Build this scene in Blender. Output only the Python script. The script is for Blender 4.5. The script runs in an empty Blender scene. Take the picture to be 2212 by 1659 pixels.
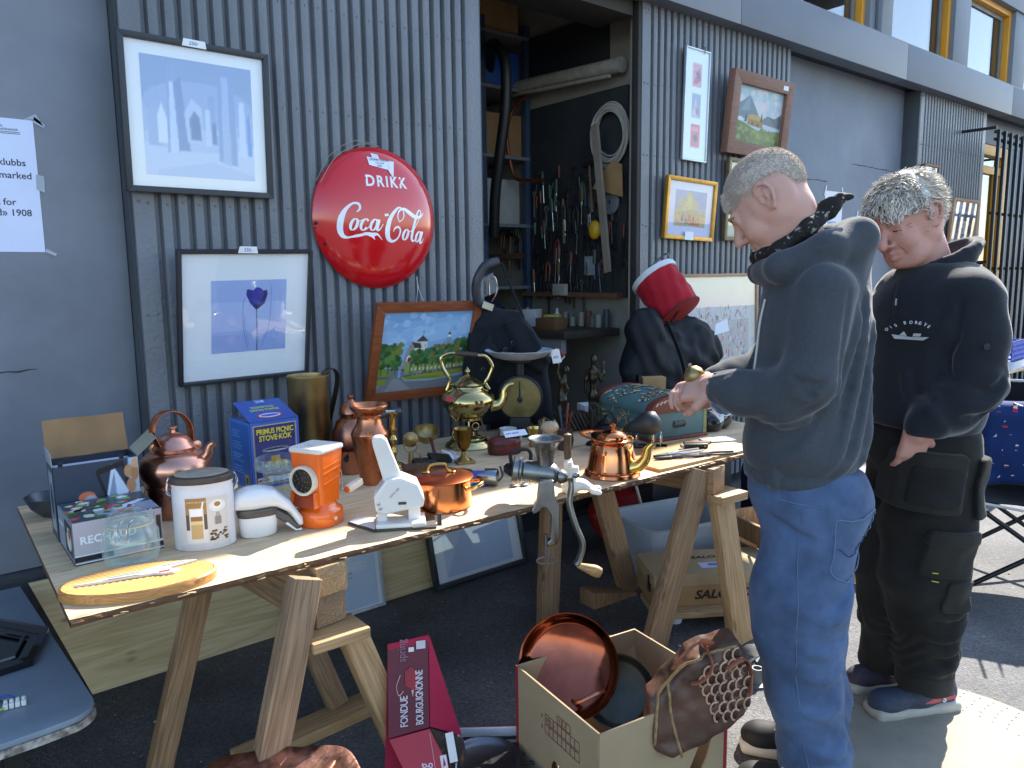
import bpy, bmesh, math, random
import numpy as np
from mathutils import Vector, Matrix, Euler
from itertools import product
random.seed(7)
scene = bpy.context.scene
R = math.radians
# ------------------------------------------------------------------ camera
def setup_camera():
    yaw, pitch, roll = R(50.5), R(8.1), R(0.7)
    f0 = Vector((math.cos(yaw), math.sin(yaw), 0)); up0 = Vector((0, 0, 1)); r0 = f0.cross(up0)
    f = f0*math.cos(pitch) - up0*math.sin(pitch)
    u = up0*math.cos(pitch) + f0*math.sin(pitch)
    r = r0*math.cos(roll) - u*math.sin(roll)
    u = r.cross(f)
    cd = bpy.data.cameras.new('camera'); co = bpy.data.objects.new('camera', cd)
    scene.collection.objects.link(co)
    m = Matrix((r, u, -f)).transposed().to_4x4(); m.translation = (0, 0, 1.45)
    co.matrix_world = m
    cd.sensor_width = 36; cd.lens = 1661/2212*36; cd.clip_start = .05; cd.clip_end = 2000
    scene.camera = co
setup_camera()
# ------------------------------------------------------------------ sky, sun, exposure
SUN = Vector((math.cos(R(14))*math.cos(R(42)), math.sin(R(14))*math.cos(R(42)), math.sin(R(42))))
world = bpy.data.worlds.new('World'); scene.world = world; world.use_nodes = True
nt = world.node_tree; nt.nodes.clear()
sky = nt.nodes.new('ShaderNodeTexSky'); sky.sky_type = 'NISHITA'; sky.sun_disc = False
sky.sun_elevation = R(42); sky.sun_rotation = R(76); sky.air_density = 1.0; sky.dust_density = .6
bg = nt.nodes.new('ShaderNodeBackground'); bg.inputs[1].default_value = .13
wo = nt.nodes.new('ShaderNodeOutputWorld')
nt.links.new(sky.outputs[0], bg.inputs[0]); nt.links.new(bg.outputs[0], wo.inputs[0])
sl = bpy.data.lights.new('sun', 'SUN'); sl.energy = 4.2; sl.angle = R(.53); sl.color = (1, .94, .85)
so = bpy.data.objects.new('sun', sl); scene.collection.objects.link(so)
so.rotation_euler = SUN.to_track_quat('Z', 'Y').to_euler()
vs = scene.view_settings; vs.view_transform = 'Standard'; vs.look = 'None'; vs.gamma = 1; vs.exposure = 1.85
vs.use_curve_mapping = False
scene.cycles.max_bounces = 8; scene.cycles.diffuse_bounces = 4; scene.cycles.transparent_max_bounces = 16
scene.cycles.sample_clamp_indirect = 6
try: scene.cycles.use_denoising = True
except Exception: pass
# ------------------------------------------------------------------ helpers: materials
def c(h):
    if not isinstance(h, str): return tuple(h)[:3]
    o = []
    for i in (0, 2, 4):
        v = int(h[i:i+2], 16)/255
        o.append(v/12.92 if v <= .04045 else ((v+.055)/1.055)**2.4)
    return tuple(o)
MATS = {}
def M(name, col='808080', rough=.5, metal=0, var=.12, vs=6, bump=0, bs=40, coat=0, stretch=None, col2=None, lo=.35, hi=.65, spec=None, sss=0, detail=4, rvar=0, coord='Object'):
    if name in MATS: return MATS[name]
    m = bpy.data.materials.new(name); m.use_nodes = True; MATS[name] = m
    n = m.node_tree.nodes; l = m.node_tree.links; b = n['Principled BSDF']
    col = c(col); b.inputs['Roughness'].default_value = rough; b.inputs['Metallic'].default_value = metal
    b.inputs['Base Color'].default_value = (*col, 1)
    if spec is not None: b.inputs['Specular IOR Level'].default_value = spec
    if coat: b.inputs['Coat Weight'].default_value = coat; b.inputs['Coat Roughness'].default_value = .08
    if sss: b.inputs['Subsurface Weight'].default_value = sss; b.inputs['Subsurface Radius'].default_value = (.012, .004, .002)
    tc = n.new('ShaderNodeTexCoord'); src = tc.outputs[coord]
    if stretch:
        mp = n.new('ShaderNodeMapping'); mp.inputs['Scale'].default_value = stretch; l.new(src, mp.inputs[0]); src = mp.outputs[0]
    if var or col2:
        t = n.new('ShaderNodeTexNoise'); t.inputs['Scale'].default_value = vs; t.inputs['Detail'].default_value = detail; t.inputs['Roughness'].default_value = .62
        l.new(src, t.inputs['Vector'])
        mr = n.new('ShaderNodeMapRange'); mr.inputs[1].default_value = lo; mr.inputs[2].default_value = hi
        l.new(t.outputs[0], mr.inputs[0])
        mx = n.new('ShaderNodeMix'); mx.data_type = 'RGBA'
        a = [x*(1-var) for x in col]; d = list(c(col2)) if col2 else [min(1, x*(1+var)) for x in col]
        mx.inputs[6].default_value = (*a, 1); mx.inputs[7].default_value = (*d, 1)
        l.new(mr.outputs[0], mx.inputs[0]); l.new(mx.outputs[2], b.inputs['Base Color'])
        if rvar:
            mr2 = n.new('ShaderNodeMapRange'); mr2.inputs[1].default_value = .3; mr2.inputs[2].default_value = .7
            mr2.inputs[3].default_value = max(0, rough-rvar); mr2.inputs[4].default_value = rough+rvar
            l.new(t.outputs[0], mr2.inputs[0]); l.new(mr2.outputs[0], b.inputs['Roughness'])
    if bump:
        t2 = n.new('ShaderNodeTexNoise'); t2.inputs['Scale'].default_value = bs; t2.inputs['Detail'].default_value = 3
        l.new(src, t2.inputs['Vector'])
        bp = n.new('ShaderNodeBump'); bp.inputs['Strength'].default_value = min(1, bump); bp.inputs['Distance'].default_value = .004
        l.new(t2.outputs[0], bp.inputs['Height']); l.new(bp.outputs[0], b.inputs['Normal'])
    return m
def glassm(name, tint=(1, 1, 1), ior=1.5, rough=0, edge=.0, gloss=1):
    """thin clear sheet: see-through with a mirror reflection that grows at grazing angles"""
    if name in MATS: return MATS[name]
    m = bpy.data.materials.new(name); m.use_nodes = True; MATS[name] = m
    n = m.node_tree.nodes; l = m.node_tree.links; n.remove(n['Principled BSDF'])
    tr = n.new('ShaderNodeBsdfTransparent'); tr.inputs[0].default_value = (*tint, 1)
    gl = n.new('ShaderNodeBsdfGlossy'); gl.inputs['Roughness'].default_value = rough; gl.inputs[0].default_value = (gloss, gloss, gloss, 1)
    fr = n.new('ShaderNodeFresnel'); ge = n.new('ShaderNodeNewGeometry'); mr = n.new('ShaderNodeMapRange'); mr.inputs[3].default_value = ior; mr.inputs[4].default_value = 1/ior
    l.new(ge.outputs['Backfacing'], mr.inputs[0]); l.new(mr.outputs[0], fr.inputs[0])
    mx = n.new('ShaderNodeMixShader'); l.new(fr.outputs[0], mx.inputs[0]); l.new(tr.outputs[0], mx.inputs[1]); l.new(gl.outputs[0], mx.inputs[2])
    out = mx.outputs[0]
    if edge:
        lw = n.new('ShaderNodeLayerWeight'); lw.inputs[0].default_value = .25
        df = n.new('ShaderNodeBsdfDiffuse'); df.inputs[0].default_value = (.75, .8, .8, 1)  # pale diffuse colour paints highlights along the glass rims
        mu = n.new('ShaderNodeMath'); mu.operation = 'MULTIPLY'; mu.inputs[1].default_value = edge
        m2 = n.new('ShaderNodeMixShader'); l.new(lw.outputs['Facing'], mu.inputs[0]); l.new(mu.outputs[0], m2.inputs[0])
        l.new(out, m2.inputs[1]); l.new(df.outputs[0], m2.inputs[2]); out = m2.outputs[0]
    l.new(out, n['Material Output'].inputs[0])
    return m
def wood(name, a, b, axis=0, scale=1., rough=.6, bump=.25, knots=True, lines=1.0, dirt=0):
    """plank grain running along a local axis"""
    if name in MATS: return MATS[name]
    m = bpy.data.materials.new(name); m.use_nodes = True; MATS[name] = m
    n = m.node_tree.nodes; l = m.node_tree.links; bs = n['Principled BSDF']; bs.inputs['Roughness'].default_value = rough
    tc = n.new('ShaderNodeTexCoord'); mp = n.new('ShaderNodeMapping'); s = [9*scale]*3; s[axis] = .55*scale
    mp.inputs['Scale'].default_value = s; l.new(tc.outputs['Object'], mp.inputs[0])
    t1 = n.new('ShaderNodeTexNoise'); t1.inputs['Scale'].default_value = 1.6; t1.inputs['Detail'].default_value = 2; t1.inputs['Distortion'].default_value = .5; l.new(mp.outputs[0], t1.inputs[0])
    mu = n.new('ShaderNodeMath'); mu.operation = 'MULTIPLY'; mu.inputs[1].default_value = 14*lines; l.new(t1.outputs[0], mu.inputs[0])
    fr = n.new('ShaderNodeMath'); fr.operation = 'PINGPONG'; fr.inputs[1].default_value = .5; l.new(mu.outputs[0], fr.inputs[0])
    t2 = n.new('ShaderNodeTexNoise'); t2.inputs['Scale'].default_value = 14; t2.inputs['Detail'].default_value = 4; l.new(mp.outputs[0], t2.inputs[0])
    ad = n.new('ShaderNodeMath'); ad.operation = 'MULTIPLY_ADD'; ad.inputs[1].default_value = .8; l.new(fr.outputs[0], ad.inputs[0]); l.new(t2.outputs[0], ad.inputs[2])
    mr = n.new('ShaderNodeMapRange'); mr.inputs[1].default_value = .35; mr.inputs[2].default_value = 1.0; l.new(ad.outputs[0], mr.inputs[0])
    mx = n.new('ShaderNodeMix'); mx.data_type = 'RGBA'; mx.inputs[6].default_value = (*c(a), 1); mx.inputs[7].default_value = (*c(b), 1); l.new(mr.outputs[0], mx.inputs[0])
    out = mx.outputs[2]
    if knots:
        mp2 = n.new('ShaderNodeMapping'); s2 = [11.]*3; s2[axis] = 4.5; mp2.inputs['Scale'].default_value = s2; l.new(tc.outputs['Object'], mp2.inputs[0])
        vo = n.new('ShaderNodeTexVoronoi'); vo.inputs['Scale'].default_value = 1; l.new(mp2.outputs[0], vo.inputs[0])
        k = n.new('ShaderNodeMapRange'); k.inputs[1].default_value = .07; k.inputs[2].default_value = .14; k.inputs[3].default_value = .75; k.inputs[4].default_value = 0; l.new(vo.outputs[0], k.inputs[0])
        m2 = n.new('ShaderNodeMix'); m2.data_type = 'RGBA'; m2.inputs[7].default_value = (*[x*.45 for x in c(b)], 1); l.new(k.outputs[0], m2.inputs[0]); l.new(out, m2.inputs[6]); out = m2.outputs[2]
    if dirt:
        t3 = n.new('ShaderNodeTexNoise'); t3.inputs['Scale'].default_value = 5; t3.inputs['Detail'].default_value = 6; l.new(tc.outputs['Object'], t3.inputs[0])
        k = n.new('ShaderNodeMapRange'); k.inputs[1].default_value = .48; k.inputs[2].default_value = .72; k.inputs[4].default_value = dirt; l.new(t3.outputs[0], k.inputs[0])
        m3 = n.new('ShaderNodeMix'); m3.data_type = 'RGBA'; m3.inputs[7].default_value = (.09, .075, .06, 1); l.new(k.outputs[0], m3.inputs[0]); l.new(out, m3.inputs[6]); out = m3.outputs[2]
    l.new(out, bs.inputs['Base Color'])
    if bump:
        bp = n.new('ShaderNodeBump'); bp.inputs['Strength'].default_value = bump; bp.inputs['Distance'].default_value = .003; l.new(ad.outputs[0], bp.inputs['Height']); l.new(bp.outputs[0], bs.inputs['Normal'])
    return m
# ------------------------------------------------------------------ helpers: objects
COL = scene.collection
def link(o, parent=None):
    COL.objects.link(o); o.parent = parent; return o
def tag(o, label, cat, group=None, kind=None):
    if label: o['label'] = label
    if cat: o['category'] = cat
    if group: o['group'] = group
    if kind: o['kind'] = kind
    return o
def thing(name, label, cat, loc=(0, 0, 0), rz=0, group=None, rot=None):
    o = bpy.data.objects.new(name, None); o.empty_display_size = .05; link(o)
    o.location = loc; o.rotation_euler = rot if rot else (0, 0, rz)
    return tag(o, label, cat, group)
def facecam(x, y): return math.atan2(y, x) - math.pi/2
def ortho(ax):
    ax = Vector(ax).normalized(); t = Vector((0, 0, 1)) if abs(ax.z) < .9 else Vector((1, 0, 0))
    u = t.cross(ax).normalized(); return u, ax.cross(u), ax
def arc(cx, cy, r, a0, a1, n=12):
    return [(cx+r*math.cos(R(a0+(a1-a0)*i/n)), cy+r*math.sin(R(a0+(a1-a0)*i/n))) for i in range(n+1)]
def spline(pts, n=8):
    """Catmull-Rom through points of any dimension"""
    P = [np.array(p, float) for p in pts]; P = [2*P[0]-P[1]] + P + [2*P[-1]-P[-2]]; o = []
    for i in range(1, len(P)-2):
        for k in range(n):
            t = k/n; a, b, cc, d = P[i-1:i+3]
            o.append(.5*((2*b)+(-a+cc)*t+(2*a-5*b+4*cc-d)*t*t+(-a+3*b-3*cc+d)*t**3))
    o.append(P[-2]); return [tuple(p) for p in o]
class MB:
    def __init__(s): s.v = []; s.f = []; s.m = []
    def add(s, V, F, mi=0, mat=None):
        n = len(s.v)
        s.v += [tuple(mat @ Vector(p)) if mat else tuple(p) for p in V]
        s.f += [tuple(i+n for i in f) for f in F]; s.m += [mi]*len(F); return s
    def box(s, cen, d, rot=None, mi=0, taper=1):
        x, y, z = [k/2 for k in d]; t = taper
        V = [(-x, -y, -z), (x, -y, -z), (x, y, -z), (-x, y, -z), (-x*t, -y*t, z), (x*t, -y*t, z), (x*t, y*t, z), (-x*t, y*t, z)]
        F = [(3, 2, 1, 0), (4, 5, 6, 7), (0, 1, 5, 4), (1, 2, 6, 5), (2, 3, 7, 6), (3, 0, 4, 7)]
        m = Matrix.Translation(cen) @ (Euler(rot).to_matrix().to_4x4() if rot else Matrix())
        return s.add(V, F, mi, m)
    def bb(s, lo, hi, mi=0):
        return s.box([(a+b)/2 for a, b in zip(lo, hi)], [abs(b-a) for a, b in zip(lo, hi)], mi=mi)
    def prism(s, poly, t0, t1, fr=None, mi=0):
        """polygon (x,y) pushed from z=t0 to z=t1, then placed by the 4x4 matrix fr"""
        n = len(poly); V = [(p[0], p[1], t0) for p in poly] + [(p[0], p[1], t1) for p in poly]
        ar = sum(poly[i][0]*poly[(i+1) % n][1]-poly[(i+1) % n][0]*poly[i][1] for i in range(n))
        a, b = list(range(n)), list(range(n, 2*n))
        F = [tuple(reversed(a)), tuple(b)] + [(i, (i+1) % n, (i+1) % n+n, i+n) for i in range(n)]
        if ar*(t1-t0) < 0: F = [tuple(reversed(f)) for f in F]
        return s.add(V, F, mi, fr)
    def lathe(s, prof, seg=36, cen=(0, 0, 0), ax=(0, 0, 1), mi=0, sx=1, sy=1, ang=None):
        u, v, w = ortho(ax) if tuple(ax) != (0, 0, 1) else (Vector((1, 0, 0)), Vector((0, 1, 0)), Vector((0, 0, 1)))
        V = []; F = []; n = len(prof); cen = Vector(cen)
        for i in range(seg):
            a = 2*math.pi*i/seg
            for r, z in prof: V.append(cen+u*(r*sx*math.cos(a))+v*(r*sy*math.sin(a))+w*z)
        for i in range(seg):
            j = (i+1) % seg
            for k in range(n-1): F.append((i*n+k, j*n+k, j*n+k+1, i*n+k+1))
        return s.add(V, F, mi)
    def tube(s, pts, r, seg=8, mi=0, cap=True, flat=1, up=None):
        P = [Vector(p) for p in pts]; n = len(P); rr = r if hasattr(r, '__len__') else [r]*n
        T = [(P[min(i+1, n-1)]-P[max(i-1, 0)]).normalized() for i in range(n)]
        if up is None:
            up = Vector((0, 0, 1)) if abs(T[0].z) < .9 else Vector((1, 0, 0))
        u = Vector(up); V = []; F = []
        for i in range(n):
            u = (u-T[i]*u.dot(T[i]))
            u = u.normalized() if u.length > 1e-6 else ortho(T[i])[0]
            w = T[i].cross(u)
            for k in range(seg):
                a = 2*math.pi*(k+.5)/seg; V.append(P[i]+u*(rr[i]*flat*math.cos(a))+w*(rr[i]*math.sin(a)))
        for i in range(n-1):
            for k in range(seg): F.append((i*seg+k, i*seg+(k+1) % seg, (i+1)*seg+(k+1) % seg, (i+1)*seg+k))
        if cap: F += [tuple(reversed(range(seg))), tuple((n-1)*seg+k for k in range(seg))]
        return s.add(V, F, mi)
    def ell(s, cen, r, seg=16, rings=10, mi=0):
        r = r if hasattr(r, '__len__') else (r, r, r)
        pr = [(math.sin(math.pi*i/rings), -math.cos(math.pi*i/rings)) for i in range(rings+1)]
        pr[0] = (1e-4, -1); pr[-1] = (1e-4, 1); V = []; n = len(pr); F = []
        for i in range(seg):
            a = 2*math.pi*i/seg
            for q, z in pr: V.append((cen[0]+r[0]*q*math.cos(a), cen[1]+r[1]*q*math.sin(a), cen[2]+r[2]*z))
        for i in range(seg):
            j = (i+1) % seg
            for k in range(n-1): F.append((i*n+k, j*n+k, j*n+k+1, i*n+k+1))
        return s.add(V, F, mi)
    def sheet(s, rows, th=0, mi=0):
        """grid of points; th gives it thickness along -normal"""
        n, m = len(rows), len(rows[0]); P = np.array(rows, float)
        V = [tuple(p) for r in rows for p in r]; F = [(i*m+j, i*m+j+1, (i+1)*m+j+1, (i+1)*m+j) for i in range(n-1) for j in range(m-1)]
        if th:
            gx = np.gradient(P, axis=1); gy = np.gradient(P, axis=0); N = np.cross(gx, gy); N /= np.linalg.norm(N, axis=2, keepdims=True)+1e-9
            B = P-N*th; k = n*m; V += [tuple(p) for r in B for p in r]; F += [tuple(reversed([i+k for i in f])) for f in list(F)]
            bd = [j for j in range(m)] + [i*m+m-1 for i in range(1, n)] + [(n-1)*m+j for j in range(m-2, -1, -1)] + [i*m for i in range(n-2, 0, -1)]
            F += [(bd[(i+1) % len(bd)], bd[i], bd[i]+k, bd[(i+1) % len(bd)]+k) for i in range(len(bd))]
        return s.add(V, F, mi)
    def build(s, name, mat, parent=None, bevel=0, smooth=35, loc=None, rot=None, seg=2):
        me = bpy.data.meshes.new(name); me.from_pydata(s.v, [], s.f)
        mats = mat if isinstance(mat, (list, tuple)) else [mat]
        for m in mats: me.materials.append(m)
        if len(mats) > 1: me.polygons.foreach_set('material_index', s.m)
        bm = bmesh.new(); bm.from_mesh(me)
        if bevel:
            es = [e for e in bm.edges if len(e.link_faces) == 2 and e.calc_face_angle(0) > R(38)]
            bmesh.ops.bevel(bm, geom=es, offset=bevel, segments=seg, affect='EDGES', clamp_overlap=True, profile=.6)
        bmesh.ops.recalc_face_normals(bm, faces=bm.faces)
        bm.to_mesh(me); bm.free()
        if smooth:
            me.polygons.foreach_set('use_smooth', [True]*len(me.polygons)); me.set_sharp_from_angle(angle=R(smooth))
        o = bpy.data.objects.new(name, me); link(o, parent)
        if loc is not None: o.location = loc
        if rot is not None: o.rotation_euler = rot
        return o
def part(name, mat, parent, **k):
    """open a builder, fill it by chaining, close with .done"""
    return MB()
def fr(o, x, y):
    """frame with origin o, axes x and y, z outward"""
    x = Vector(x).normalized(); y = Vector(y); y = (y-x*y.dot(x)).normalized(); z = x.cross(y)
    m = Matrix((x, y, z)).transposed().to_4x4(); m.translation = o; return m
def flatm(hexc, rough=.6, var=.06): return M('ink_%s_%d' % (hexc, int(rough*10)), hexc, rough, var=var, vs=25)
def rect(a, b, cc, d): return [(a, b), (cc, b), (cc, d), (a, d)]
def circ(x, y, rx, ry=None, n=20, a0=0, a1=360): 
    ry = rx if ry is None else ry
    k = n if a1-a0 >= 360 else n+1
    return [(x+rx*math.cos(R(a0+(a1-a0)*i/n)), y+ry*math.sin(R(a0+(a1-a0)*i/n))) for i in range(k)]
def stroke(pts, w, n=6):
    """ribbon polygon strips along a spline; w is a width or list of widths at the points -> list of quads"""
    w = w if hasattr(w, '__len__') else [w]*len(pts)
    Q = spline([(*p, k) for p, k in zip(pts, w)], n); o = []
    for i in range(len(Q)-1):
        def nrm(j):
            a, b = Q[max(j-1, 0)], Q[min(j+1, len(Q)-1)]; d = (b[0]-a[0], b[1]-a[1]); L = math.hypot(*d) or 1; return -d[1]/L, d[0]/L
        n0, n1 = nrm(i), nrm(i+1); a, b = Q[i], Q[i+1]
        o.append([(a[0]+n0[0]*a[2]/2, a[1]+n0[1]*a[2]/2), (a[0]-n0[0]*a[2]/2, a[1]-n0[1]*a[2]/2), (b[0]-n1[0]*b[2]/2, b[1]-n1[1]*b[2]/2), (b[0]+n1[0]*b[2]/2, b[1]+n1[1]*b[2]/2)])
    return o
def inpoly(X, Y, p):
    o = np.zeros(X.shape, bool); n = len(p); j = n-1
    for i in range(n):
        xi, yi = p[i]; xj, yj = p[j]
        if yi != yj: o ^= ((yi > Y) != (yj > Y)) & (X < (xj-xi)*(Y-yi)/(yj-yi)+xi)
        j = i
    return o
def inkmat(rough):
    nm = 'print_ink_%d' % int(rough*100)
    if nm in MATS: return MATS[nm]
    m = M(nm, 'ffffff', rough, var=0); n = m.node_tree.nodes; a = n.new('ShaderNodeVertexColor'); a.layer_name = 'ink'; m.node_tree.links.new(a.outputs[0], n['Principled BSDF'].inputs['Base Color']); return m
def printed(name, parent, frame, W, H, layers, rough=.6, step=.00012, warp=None, res=None):
    """flat print: coloured shapes in unit coordinates; a full-bleed print becomes one fine colour-per-point sheet"""
    f0 = layers[0][1]; f0 = f0[0] if isinstance(f0[0], list) else f0
    full = min(p[0] for p in f0) <= 0 and max(p[1] for p in f0) >= 1 and len(layers) > 1
    if full or (warp and min(p[0] for p in f0) <= 0 and W < .5):
        n = res or (150 if len(layers) > 30 else 90); sp = max(W, H)/n; nx, ny = max(8, int(W/sp)), max(8, int(H/sp))
        X, Y = np.meshgrid((np.arange(nx+1))/nx, (np.arange(ny+1))/ny); acc = np.zeros((ny+1, nx+1, 3))
        for dx, dy in ((-.25, -.25), (.25, -.25), (-.25, .25), (.25, .25)):
            c_ = np.full((ny+1, nx+1, 3), .5)
            for h, poly in layers:
                if not isinstance(h, str): continue
                for p in (poly if isinstance(poly[0], list) else [poly]): c_[inpoly(np.clip(X+dx/nx, 1e-4, 1-1e-4), np.clip(Y+dy/ny, 1e-4, 1-1e-4), p)] = c(h)
            acc += c_/4
        acc *= 1+.05*(RNG.random((ny+1, nx+1, 1))-.5)
        V = [Vector((x*W, y*H, .0006)) for x, y in zip(X.ravel(), Y.ravel())]
        if warp: V = [warp(v) for v in V]
        V = [frame @ Vector(v) for v in V]; k = nx+1
        F = [(i*k+q, i*k+q+1, (i+1)*k+q+1, (i+1)*k+q) for i in range(ny) for q in range(nx)]
        me = bpy.data.meshes.new(name); me.from_pydata([tuple(v) for v in V], [], F); at = me.color_attributes.new('ink', 'FLOAT_COLOR', 'POINT')
        at.data.foreach_set('color', np.concatenate([acc.reshape(-1, 3), np.ones((acc.shape[0]*acc.shape[1], 1))], 1).ravel()); me.materials.append(inkmat(rough))
        if warp: me.polygons.foreach_set('use_smooth', [True]*len(F))
        return link(bpy.data.objects.new(name, me), parent)
    mb = MB(); cols = []; z = .0006
    for h, poly in layers:
        if h not in cols: cols.append(h)
        polys = poly if poly and isinstance(poly[0], list) else [poly]
        for p in polys:
            V = [(x*W, y*H, z) for x, y in p]
            if warp: V = [warp(v) for v in V]
            mb.add(V, [tuple(range(len(V)))], cols.index(h), frame)
        z = .0006+((z-.0006)+step) % .0008
    me = bpy.data.meshes.new(name); me.from_pydata(mb.v, [], mb.f)
    for h in cols: me.materials.append(flatm(h, rough) if isinstance(h, str) else h)
    me.polygons.foreach_set('material_index', mb.m)
    o = bpy.data.objects.new(name, me)
    if len(mb.f) > 1: o['kind'] = 'stuff'
    return link(o, parent)
def text(s, size, mat, parent, frame, name='lettering', bold=0, ext=.0002, sx=1., shear=0, align='LEFT', space=1., warp=None):
    cu = bpy.data.curves.new(name, 'FONT'); cu.body = s; cu.size = size; cu.offset = bold*size; cu.extrude = ext; cu.shear = shear
    cu.align_x = align; cu.space_character = space; cu.resolution_u = 3
    t = bpy.data.objects.new(name, cu); COL.objects.link(t); bpy.context.view_layer.update()
    me = bpy.data.meshes.new_from_object(t.evaluated_get(bpy.context.evaluated_depsgraph_get()))
    COL.objects.unlink(t); bpy.data.objects.remove(t)
    me.transform(Matrix.Diagonal((sx, 1, 1, 1)))
    if warp:
        for v in me.vertices: v.co = warp(v.co)
    me.transform(frame); me.materials.clear(); me.materials.append(mat)
    o = bpy.data.objects.new(name, me); return link(o, parent)
def copytree(o, parent=None):
    k = o.copy(); link(k, parent)
    for ch in list(o.children): copytree(ch, k)
    return k
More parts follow.
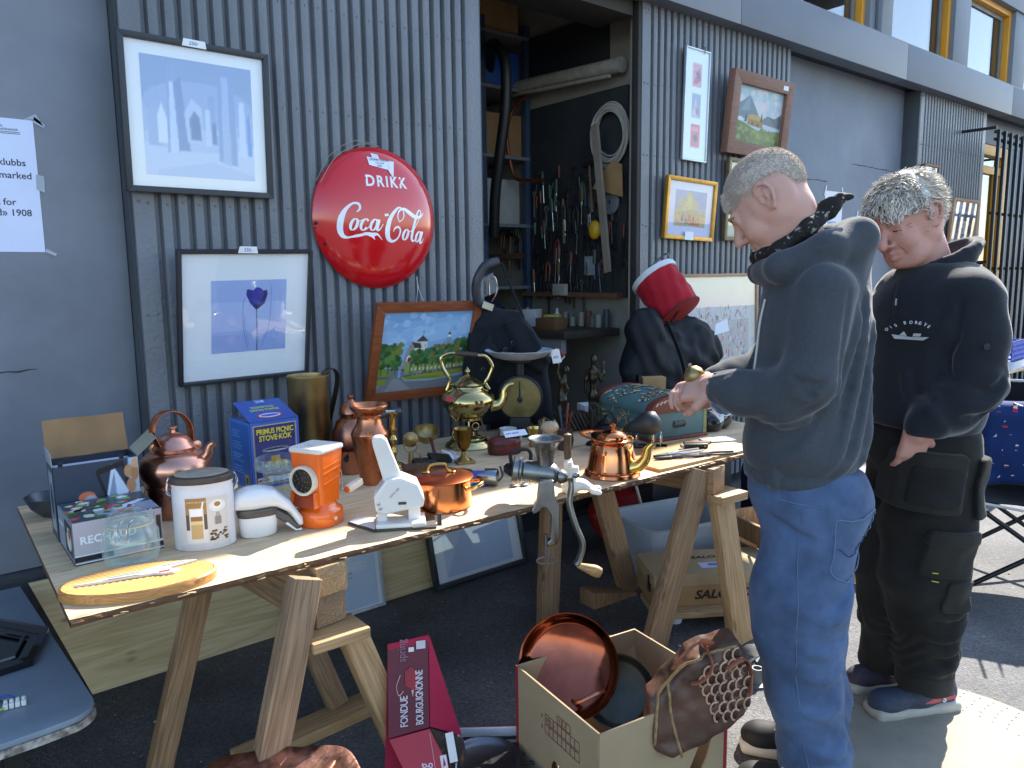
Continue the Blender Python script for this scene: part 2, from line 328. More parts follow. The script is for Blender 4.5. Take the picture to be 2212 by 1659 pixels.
# ------------------------------------------------------------------ helpers: soft bodies from blended distance fields
RNG = np.random.default_rng(3)
LAT = RNG.random((32, 32, 32))*2-1
def vnoise(P, sc, seed=0):
    q = P*sc+seed*7.31; i = np.floor(q).astype(int); f = q-i; f = f*f*(3-2*f); o = 0
    for a, b, d in product((0, 1), repeat=3):
        w = (f[..., 0] if a else 1-f[..., 0])*(f[..., 1] if b else 1-f[..., 1])*(f[..., 2] if d else 1-f[..., 2])
        o = o+w*LAT[(i[..., 0]+a) % 32, (i[..., 1]+b) % 32, (i[..., 2]+d) % 32]
    return o
class SDF:
    def __init__(s, lo, hi, res):
        s.lo = np.array(lo, float); s.res = res; s.n = np.ceil((np.array(hi)-s.lo)/res).astype(int)+1
        s.d = np.full(s.n, .25, np.float32)
    def reg(s, lo, hi, pad):
        a = np.clip(((np.array(lo)-pad-s.lo)/s.res).astype(int), 0, s.n); b = np.clip(((np.array(hi)+pad-s.lo)/s.res).astype(int)+2, 0, s.n)
        sl = tuple(slice(x, y) for x, y in zip(a, b))
        g = np.stack(np.meshgrid(*[s.lo[i]+s.res*np.arange(a[i], b[i]) for i in range(3)], indexing='ij'), -1)
        return sl, g
    def blend(s, sl, b, k, op):
        a = s.d[sl]
        if a.size == 0: return s
        if op == '-':
            b = -b; h = np.clip(.5+.5*(a-b)/-k, 0, 1) if False else np.clip(.5-.5*(b-a)/k, 0, 1)
            s.d[sl] = b*(1-h)+a*h+k*h*(1-h)
        else:
            h = np.clip(.5+.5*(b-a)/k, 0, 1); s.d[sl] = b*(1-h)+a*h-k*h*(1-h)
        return s
    def cap(s, a, b, ra, rb=None, k=.02, op='+', flat=None):
        rb = ra if rb is None else rb; a = np.array(a, float); b = np.array(b, float); m = max(ra, rb)
        sl, g = s.reg(np.minimum(a, b)-m, np.maximum(a, b)+m, k+.03)
        ba = b-a; pa = g-a; t = np.clip((pa@ba)/(ba@ba+1e-12), 0, 1); q = pa-t[..., None]*ba
        if flat is not None:
            ax, f = flat; ax = np.array(ax, float); ax /= np.linalg.norm(ax); w = q@ax; q = q+(w*(1/f-1))[..., None]*ax
        return s.blend(sl, np.linalg.norm(q, axis=-1)-(ra+(rb-ra)*t), k, op)
    def chain(s, pts, k=.02, **kw):
        for p, q in zip(pts[:-1], pts[1:]): s.cap(p[:3], q[:3], p[3], q[3], k, **kw)
        return s
    def ell(s, cen, r, rot=None, k=.02, op='+'):
        cen = np.array(cen, float); r = np.array(r, float) if hasattr(r, '__len__') else np.array([r]*3, float); m = r.max()
        sl, g = s.reg(cen-m, cen+m, k+.03); p = g-cen
        if rot is not None: p = p@np.array(rot)
        k0 = np.linalg.norm(p/r, axis=-1); k1 = np.linalg.norm(p/(r*r), axis=-1)+1e-9
        return s.blend(sl, k0*(k0-1)/k1, k, op)
    def rbox(s, cen, h, rot=None, rd=.02, k=.02, op='+'):
        cen = np.array(cen, float); h = np.array(h, float); m = np.linalg.norm(h)
        sl, g = s.reg(cen-m, cen+m, k+.03); p = g-cen
        if rot is not None: p = p@np.array(rot)
        q = np.abs(p)-(h-rd); return s.blend(sl, np.linalg.norm(np.maximum(q, 0), axis=-1)+np.minimum(q.max(-1), 0)-rd, k, op)
    def warp(s, fn):
        m = np.abs(s.d) < .06; ix = np.argwhere(m); P = s.lo+ix*s.res; s.d[m] += fn(P).astype(np.float32); return s
    def cut(s, p, nrm):
        """keep the side the normal points away from"""
        g = np.stack(np.meshgrid(*[s.lo[i]+s.res*np.arange(s.n[i]) for i in range(3)], indexing='ij'), -1)
        nrm = np.array(nrm, float); nrm /= np.linalg.norm(nrm); s.d = np.maximum(s.d, ((g-np.array(p))@nrm)).astype(np.float32); return s
    def mesh(s, name, mat, parent=None, smooth=1):
        D = s.d; sg = D < 0; n = np.array(D.shape)-1
        cnt = sum(sg[i:n[0]+i, j:n[1]+j, k:n[2]+k].astype(np.int8) for i, j, k in product((0, 1), repeat=3))
        act = (cnt > 0) & (cnt < 8); ids = np.argwhere(act); idx = np.full(tuple(n), -1); idx[tuple(ids.T)] = np.arange(len(ids))
        pos = np.zeros((len(ids), 3)); w = np.zeros(len(ids)); cs = list(product((0, 1), repeat=3))
        for o1 in cs:
            for ax in range(3):
                if o1[ax]: continue
                o2 = list(o1); o2[ax] = 1
                a = D[tuple((ids+np.array(o1)).T)]; b = D[tuple((ids+np.array(o2)).T)]; m = (a < 0) != (b < 0)
                t = np.where(m, a/np.where(m, a-b, 1), 0); p = np.array(o1)+np.outer(t, np.array(o2)-np.array(o1)); pos[m] += p[m]; w += m
        V = s.lo+(ids+pos/w[:, None])*s.res; F = []
        for ax in range(3):
            b1, b2 = [(1, 2), (2, 0), (0, 1)][ax]; e = np.zeros(3, int); e[ax] = 1
            sh = [slice(1, n[i]) for i in range(3)]; sh[ax] = slice(0, n[ax]); sh2 = list(sh); sh2[ax] = slice(1, n[ax]+1)
            A = sg[tuple(sh)]; B = sg[tuple(sh2)]; q = np.argwhere(A != B); off = np.ones(3, int); off[ax] = 0; g = q+off
            u = np.zeros(3, int); u[b1] = 1; v = np.zeros(3, int); v[b2] = 1
            f = np.stack([idx[tuple((g-u-v).T)], idx[tuple((g-v).T)], idx[tuple(g.T)], idx[tuple((g-u).T)]], 1)
            flip = ~A[tuple(q.T)]; f[flip] = f[flip][:, ::-1]; F.append(f)
        F = np.concatenate(F); F = F[(F >= 0).all(1)]
        me = bpy.data.meshes.new(name); me.from_pydata(V.tolist(), [], F.tolist()); me.polygons.foreach_set('use_smooth', [True]*len(me.polygons))
        for _ in range(smooth):
            bm = bmesh.new(); bm.from_mesh(me); bmesh.ops.smooth_vert(bm, verts=bm.verts, factor=.5, use_axis_x=True, use_axis_y=True, use_axis_z=True); bm.to_mesh(me); bm.free()
        for m in (mat if isinstance(mat, (list, tuple)) else [mat]): me.materials.append(m)
        o = bpy.data.objects.new(name, me); return link(o, parent)
# ================================================================== the setting
def asphalt():
    m = M('asphalt', '4a4a4b', .85, var=.0)
    n = m.node_tree.nodes; l = m.node_tree.links; b = n['Principled BSDF']
    tc = n.new('ShaderNodeTexCoord')
    v = n.new('ShaderNodeTexVoronoi'); v.inputs['Scale'].default_value = 125; l.new(tc.outputs['Object'], v.inputs[0])
    t = n.new('ShaderNodeTexNoise'); t.inputs['Scale'].default_value = 2.2; t.inputs['Detail'].default_value = 6; l.new(tc.outputs['Object'], t.inputs[0])
    cr = n.new('ShaderNodeValToRGB'); l.new(v.outputs['Color'], cr.inputs[0])
    cr.color_ramp.elements[0].color = (.06, .06, .063, 1); cr.color_ramp.elements[1].color = (.30, .29, .28, 1)
    e = cr.color_ramp.elements.new(.62); e.color = (.11, .11, .112, 1); e = cr.color_ramp.elements.new(.93); e.color = (.14, .135, .13, 1)
    mr = n.new('ShaderNodeMapRange'); mr.inputs[1].default_value = .3; mr.inputs[2].default_value = .75; mr.inputs[3].default_value = .55; mr.inputs[4].default_value = 1.4; l.new(t.outputs[0], mr.inputs[0])
    mu = n.new('ShaderNodeMix'); mu.data_type = 'RGBA'; mu.blend_type = 'MULTIPLY'; mu.inputs[0].default_value = 1; l.new(cr.outputs[0], mu.inputs[6]); l.new(mr.outputs[0], mu.inputs[7])
    l.new(mu.outputs[2], b.inputs['Base Color'])
    bp = n.new('ShaderNodeBump'); bp.inputs['Strength'].default_value = .6; bp.inputs['Distance'].default_value = .004; l.new(v.outputs['Distance'], bp.inputs['Height']); l.new(bp.outputs[0], b.inputs['Normal'])
    return m
o = MB().add([(-400, -400, 0), (400, -400, 0), (400, 400, 0), (-400, 400, 0)], [(0, 1, 2, 3)]).build('ground', asphalt(), smooth=0); o['kind'] = 'structure'
# round concrete cover set in the asphalt, ring of pick dots
conc = M('pale_concrete', '8d8676', .85, var=.14, vs=5, bump=.3, bs=160)
mh = MB().lathe([(.001, .006), (.436, .006), (.445, .003), (.445, -.05)], 72).build('manhole_cover', conc, loc=(2.35, .83, 0)); 
tag(mh, 'round pale concrete cover set flush in the asphalt under the black shoe', 'manhole cover')
db = MB()
for rr in (.415, .385, .355, .325, .295):
    for k in range(int(rr*150)):
        a = 2*math.pi*(k+random.random()*.3)/int(rr*150); x, y = rr*math.cos(a), rr*math.sin(a); s_ = .0028
        db.add([(x-s_, y-s_, .0066), (x+s_, y-s_, .0066), (x+s_, y+s_, .0066), (x-s_, y+s_, .0066)], [(0, 1, 2, 3)])
d = db.build('dots', M('dark_pit', '4a463e', .9), mh, smooth=0); d['kind'] = 'stuff'
pb = MB()                                       # loose grit and bits on the asphalt
for k in range(700):
    x, y = random.uniform(.3, 4.2), random.uniform(.4, 3.0); s_ = random.uniform(.0015, .004)*(3 if random.random() < .03 else 1)
    pb.ell((x, y, s_*.3), (s_, s_*random.uniform(.6, 1), s_*.5), 6, 4)
pb = pb.build('grit', M('grit', '9a9790', .9, var=.3, vs=40)); tag(pb, 'loose pale grit scattered on the dark asphalt', 'grit', kind='stuff')
# ------------------------------------------------------------------ building
BL = thing('building', 'dark grey workshop building with corrugated metal panels and high yellow framed windows', 'building')
paint = M('grey_wall_paint', '747a83', .55, var=.16, vs=1.7, bump=.6, bs=14, detail=12, rvar=.12)
paint2 = M('grey_wall_paint_far', '747b86', .6, var=.16, vs=1.3, bump=.5, bs=12, detail=12)
corr = M('corrugated_paint', '676b71', .42, var=.17, vs=2.2, bump=.7, bs=60, detail=10, rvar=.12)
fasc = M('fascia_paint', '636972', .5, var=.06, vs=1.5, bump=.06, bs=30)
dark = M('dark_steel', '1d1f22', .5, var=.15)
def wallbox(name, lo, hi, mat, parent=BL, bevel=.004): return MB().bb(lo, hi).build(name, mat, parent, bevel=bevel)
wallbox('concrete_wall', (-9, 3.1, .44), (.735, 3.32, 4.3), paint)
wallbox('plinth', (-9, 3.06, -.02), (.73, 3.3, .437), M('plinth_concrete', '3c3e42', .9, var=.25, vs=9, bump=.6, bs=50), bevel=.01)
wallbox('concrete_wall', (4.97, 3.128, 0), (6.97, 3.33, 2.98), paint2)
wallbox('concrete_wall', (8.46, 3.128, 2.705), (16, 3.33, 2.98), paint2)
wallbox('concrete_wall', (9.47, 3.128, 0), (16, 3.33, 2.702), paint2)
for x0, x1, z in ((5.0, 5.75, 2.135), (6.1, 6.8, 2.29), (-.3, .42, 1.15)):   # long shallow cracks in the render
    pts = [(x0+(x1-x0)*i/24, z-.008*i/24+random.uniform(-.004, .004)) for i in range(25)]
    yy = 3.127 if x0 > 1 else 3.099
    mb = MB()
    for q in stroke(pts, [.001]+[random.uniform(.003, .008) for _ in range(23)]+[.001], 2): mb.add([(a, yy, b) for a, b in q], [(0, 1, 2, 3)])
    mb.build('crack', M('crack_dark', '30343a', .9), BL, smooth=0)
def corrugated(x0, x1, z0, z1, p=.0575, first=.07):
    pr = [(x0, 0), (x0+first, 0)]; x = x0+first; rid = [x0+.02, x0+first-.02]
    while x+p < x1:
        pr += [(x+.005, .024), (x+.020, .024), (x+.026, 0), (x+p*.68, -.0025), (x+p, 0)]; rid.append(x+.043); x += p
    pr += [(x1, 0), (x1, .05)]; pr = [(x0, .05)]+pr
    nz = 2; V = []; F = []
    for k in range(nz): V += [(a, 3.0+b, z0+(z1-z0)*k/(nz-1)) for a, b in pr]
    n = len(pr)
    for k in range(nz-1): F += [(k*n+i, k*n+i+1, (k+1)*n+i+1, (k+1)*n+i) for i in range(n-1)]
    o = MB().add(V, F).build('corrugated_panel', corr, BL, smooth=28)
    rb = MB(); prof = [(.0058, 0), (.0052, .002), (.003, .0042), (.0003, .005)]
    for z in (2.905, 2.512, 2.118, 1.722, 1.325, .935, .54, .15):
        if z0 < z < z1:
            for r_ in rid: rb.lathe(prof, 6, (r_+random.uniform(-.002, .002), 3.0, z+random.uniform(-.005, .005)), (0, -1, 0))
    r = rb.build('rivets', corr, o); r['kind'] = 'stuff'
    return o
corrugated(.745, 2.30, .08, 2.96); corrugated(3.445, 4.955, .08, 2.96); corrugated(6.995, 8.44, .08, 2.96)
wallbox('panel_return', (6.96, 2.995, .05), (6.988, 3.13, 2.95), M('return_paint', '42474c', .6, var=.1), bevel=.002)
wallbox('panel_return', (.737, 3.022, .08), (.744, 3.11, 2.96), M('return_paint', '42474c'), bevel=0)
# flat metal fascia in lengths with open joints
x = -9.
for L in (3., 3.1, 3.0, 2.2, 1.93, 2.25, 2.3, 2.3, 2.3, 2.3): wallbox('fascia_panel', (x, 2.9, 2.937), (x+L-.004, 3.02, 3.205), fasc, bevel=.002); x += L
wallbox('fascia_backing', (-9, 2.97, 2.96), (16, 3.3, 3.19), dark, bevel=0)
wallbox('sill_ledge', (-9, 2.93, 3.207), (16, 3.3, 3.232), fasc, bevel=.003)
# clerestory piers, header, roof
pier = M('pier_paint', '70777f', .6, var=.12, vs=2, bump=.2)
for a, b in ((-9, 4.3), (4.3, 4.75), (6.03, 6.4), (7.57, 7.9), (9.0, 9.35), (11.0, 11.4), (13., 16)): wallbox('pier', (a, 3.0, 3.234), (b-.001, 3.3, 3.97), pier)
wallbox('header', (-9, 2.98, 3.972), (16, 3.3, 4.36), pier)
wallbox('roof', (-9.1, 3.0, 4.362), (16.1, 9, 4.46), dark)
wallbox('end_wall', (-9, 3.33, 0), (-8.8, 9, 4.3), paint); wallbox('end_wall', (15.8, 3.34, 0), (16, 9, 4.3), paint); wallbox('rear_wall', (-8.79, 8.8, 0), (15.79, 9, 4.3), paint)
yel = M('yellow_frame_paint', 'd2921f', .45, var=.08, vs=4); wglass = glassm('window_glass', (.55, .6, .62), 2.3)
for a, b in ((4.75, 6.03), (6.4, 7.57), (7.9, 9.0), (9.35, 11.0), (11.4, 13.)):
    w = MB(); z0, z1 = 3.236, 3.97; t = .05
    w.bb((a, 3.04, z0), (a+t, 3.14, z1)).bb((b-t-.001, 3.04, z0), (b-.001, 3.14, z1)).bb((a+t, 3.04, z1-t), (b-t, 3.14, z1-.001)).bb((a+t, 3.05, z0), (b-t, 3.14, z0+.03))
    w = w.build('window', yel, BL, bevel=.003)
    sh = MB(); 
    for q in (b-t-.05,): sh.bb((q, 3.09, z0+.03), (b-t-.001, 3.13, z1-t))
    sh.bb((a+t, 3.09, z1-t-.04), (b-t-.051, 3.13, z1-t-.001)); sh.build('sash', M('sash_grey', '6f6f68', .5), w, bevel=.002)
    MB().bb((a+t, 3.105, z0+.03), (b-t-.05, 3.112, z1-t-.04)).build('pane', wglass, w, smooth=0)
# conduit and floodlight on the pier
cd = MB().tube([(6.14, 2.985, 3.25), (6.14, 2.985, 3.55)], .03, 10).tube(spline([(6.14, 2.98, 3.55), (6.14, 2.93, 3.66), (6.16, 2.82, 3.72)], 6), .022, 10).build('conduit', fasc, BL)
fl = thing('floodlight', 'grey floodlight with slotted housing above the clerestory pier', 'floodlight', (6.28, 2.74, 3.72), R(-25))
MB().prism([(-.17, -.10), (.17, -.10), (.2, .0), (.17, .10), (-.17, .10)], -.16, .16, Matrix.Rotation(R(100), 4, 'X')).build('housing', M('lamp_grey', '4b4f55', .5), fl, bevel=.012)
for k in range(5):
    MB().bb((-.14+.06*k, -.19, -.09), (-.105+.06*k, -.168, .03)).build('slot', dark, fl)
MB().tube([(-.12, .2, -.1), (-.1, .08, -.02)], .02, 8).build('arm', dark, fl)
# glazed door with yellow frame and black cage at the far end
dr = MB().bb((8.46, 3.15, 0), (8.54, 3.24, 2.7)).bb((9.36, 3.13, 0), (9.468, 3.24, 2.7)).bb((8.54, 3.13, 2.6), (9.36, 3.24, 2.7)).bb((8.54, 3.15, 2.42), (9.36, 3.22, 2.5)).bb((9.2, 3.15, .1), (9.28, 3.22, 2.42)).bb((8.54, 3.15, 0), (9.36, 3.22, .1)).build('yard_door', yel, BL, bevel=.004)
MB().bb((8.54, 3.18, .1), (9.2, 3.19, 2.42)).build('pane', glassm('door_glass', (.45, .5, .52), 2.2), dr, smooth=0)
MB().bb((8.54, 3.18, 2.5), (9.36, 3.19, 2.6)).build('pane', MATS['door_glass'], dr, smooth=0)
MB().bb((9.285, 3.18, .1), (9.355, 3.19, 2.42)).build('pane', MATS['door_glass'], dr, smooth=0)
cg = thing('security_cage', 'black steel bar cage standing over the yellow framed door', 'cage', (0, 0, 0))
blk = M('black_bar_steel', '17181b', .45, var=.1)
for k in range(16):
    x = 7.9+.15*k; MB().box((x, 2.7, 1.35), (.026, .026, 2.66)).build('bar', blk, cg, bevel=.002)
for z in (2.665, 2.6, 1.95, 1.45, .3):
    MB().bb((7.885, 2.716, z-.012), (10.18, 2.736, z+.012)).build('rail', blk, cg)
for x in (7.9, 10.15):
    for z in (2.69, 1.5): MB().bb((x-.012, 2.72, z), (x+.012, 3.10, z+.024)).build('rail', blk, cg)
# doorway and the room behind
wallbox('door_jamb', (3.415, 3.003, 0), (3.443, 3.05, 2.98), M('jamb_brown', '2b2724', .7, var=.2), bevel=.003)
wallbox('door_jamb', (2.301, 3.03, 0), (2.33, 3.22, 2.98), M('return_paint', '42474c'), bevel=.003)
wallbox('door_lintel', (2.331, 3.03, 2.86), (3.399, 3.30, 2.97), M('jamb_brown', '2b2724'), bevel=.003)
rw = M('room_render', '8b877d', .9, var=.14, vs=3, bump=.4, bs=60)
wallbox('inner_wall', (3.6, 3.06, -.01), (3.75, 7.9, 3.4), rw, bevel=0)
wallbox('inner_wall', (3.445, 3.055, 0), (3.598, 3.09, 3.4), rw, bevel=0)
wallbox('inner_wall', (.8, 7.7, -.01), (3.598, 7.9, 3.4), rw, bevel=0); wallbox('inner_wall', (.74, 3.112, -.01), (.8, 7.7, 3.4), rw, bevel=0)
wallbox('inner_wall', (.81, 3.06, 0), (2.3, 3.2, 3.4), rw, bevel=0)
wallbox('ceiling', (.8, 3.3, 3.402), (3.6, 7.9, 3.5), rw, bevel=0)
fo = MB().bb((.805, 3.2, .004), (3.598, 7.69, .012)).build('floor', M('shop_floor', '3a3a3a', .8), None); fo['kind'] = 'structure'
# ------------------------------------------------------------------ things in the doorway room
tb = MB().bb((3.575, 3.226, 1.3), (3.598, 4.13, 2.56)).build('tool_board', M('tool_board_black', '2a2d31', .8, var=.2), None, bevel=.003)
tag(tb, 'big dark board behind the hanging tools in the workshop', 'board')
bp = MB().bb((3.57, 3.39, 2.72), (3.598, 4.11, 3.015)).build('blackboard', M('black_panel', '24272a', .6), None, bevel=.003); tag(bp, 'flat black rectangular board high on the workshop wall', 'blackboard')
pp = MB().tube([(3.53, 3.23, 2.665), (3.53, 4.29, 2.715)], .045, 16).tube([(3.50, 3.3, 2.61), (3.50, 4.2, 2.66)], .012, 8).build('wall_pipe', M('pipe_grey', '9a968c', .6, var=.15, vs=20), None); tag(pp, 'pale round pipe running along the workshop wall above the tools', 'pipe')
coil = MB()
for k in range(13):
    rr = .13+.0065*(k % 5)+random.uniform(-.008, .008); cx = 3.545-.005*(k//2)
    coil.tube([(cx+.004*math.sin(a*3+k), 3.33+rr*math.cos(a)*.95, 2.30+rr*math.sin(a)*1.15-k*.003) for a in [2*math.pi*i/28 for i in range(29)]], .0055, 6)
coil = coil.build('cable_coil', M('cable_grey', 'a8a49a', .6), None); tag(coil, 'coil of pale grey cable hanging on the workshop wall', 'cable')
# shelving with blue posts
sh = thing('shelf_rack', 'tall shelf rack with blue posts and loaded shelves inside the workshop', 'shelf', (0, 0, 0))
bluep = M('blue_post', '34465e', .5, var=.15)
for x, y in ((3.18, 4.13), (3.56, 4.13), (3.18, 4.86), (3.56, 4.86)): MB().bb((x-.02, y-.02, 0), (x+.02, y+.02, 3.1)).build('post', bluep, sh, bevel=.002)
for z in (.7, 1.35, 1.77, 2.22, 2.66, 3.0): MB().bb((3.16, 4.11, z), (3.58, 4.88, z+.022)).build('shelf', M('shelf_grey', '6c6e70', .6), sh, bevel=.002)
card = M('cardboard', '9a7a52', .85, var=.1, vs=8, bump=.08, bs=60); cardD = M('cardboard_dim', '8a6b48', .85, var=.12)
def plainbox(name, lo, hi, mat, label, cat, rz=0, group=None, flap=True):
    cx, cy = (lo[0]+hi[0])/2, (lo[1]+hi[1])/2; w, d, h = hi[0]-lo[0], hi[1]-lo[1], hi[2]-lo[2]
    t = thing(name, label, cat, (cx, cy, lo[2]), rz, group)
    MB().bb((-w/2, -d/2, 0), (w/2, d/2, h-.004)).build('carton', mat, t, bevel=.003)
    if flap:
        MB().bb((-w/2+.001, -d/2+.001, h-.004), (w/2-.001, -.001, h)).build('flap', mat, t); MB().bb((-w/2+.001, .001, h-.004), (w/2-.001, d/2-.001, h)).build('flap', mat, t)
        MB().bb((-w/2-.001, -.025, h), (w/2+.001, .025, h+.001)).build('tape', M('tape', 'b59a6a', .3), t)
    return t
plainbox('cardboard_box', (3.2, 4.16, 3.023), (3.52, 4.5, 3.3), card, 'plain brown cardboard box on the topmost workshop shelf', 'box')
plainbox('cardboard_box', (3.2, 4.17, 2.243), (3.55, 4.62, 2.52), cardD, 'brown cardboard box on the middle shelf below the blue tub', 'box')
plainbox('storage_tub', (3.2, 4.18, 2.683), (3.54, 4.6, 2.93), M('blue_tub', '2c58a8', .4), 'blue plastic tub on the workshop shelf behind the black hose', 'tub', flap=False)
plainbox('paper_pack', (3.25, 4.2, 1.793), (3.55, 4.55, 2.1), M('pale_grey_pack', '9b9b96', .7), 'pale grey pack on the lower workshop shelf', 'pack', flap=False)
hs = MB().tube(spline([(3.3, 4.2, 2.80), (3.2, 4.05, 2.87), (3.12, 3.91, 2.86), (3.1, 3.79, 2.73), (3.1, 3.79, 2.47), (3.1, 3.85, 2.2), (3.12, 3.93, 1.95), (3.16, 4.0, 1.7)], 10), .034, 12).build('black_hose', M('hose_black', '17181a', .5), None); tag(hs, 'thick black hose hanging in front of the shelf rack', 'hose')
cp = MB().tube(spline([(3.46, 4.0, 2.62), (3.44, 4.12, 2.55), (3.42, 4.17, 2.42), (3.42, 4.15, 2.25), (3.43, 4.1, 2.1), (3.45, 3.98, 2.07), (3.47, 3.86, 2.06)], 8), .013, 8).build('bent_pipe', M('old_copper', '8a4f33', .45, .8, var=.2), None); tag(cp, 'bent reddish copper pipe hanging beside the shelf rack', 'pipe')
bt = MB().prism([(3.24, 1.45), (3.20, 1.46), (3.31, 2.33), (3.36, 2.32)], 3.40, 3.42, Matrix(((0, 0, 1, 0), (1, 0, 0, 0), (0, 1, 0, 0), (0, 0, 0, 1)))).build('wooden_batten', M('grey_batten', '7d7266', .8, var=.15), None); tag(bt, 'long grey wooden batten leaning inside the doorway', 'batten')
cpp = MB().prism([(3.19, 1.9), (3.44, 1.97), (3.37, 2.06), (3.27, 2.12), (3.2, 2.09)], 3.50, 3.505, Matrix(((0, 0, 1, 0), (1, 0, 0, 0), (0, 1, 0, 0), (0, 0, 0, 1)))).build('cardboard_piece', card, None); tag(cpp, 'torn piece of cardboard stuck behind the grey batten', 'cardboard')
# hanging hand tools: each its own object, five kinds copied along the board
steel = M('tool_steel', 'a8abad', .3, 1, var=.15, vs=20); dsteel = M('dark_tool_steel', '4a4c4e', .4, .8, var=.2)
grips = [M('grip_red', '5e1a16', .5), M('grip_rust', '6e3a22', .5), M('grip_black', '1a1a1a', .5), M('grip_wood', '5e4a30', .6), M('grip_grey', '4a4c4e', .4), M('grip_green', '2f4a3a', .5), M('grip_blue', '24405e', .5)]
TG = 'hand tools hanging on the dark workshop board'
def hung(kind, y, z, s=1, grip=0):
    nm, lab, cat = {'w': ('spanner', 'slim steel spanner hanging among the tools on the workshop board', 'spanner'), 's': ('screwdriver', 'screwdriver hanging handle down among the tools on the workshop board', 'screwdriver'), 'p': ('pliers', 'pair of pliers hanging among the tools on the workshop board', 'pliers'), 'h': ('hammer', 'hammer hanging head up among the tools on the workshop board', 'hammer'), 'f': ('file', 'long flat file hanging among the tools on the workshop board', 'file')}[kind]
    t = thing(nm, lab, cat, (3.558, y, z), 0, TG, rot=(R(random.uniform(-7, 7)), 0, 0))
    if kind == 'w':
        MB().bb((-.004, -.006*s, -.16*s), (.004, .006*s, 0)).build('shank', steel, t, bevel=.002); MB().lathe([(.009, -.004), (.018*s, -.004), (.018*s, .004), (.009, .004), (.009, -.004)], 12, (0, 0, .012), (1, 0, 0)).build('head', steel, t)
    elif kind == 's':
        MB().tube([(0, 0, 0), (0, 0, -.12*s)], .0035, 6).build('shank', steel, t); MB().lathe([(.001, 0), (.012, .004), (.014, .05), (.01, .09), (.001, .095)], 10, (0, 0, 0)).build('handle', grips[grip], t)
    elif kind == 'p':
        for q in (-1, 1): MB().tube([(0, 0, 0), (0, q*.02*s, -.05*s), (0, q*.018*s, -.15*s)], [.006, .008, .006], 6).build('handle', grips[grip], t)
        MB().prism([(-.014, -.01), (.014, -.01), (.008, .05), (-.008, .05)], -.005, .005, Matrix(((0, 0, 1, 0), (1, 0, 0, 0), (0, 1, 0, 0), (0, 0, 0, 1)))).build('jaw', dsteel, t, bevel=.002)
    elif kind == 'h':
        MB().tube([(0, 0, .02), (0, 0, -.24*s)], [.009, .013], 8).build('handle', grips[3], t); MB().box((0, 0, .025), (.024, .1, .026)).build('head', dsteel, t, bevel=.004)
    else:
        MB().bb((-.002, -.011, -.2*s), (.002, .011, 0)).build('blade', dsteel, t); MB().tube([(0, 0, 0), (0, 0, .08)], [.009, .012], 8).build('handle', grips[grip], t)
rows = [(2.08, 'shpwfpsw'), (1.98, 'fwfwsfw'), (1.88, 'wwsspwhwswff'), (1.78, 'wfwswfw'), (1.70, 'swpwswwpwsff'), (1.60, 'wwfwsww'), (1.52, 'pswwswspww'), (1.40, 'swswwpswwws')]
for z, ks in rows:
    for i, k in enumerate(ks):
        y = 3.38+.7*(i+random.uniform(.15, .85))/len(ks); hung(k, y, z+random.uniform(-.05, .05), random.uniform(.8, 1.25), random.randrange(7))
gw = MB().lathe([(.012, -.008), (.07, -.008), (.075, 0), (.07, .008), (.02, .012), (.012, .01), (.012, -.008)], 28, (3.54, 3.33, 1.88), (-1, 0, 0)).build('grinding_wheel', M('wheel_grey', '6f757c', .7), None); tag(gw, 'grey grinding wheel hanging by the batten', 'wheel')
ym = MB().ell((3.52, 3.44, 1.72), (.035, .045, .06)).build('ear_muff', M('muff_yellow', 'c69a1c', .4), None); tag(ym, 'yellow ear muff cup hanging on the tool board', 'ear muff')
rm = MB().ell((3.4, 4.5, 1.83), (.05, .06, .075)).build('red_helmet', M('helmet_red', 'a3131a', .35), None); tag(rm, 'red helmet shell hanging by the left edge of the doorway', 'helmet')
# workbench with clutter
wb = thing('workbench', 'grey legged workbench cluttered with small boxes in the dark workshop', 'workbench', (0, 0, 0))
MB().bb((3.08, 3.25, 1.07), (3.55, 4.3, 1.115)).build('bench_top', M('bench_wood', '3a3128', .8, var=.3, vs=9), wb, bevel=.004)
for x, y in ((3.12, 3.64), (3.12, 4.2)): MB().bb((x-.02, y-.06, .012), (x+.02, y+.06, 1.07)).build('leg', M('bench_leg_grey', '8e9294', .6), wb, bevel=.003)
MB().bb((3.1, 3.3, .98), (3.14, 4.25, 1.069)).build('apron', M('bench_leg_grey', '8e9294', .6), wb)
MB().bb((3.52, 3.25, 1.30), (3.574, 4.15, 1.33)).build('tool_rail', M('rail_wood', '6a4a34', .7), wb); MB().bb((3.545, 4.16, 1.56), (3.6, 4.6, 1.6)).build('tool_rail', M('rail_wood', '6a4a34', .7), wb)
def clut(name, lo, hi, col, lab, cat, rz=0): plainbox(name, lo, hi, M('clutter_'+col, col, .7), lab, cat, R(rz), flap=False)
clut('small_box', (3.12, 3.88, 1.116), (3.2, 4.0, 1.165), 'd8d6ce', 'small white box lying at the left of the workbench top', 'box', 8)
clut('small_box', (3.1, 3.76, 1.116), (3.18, 3.87, 1.16), '1c1c1e', 'small black box beside the white box on the workbench', 'box', -5)
clut('small_box', (3.26, 3.74, 1.116), (3.34, 3.84, 1.23), 'c9c8c4', 'upright white carton at the back of the workbench', 'carton', 20)
clut('small_box', (3.28, 3.56, 1.116), (3.36, 3.66, 1.2), 'b5a24a', 'yellowish packet on the workbench top', 'packet', 30)
clut('small_box', (3.12, 3.4, 1.116), (3.24, 3.55, 1.19), '6a4a2c', 'brown box at the right of the workbench top', 'box', 12)
clut('socket_box', (3.49, 3.68, 1.31), (3.519, 3.8, 1.39), 'a8a494', 'grey wall socket on the rail under the tools', 'socket')
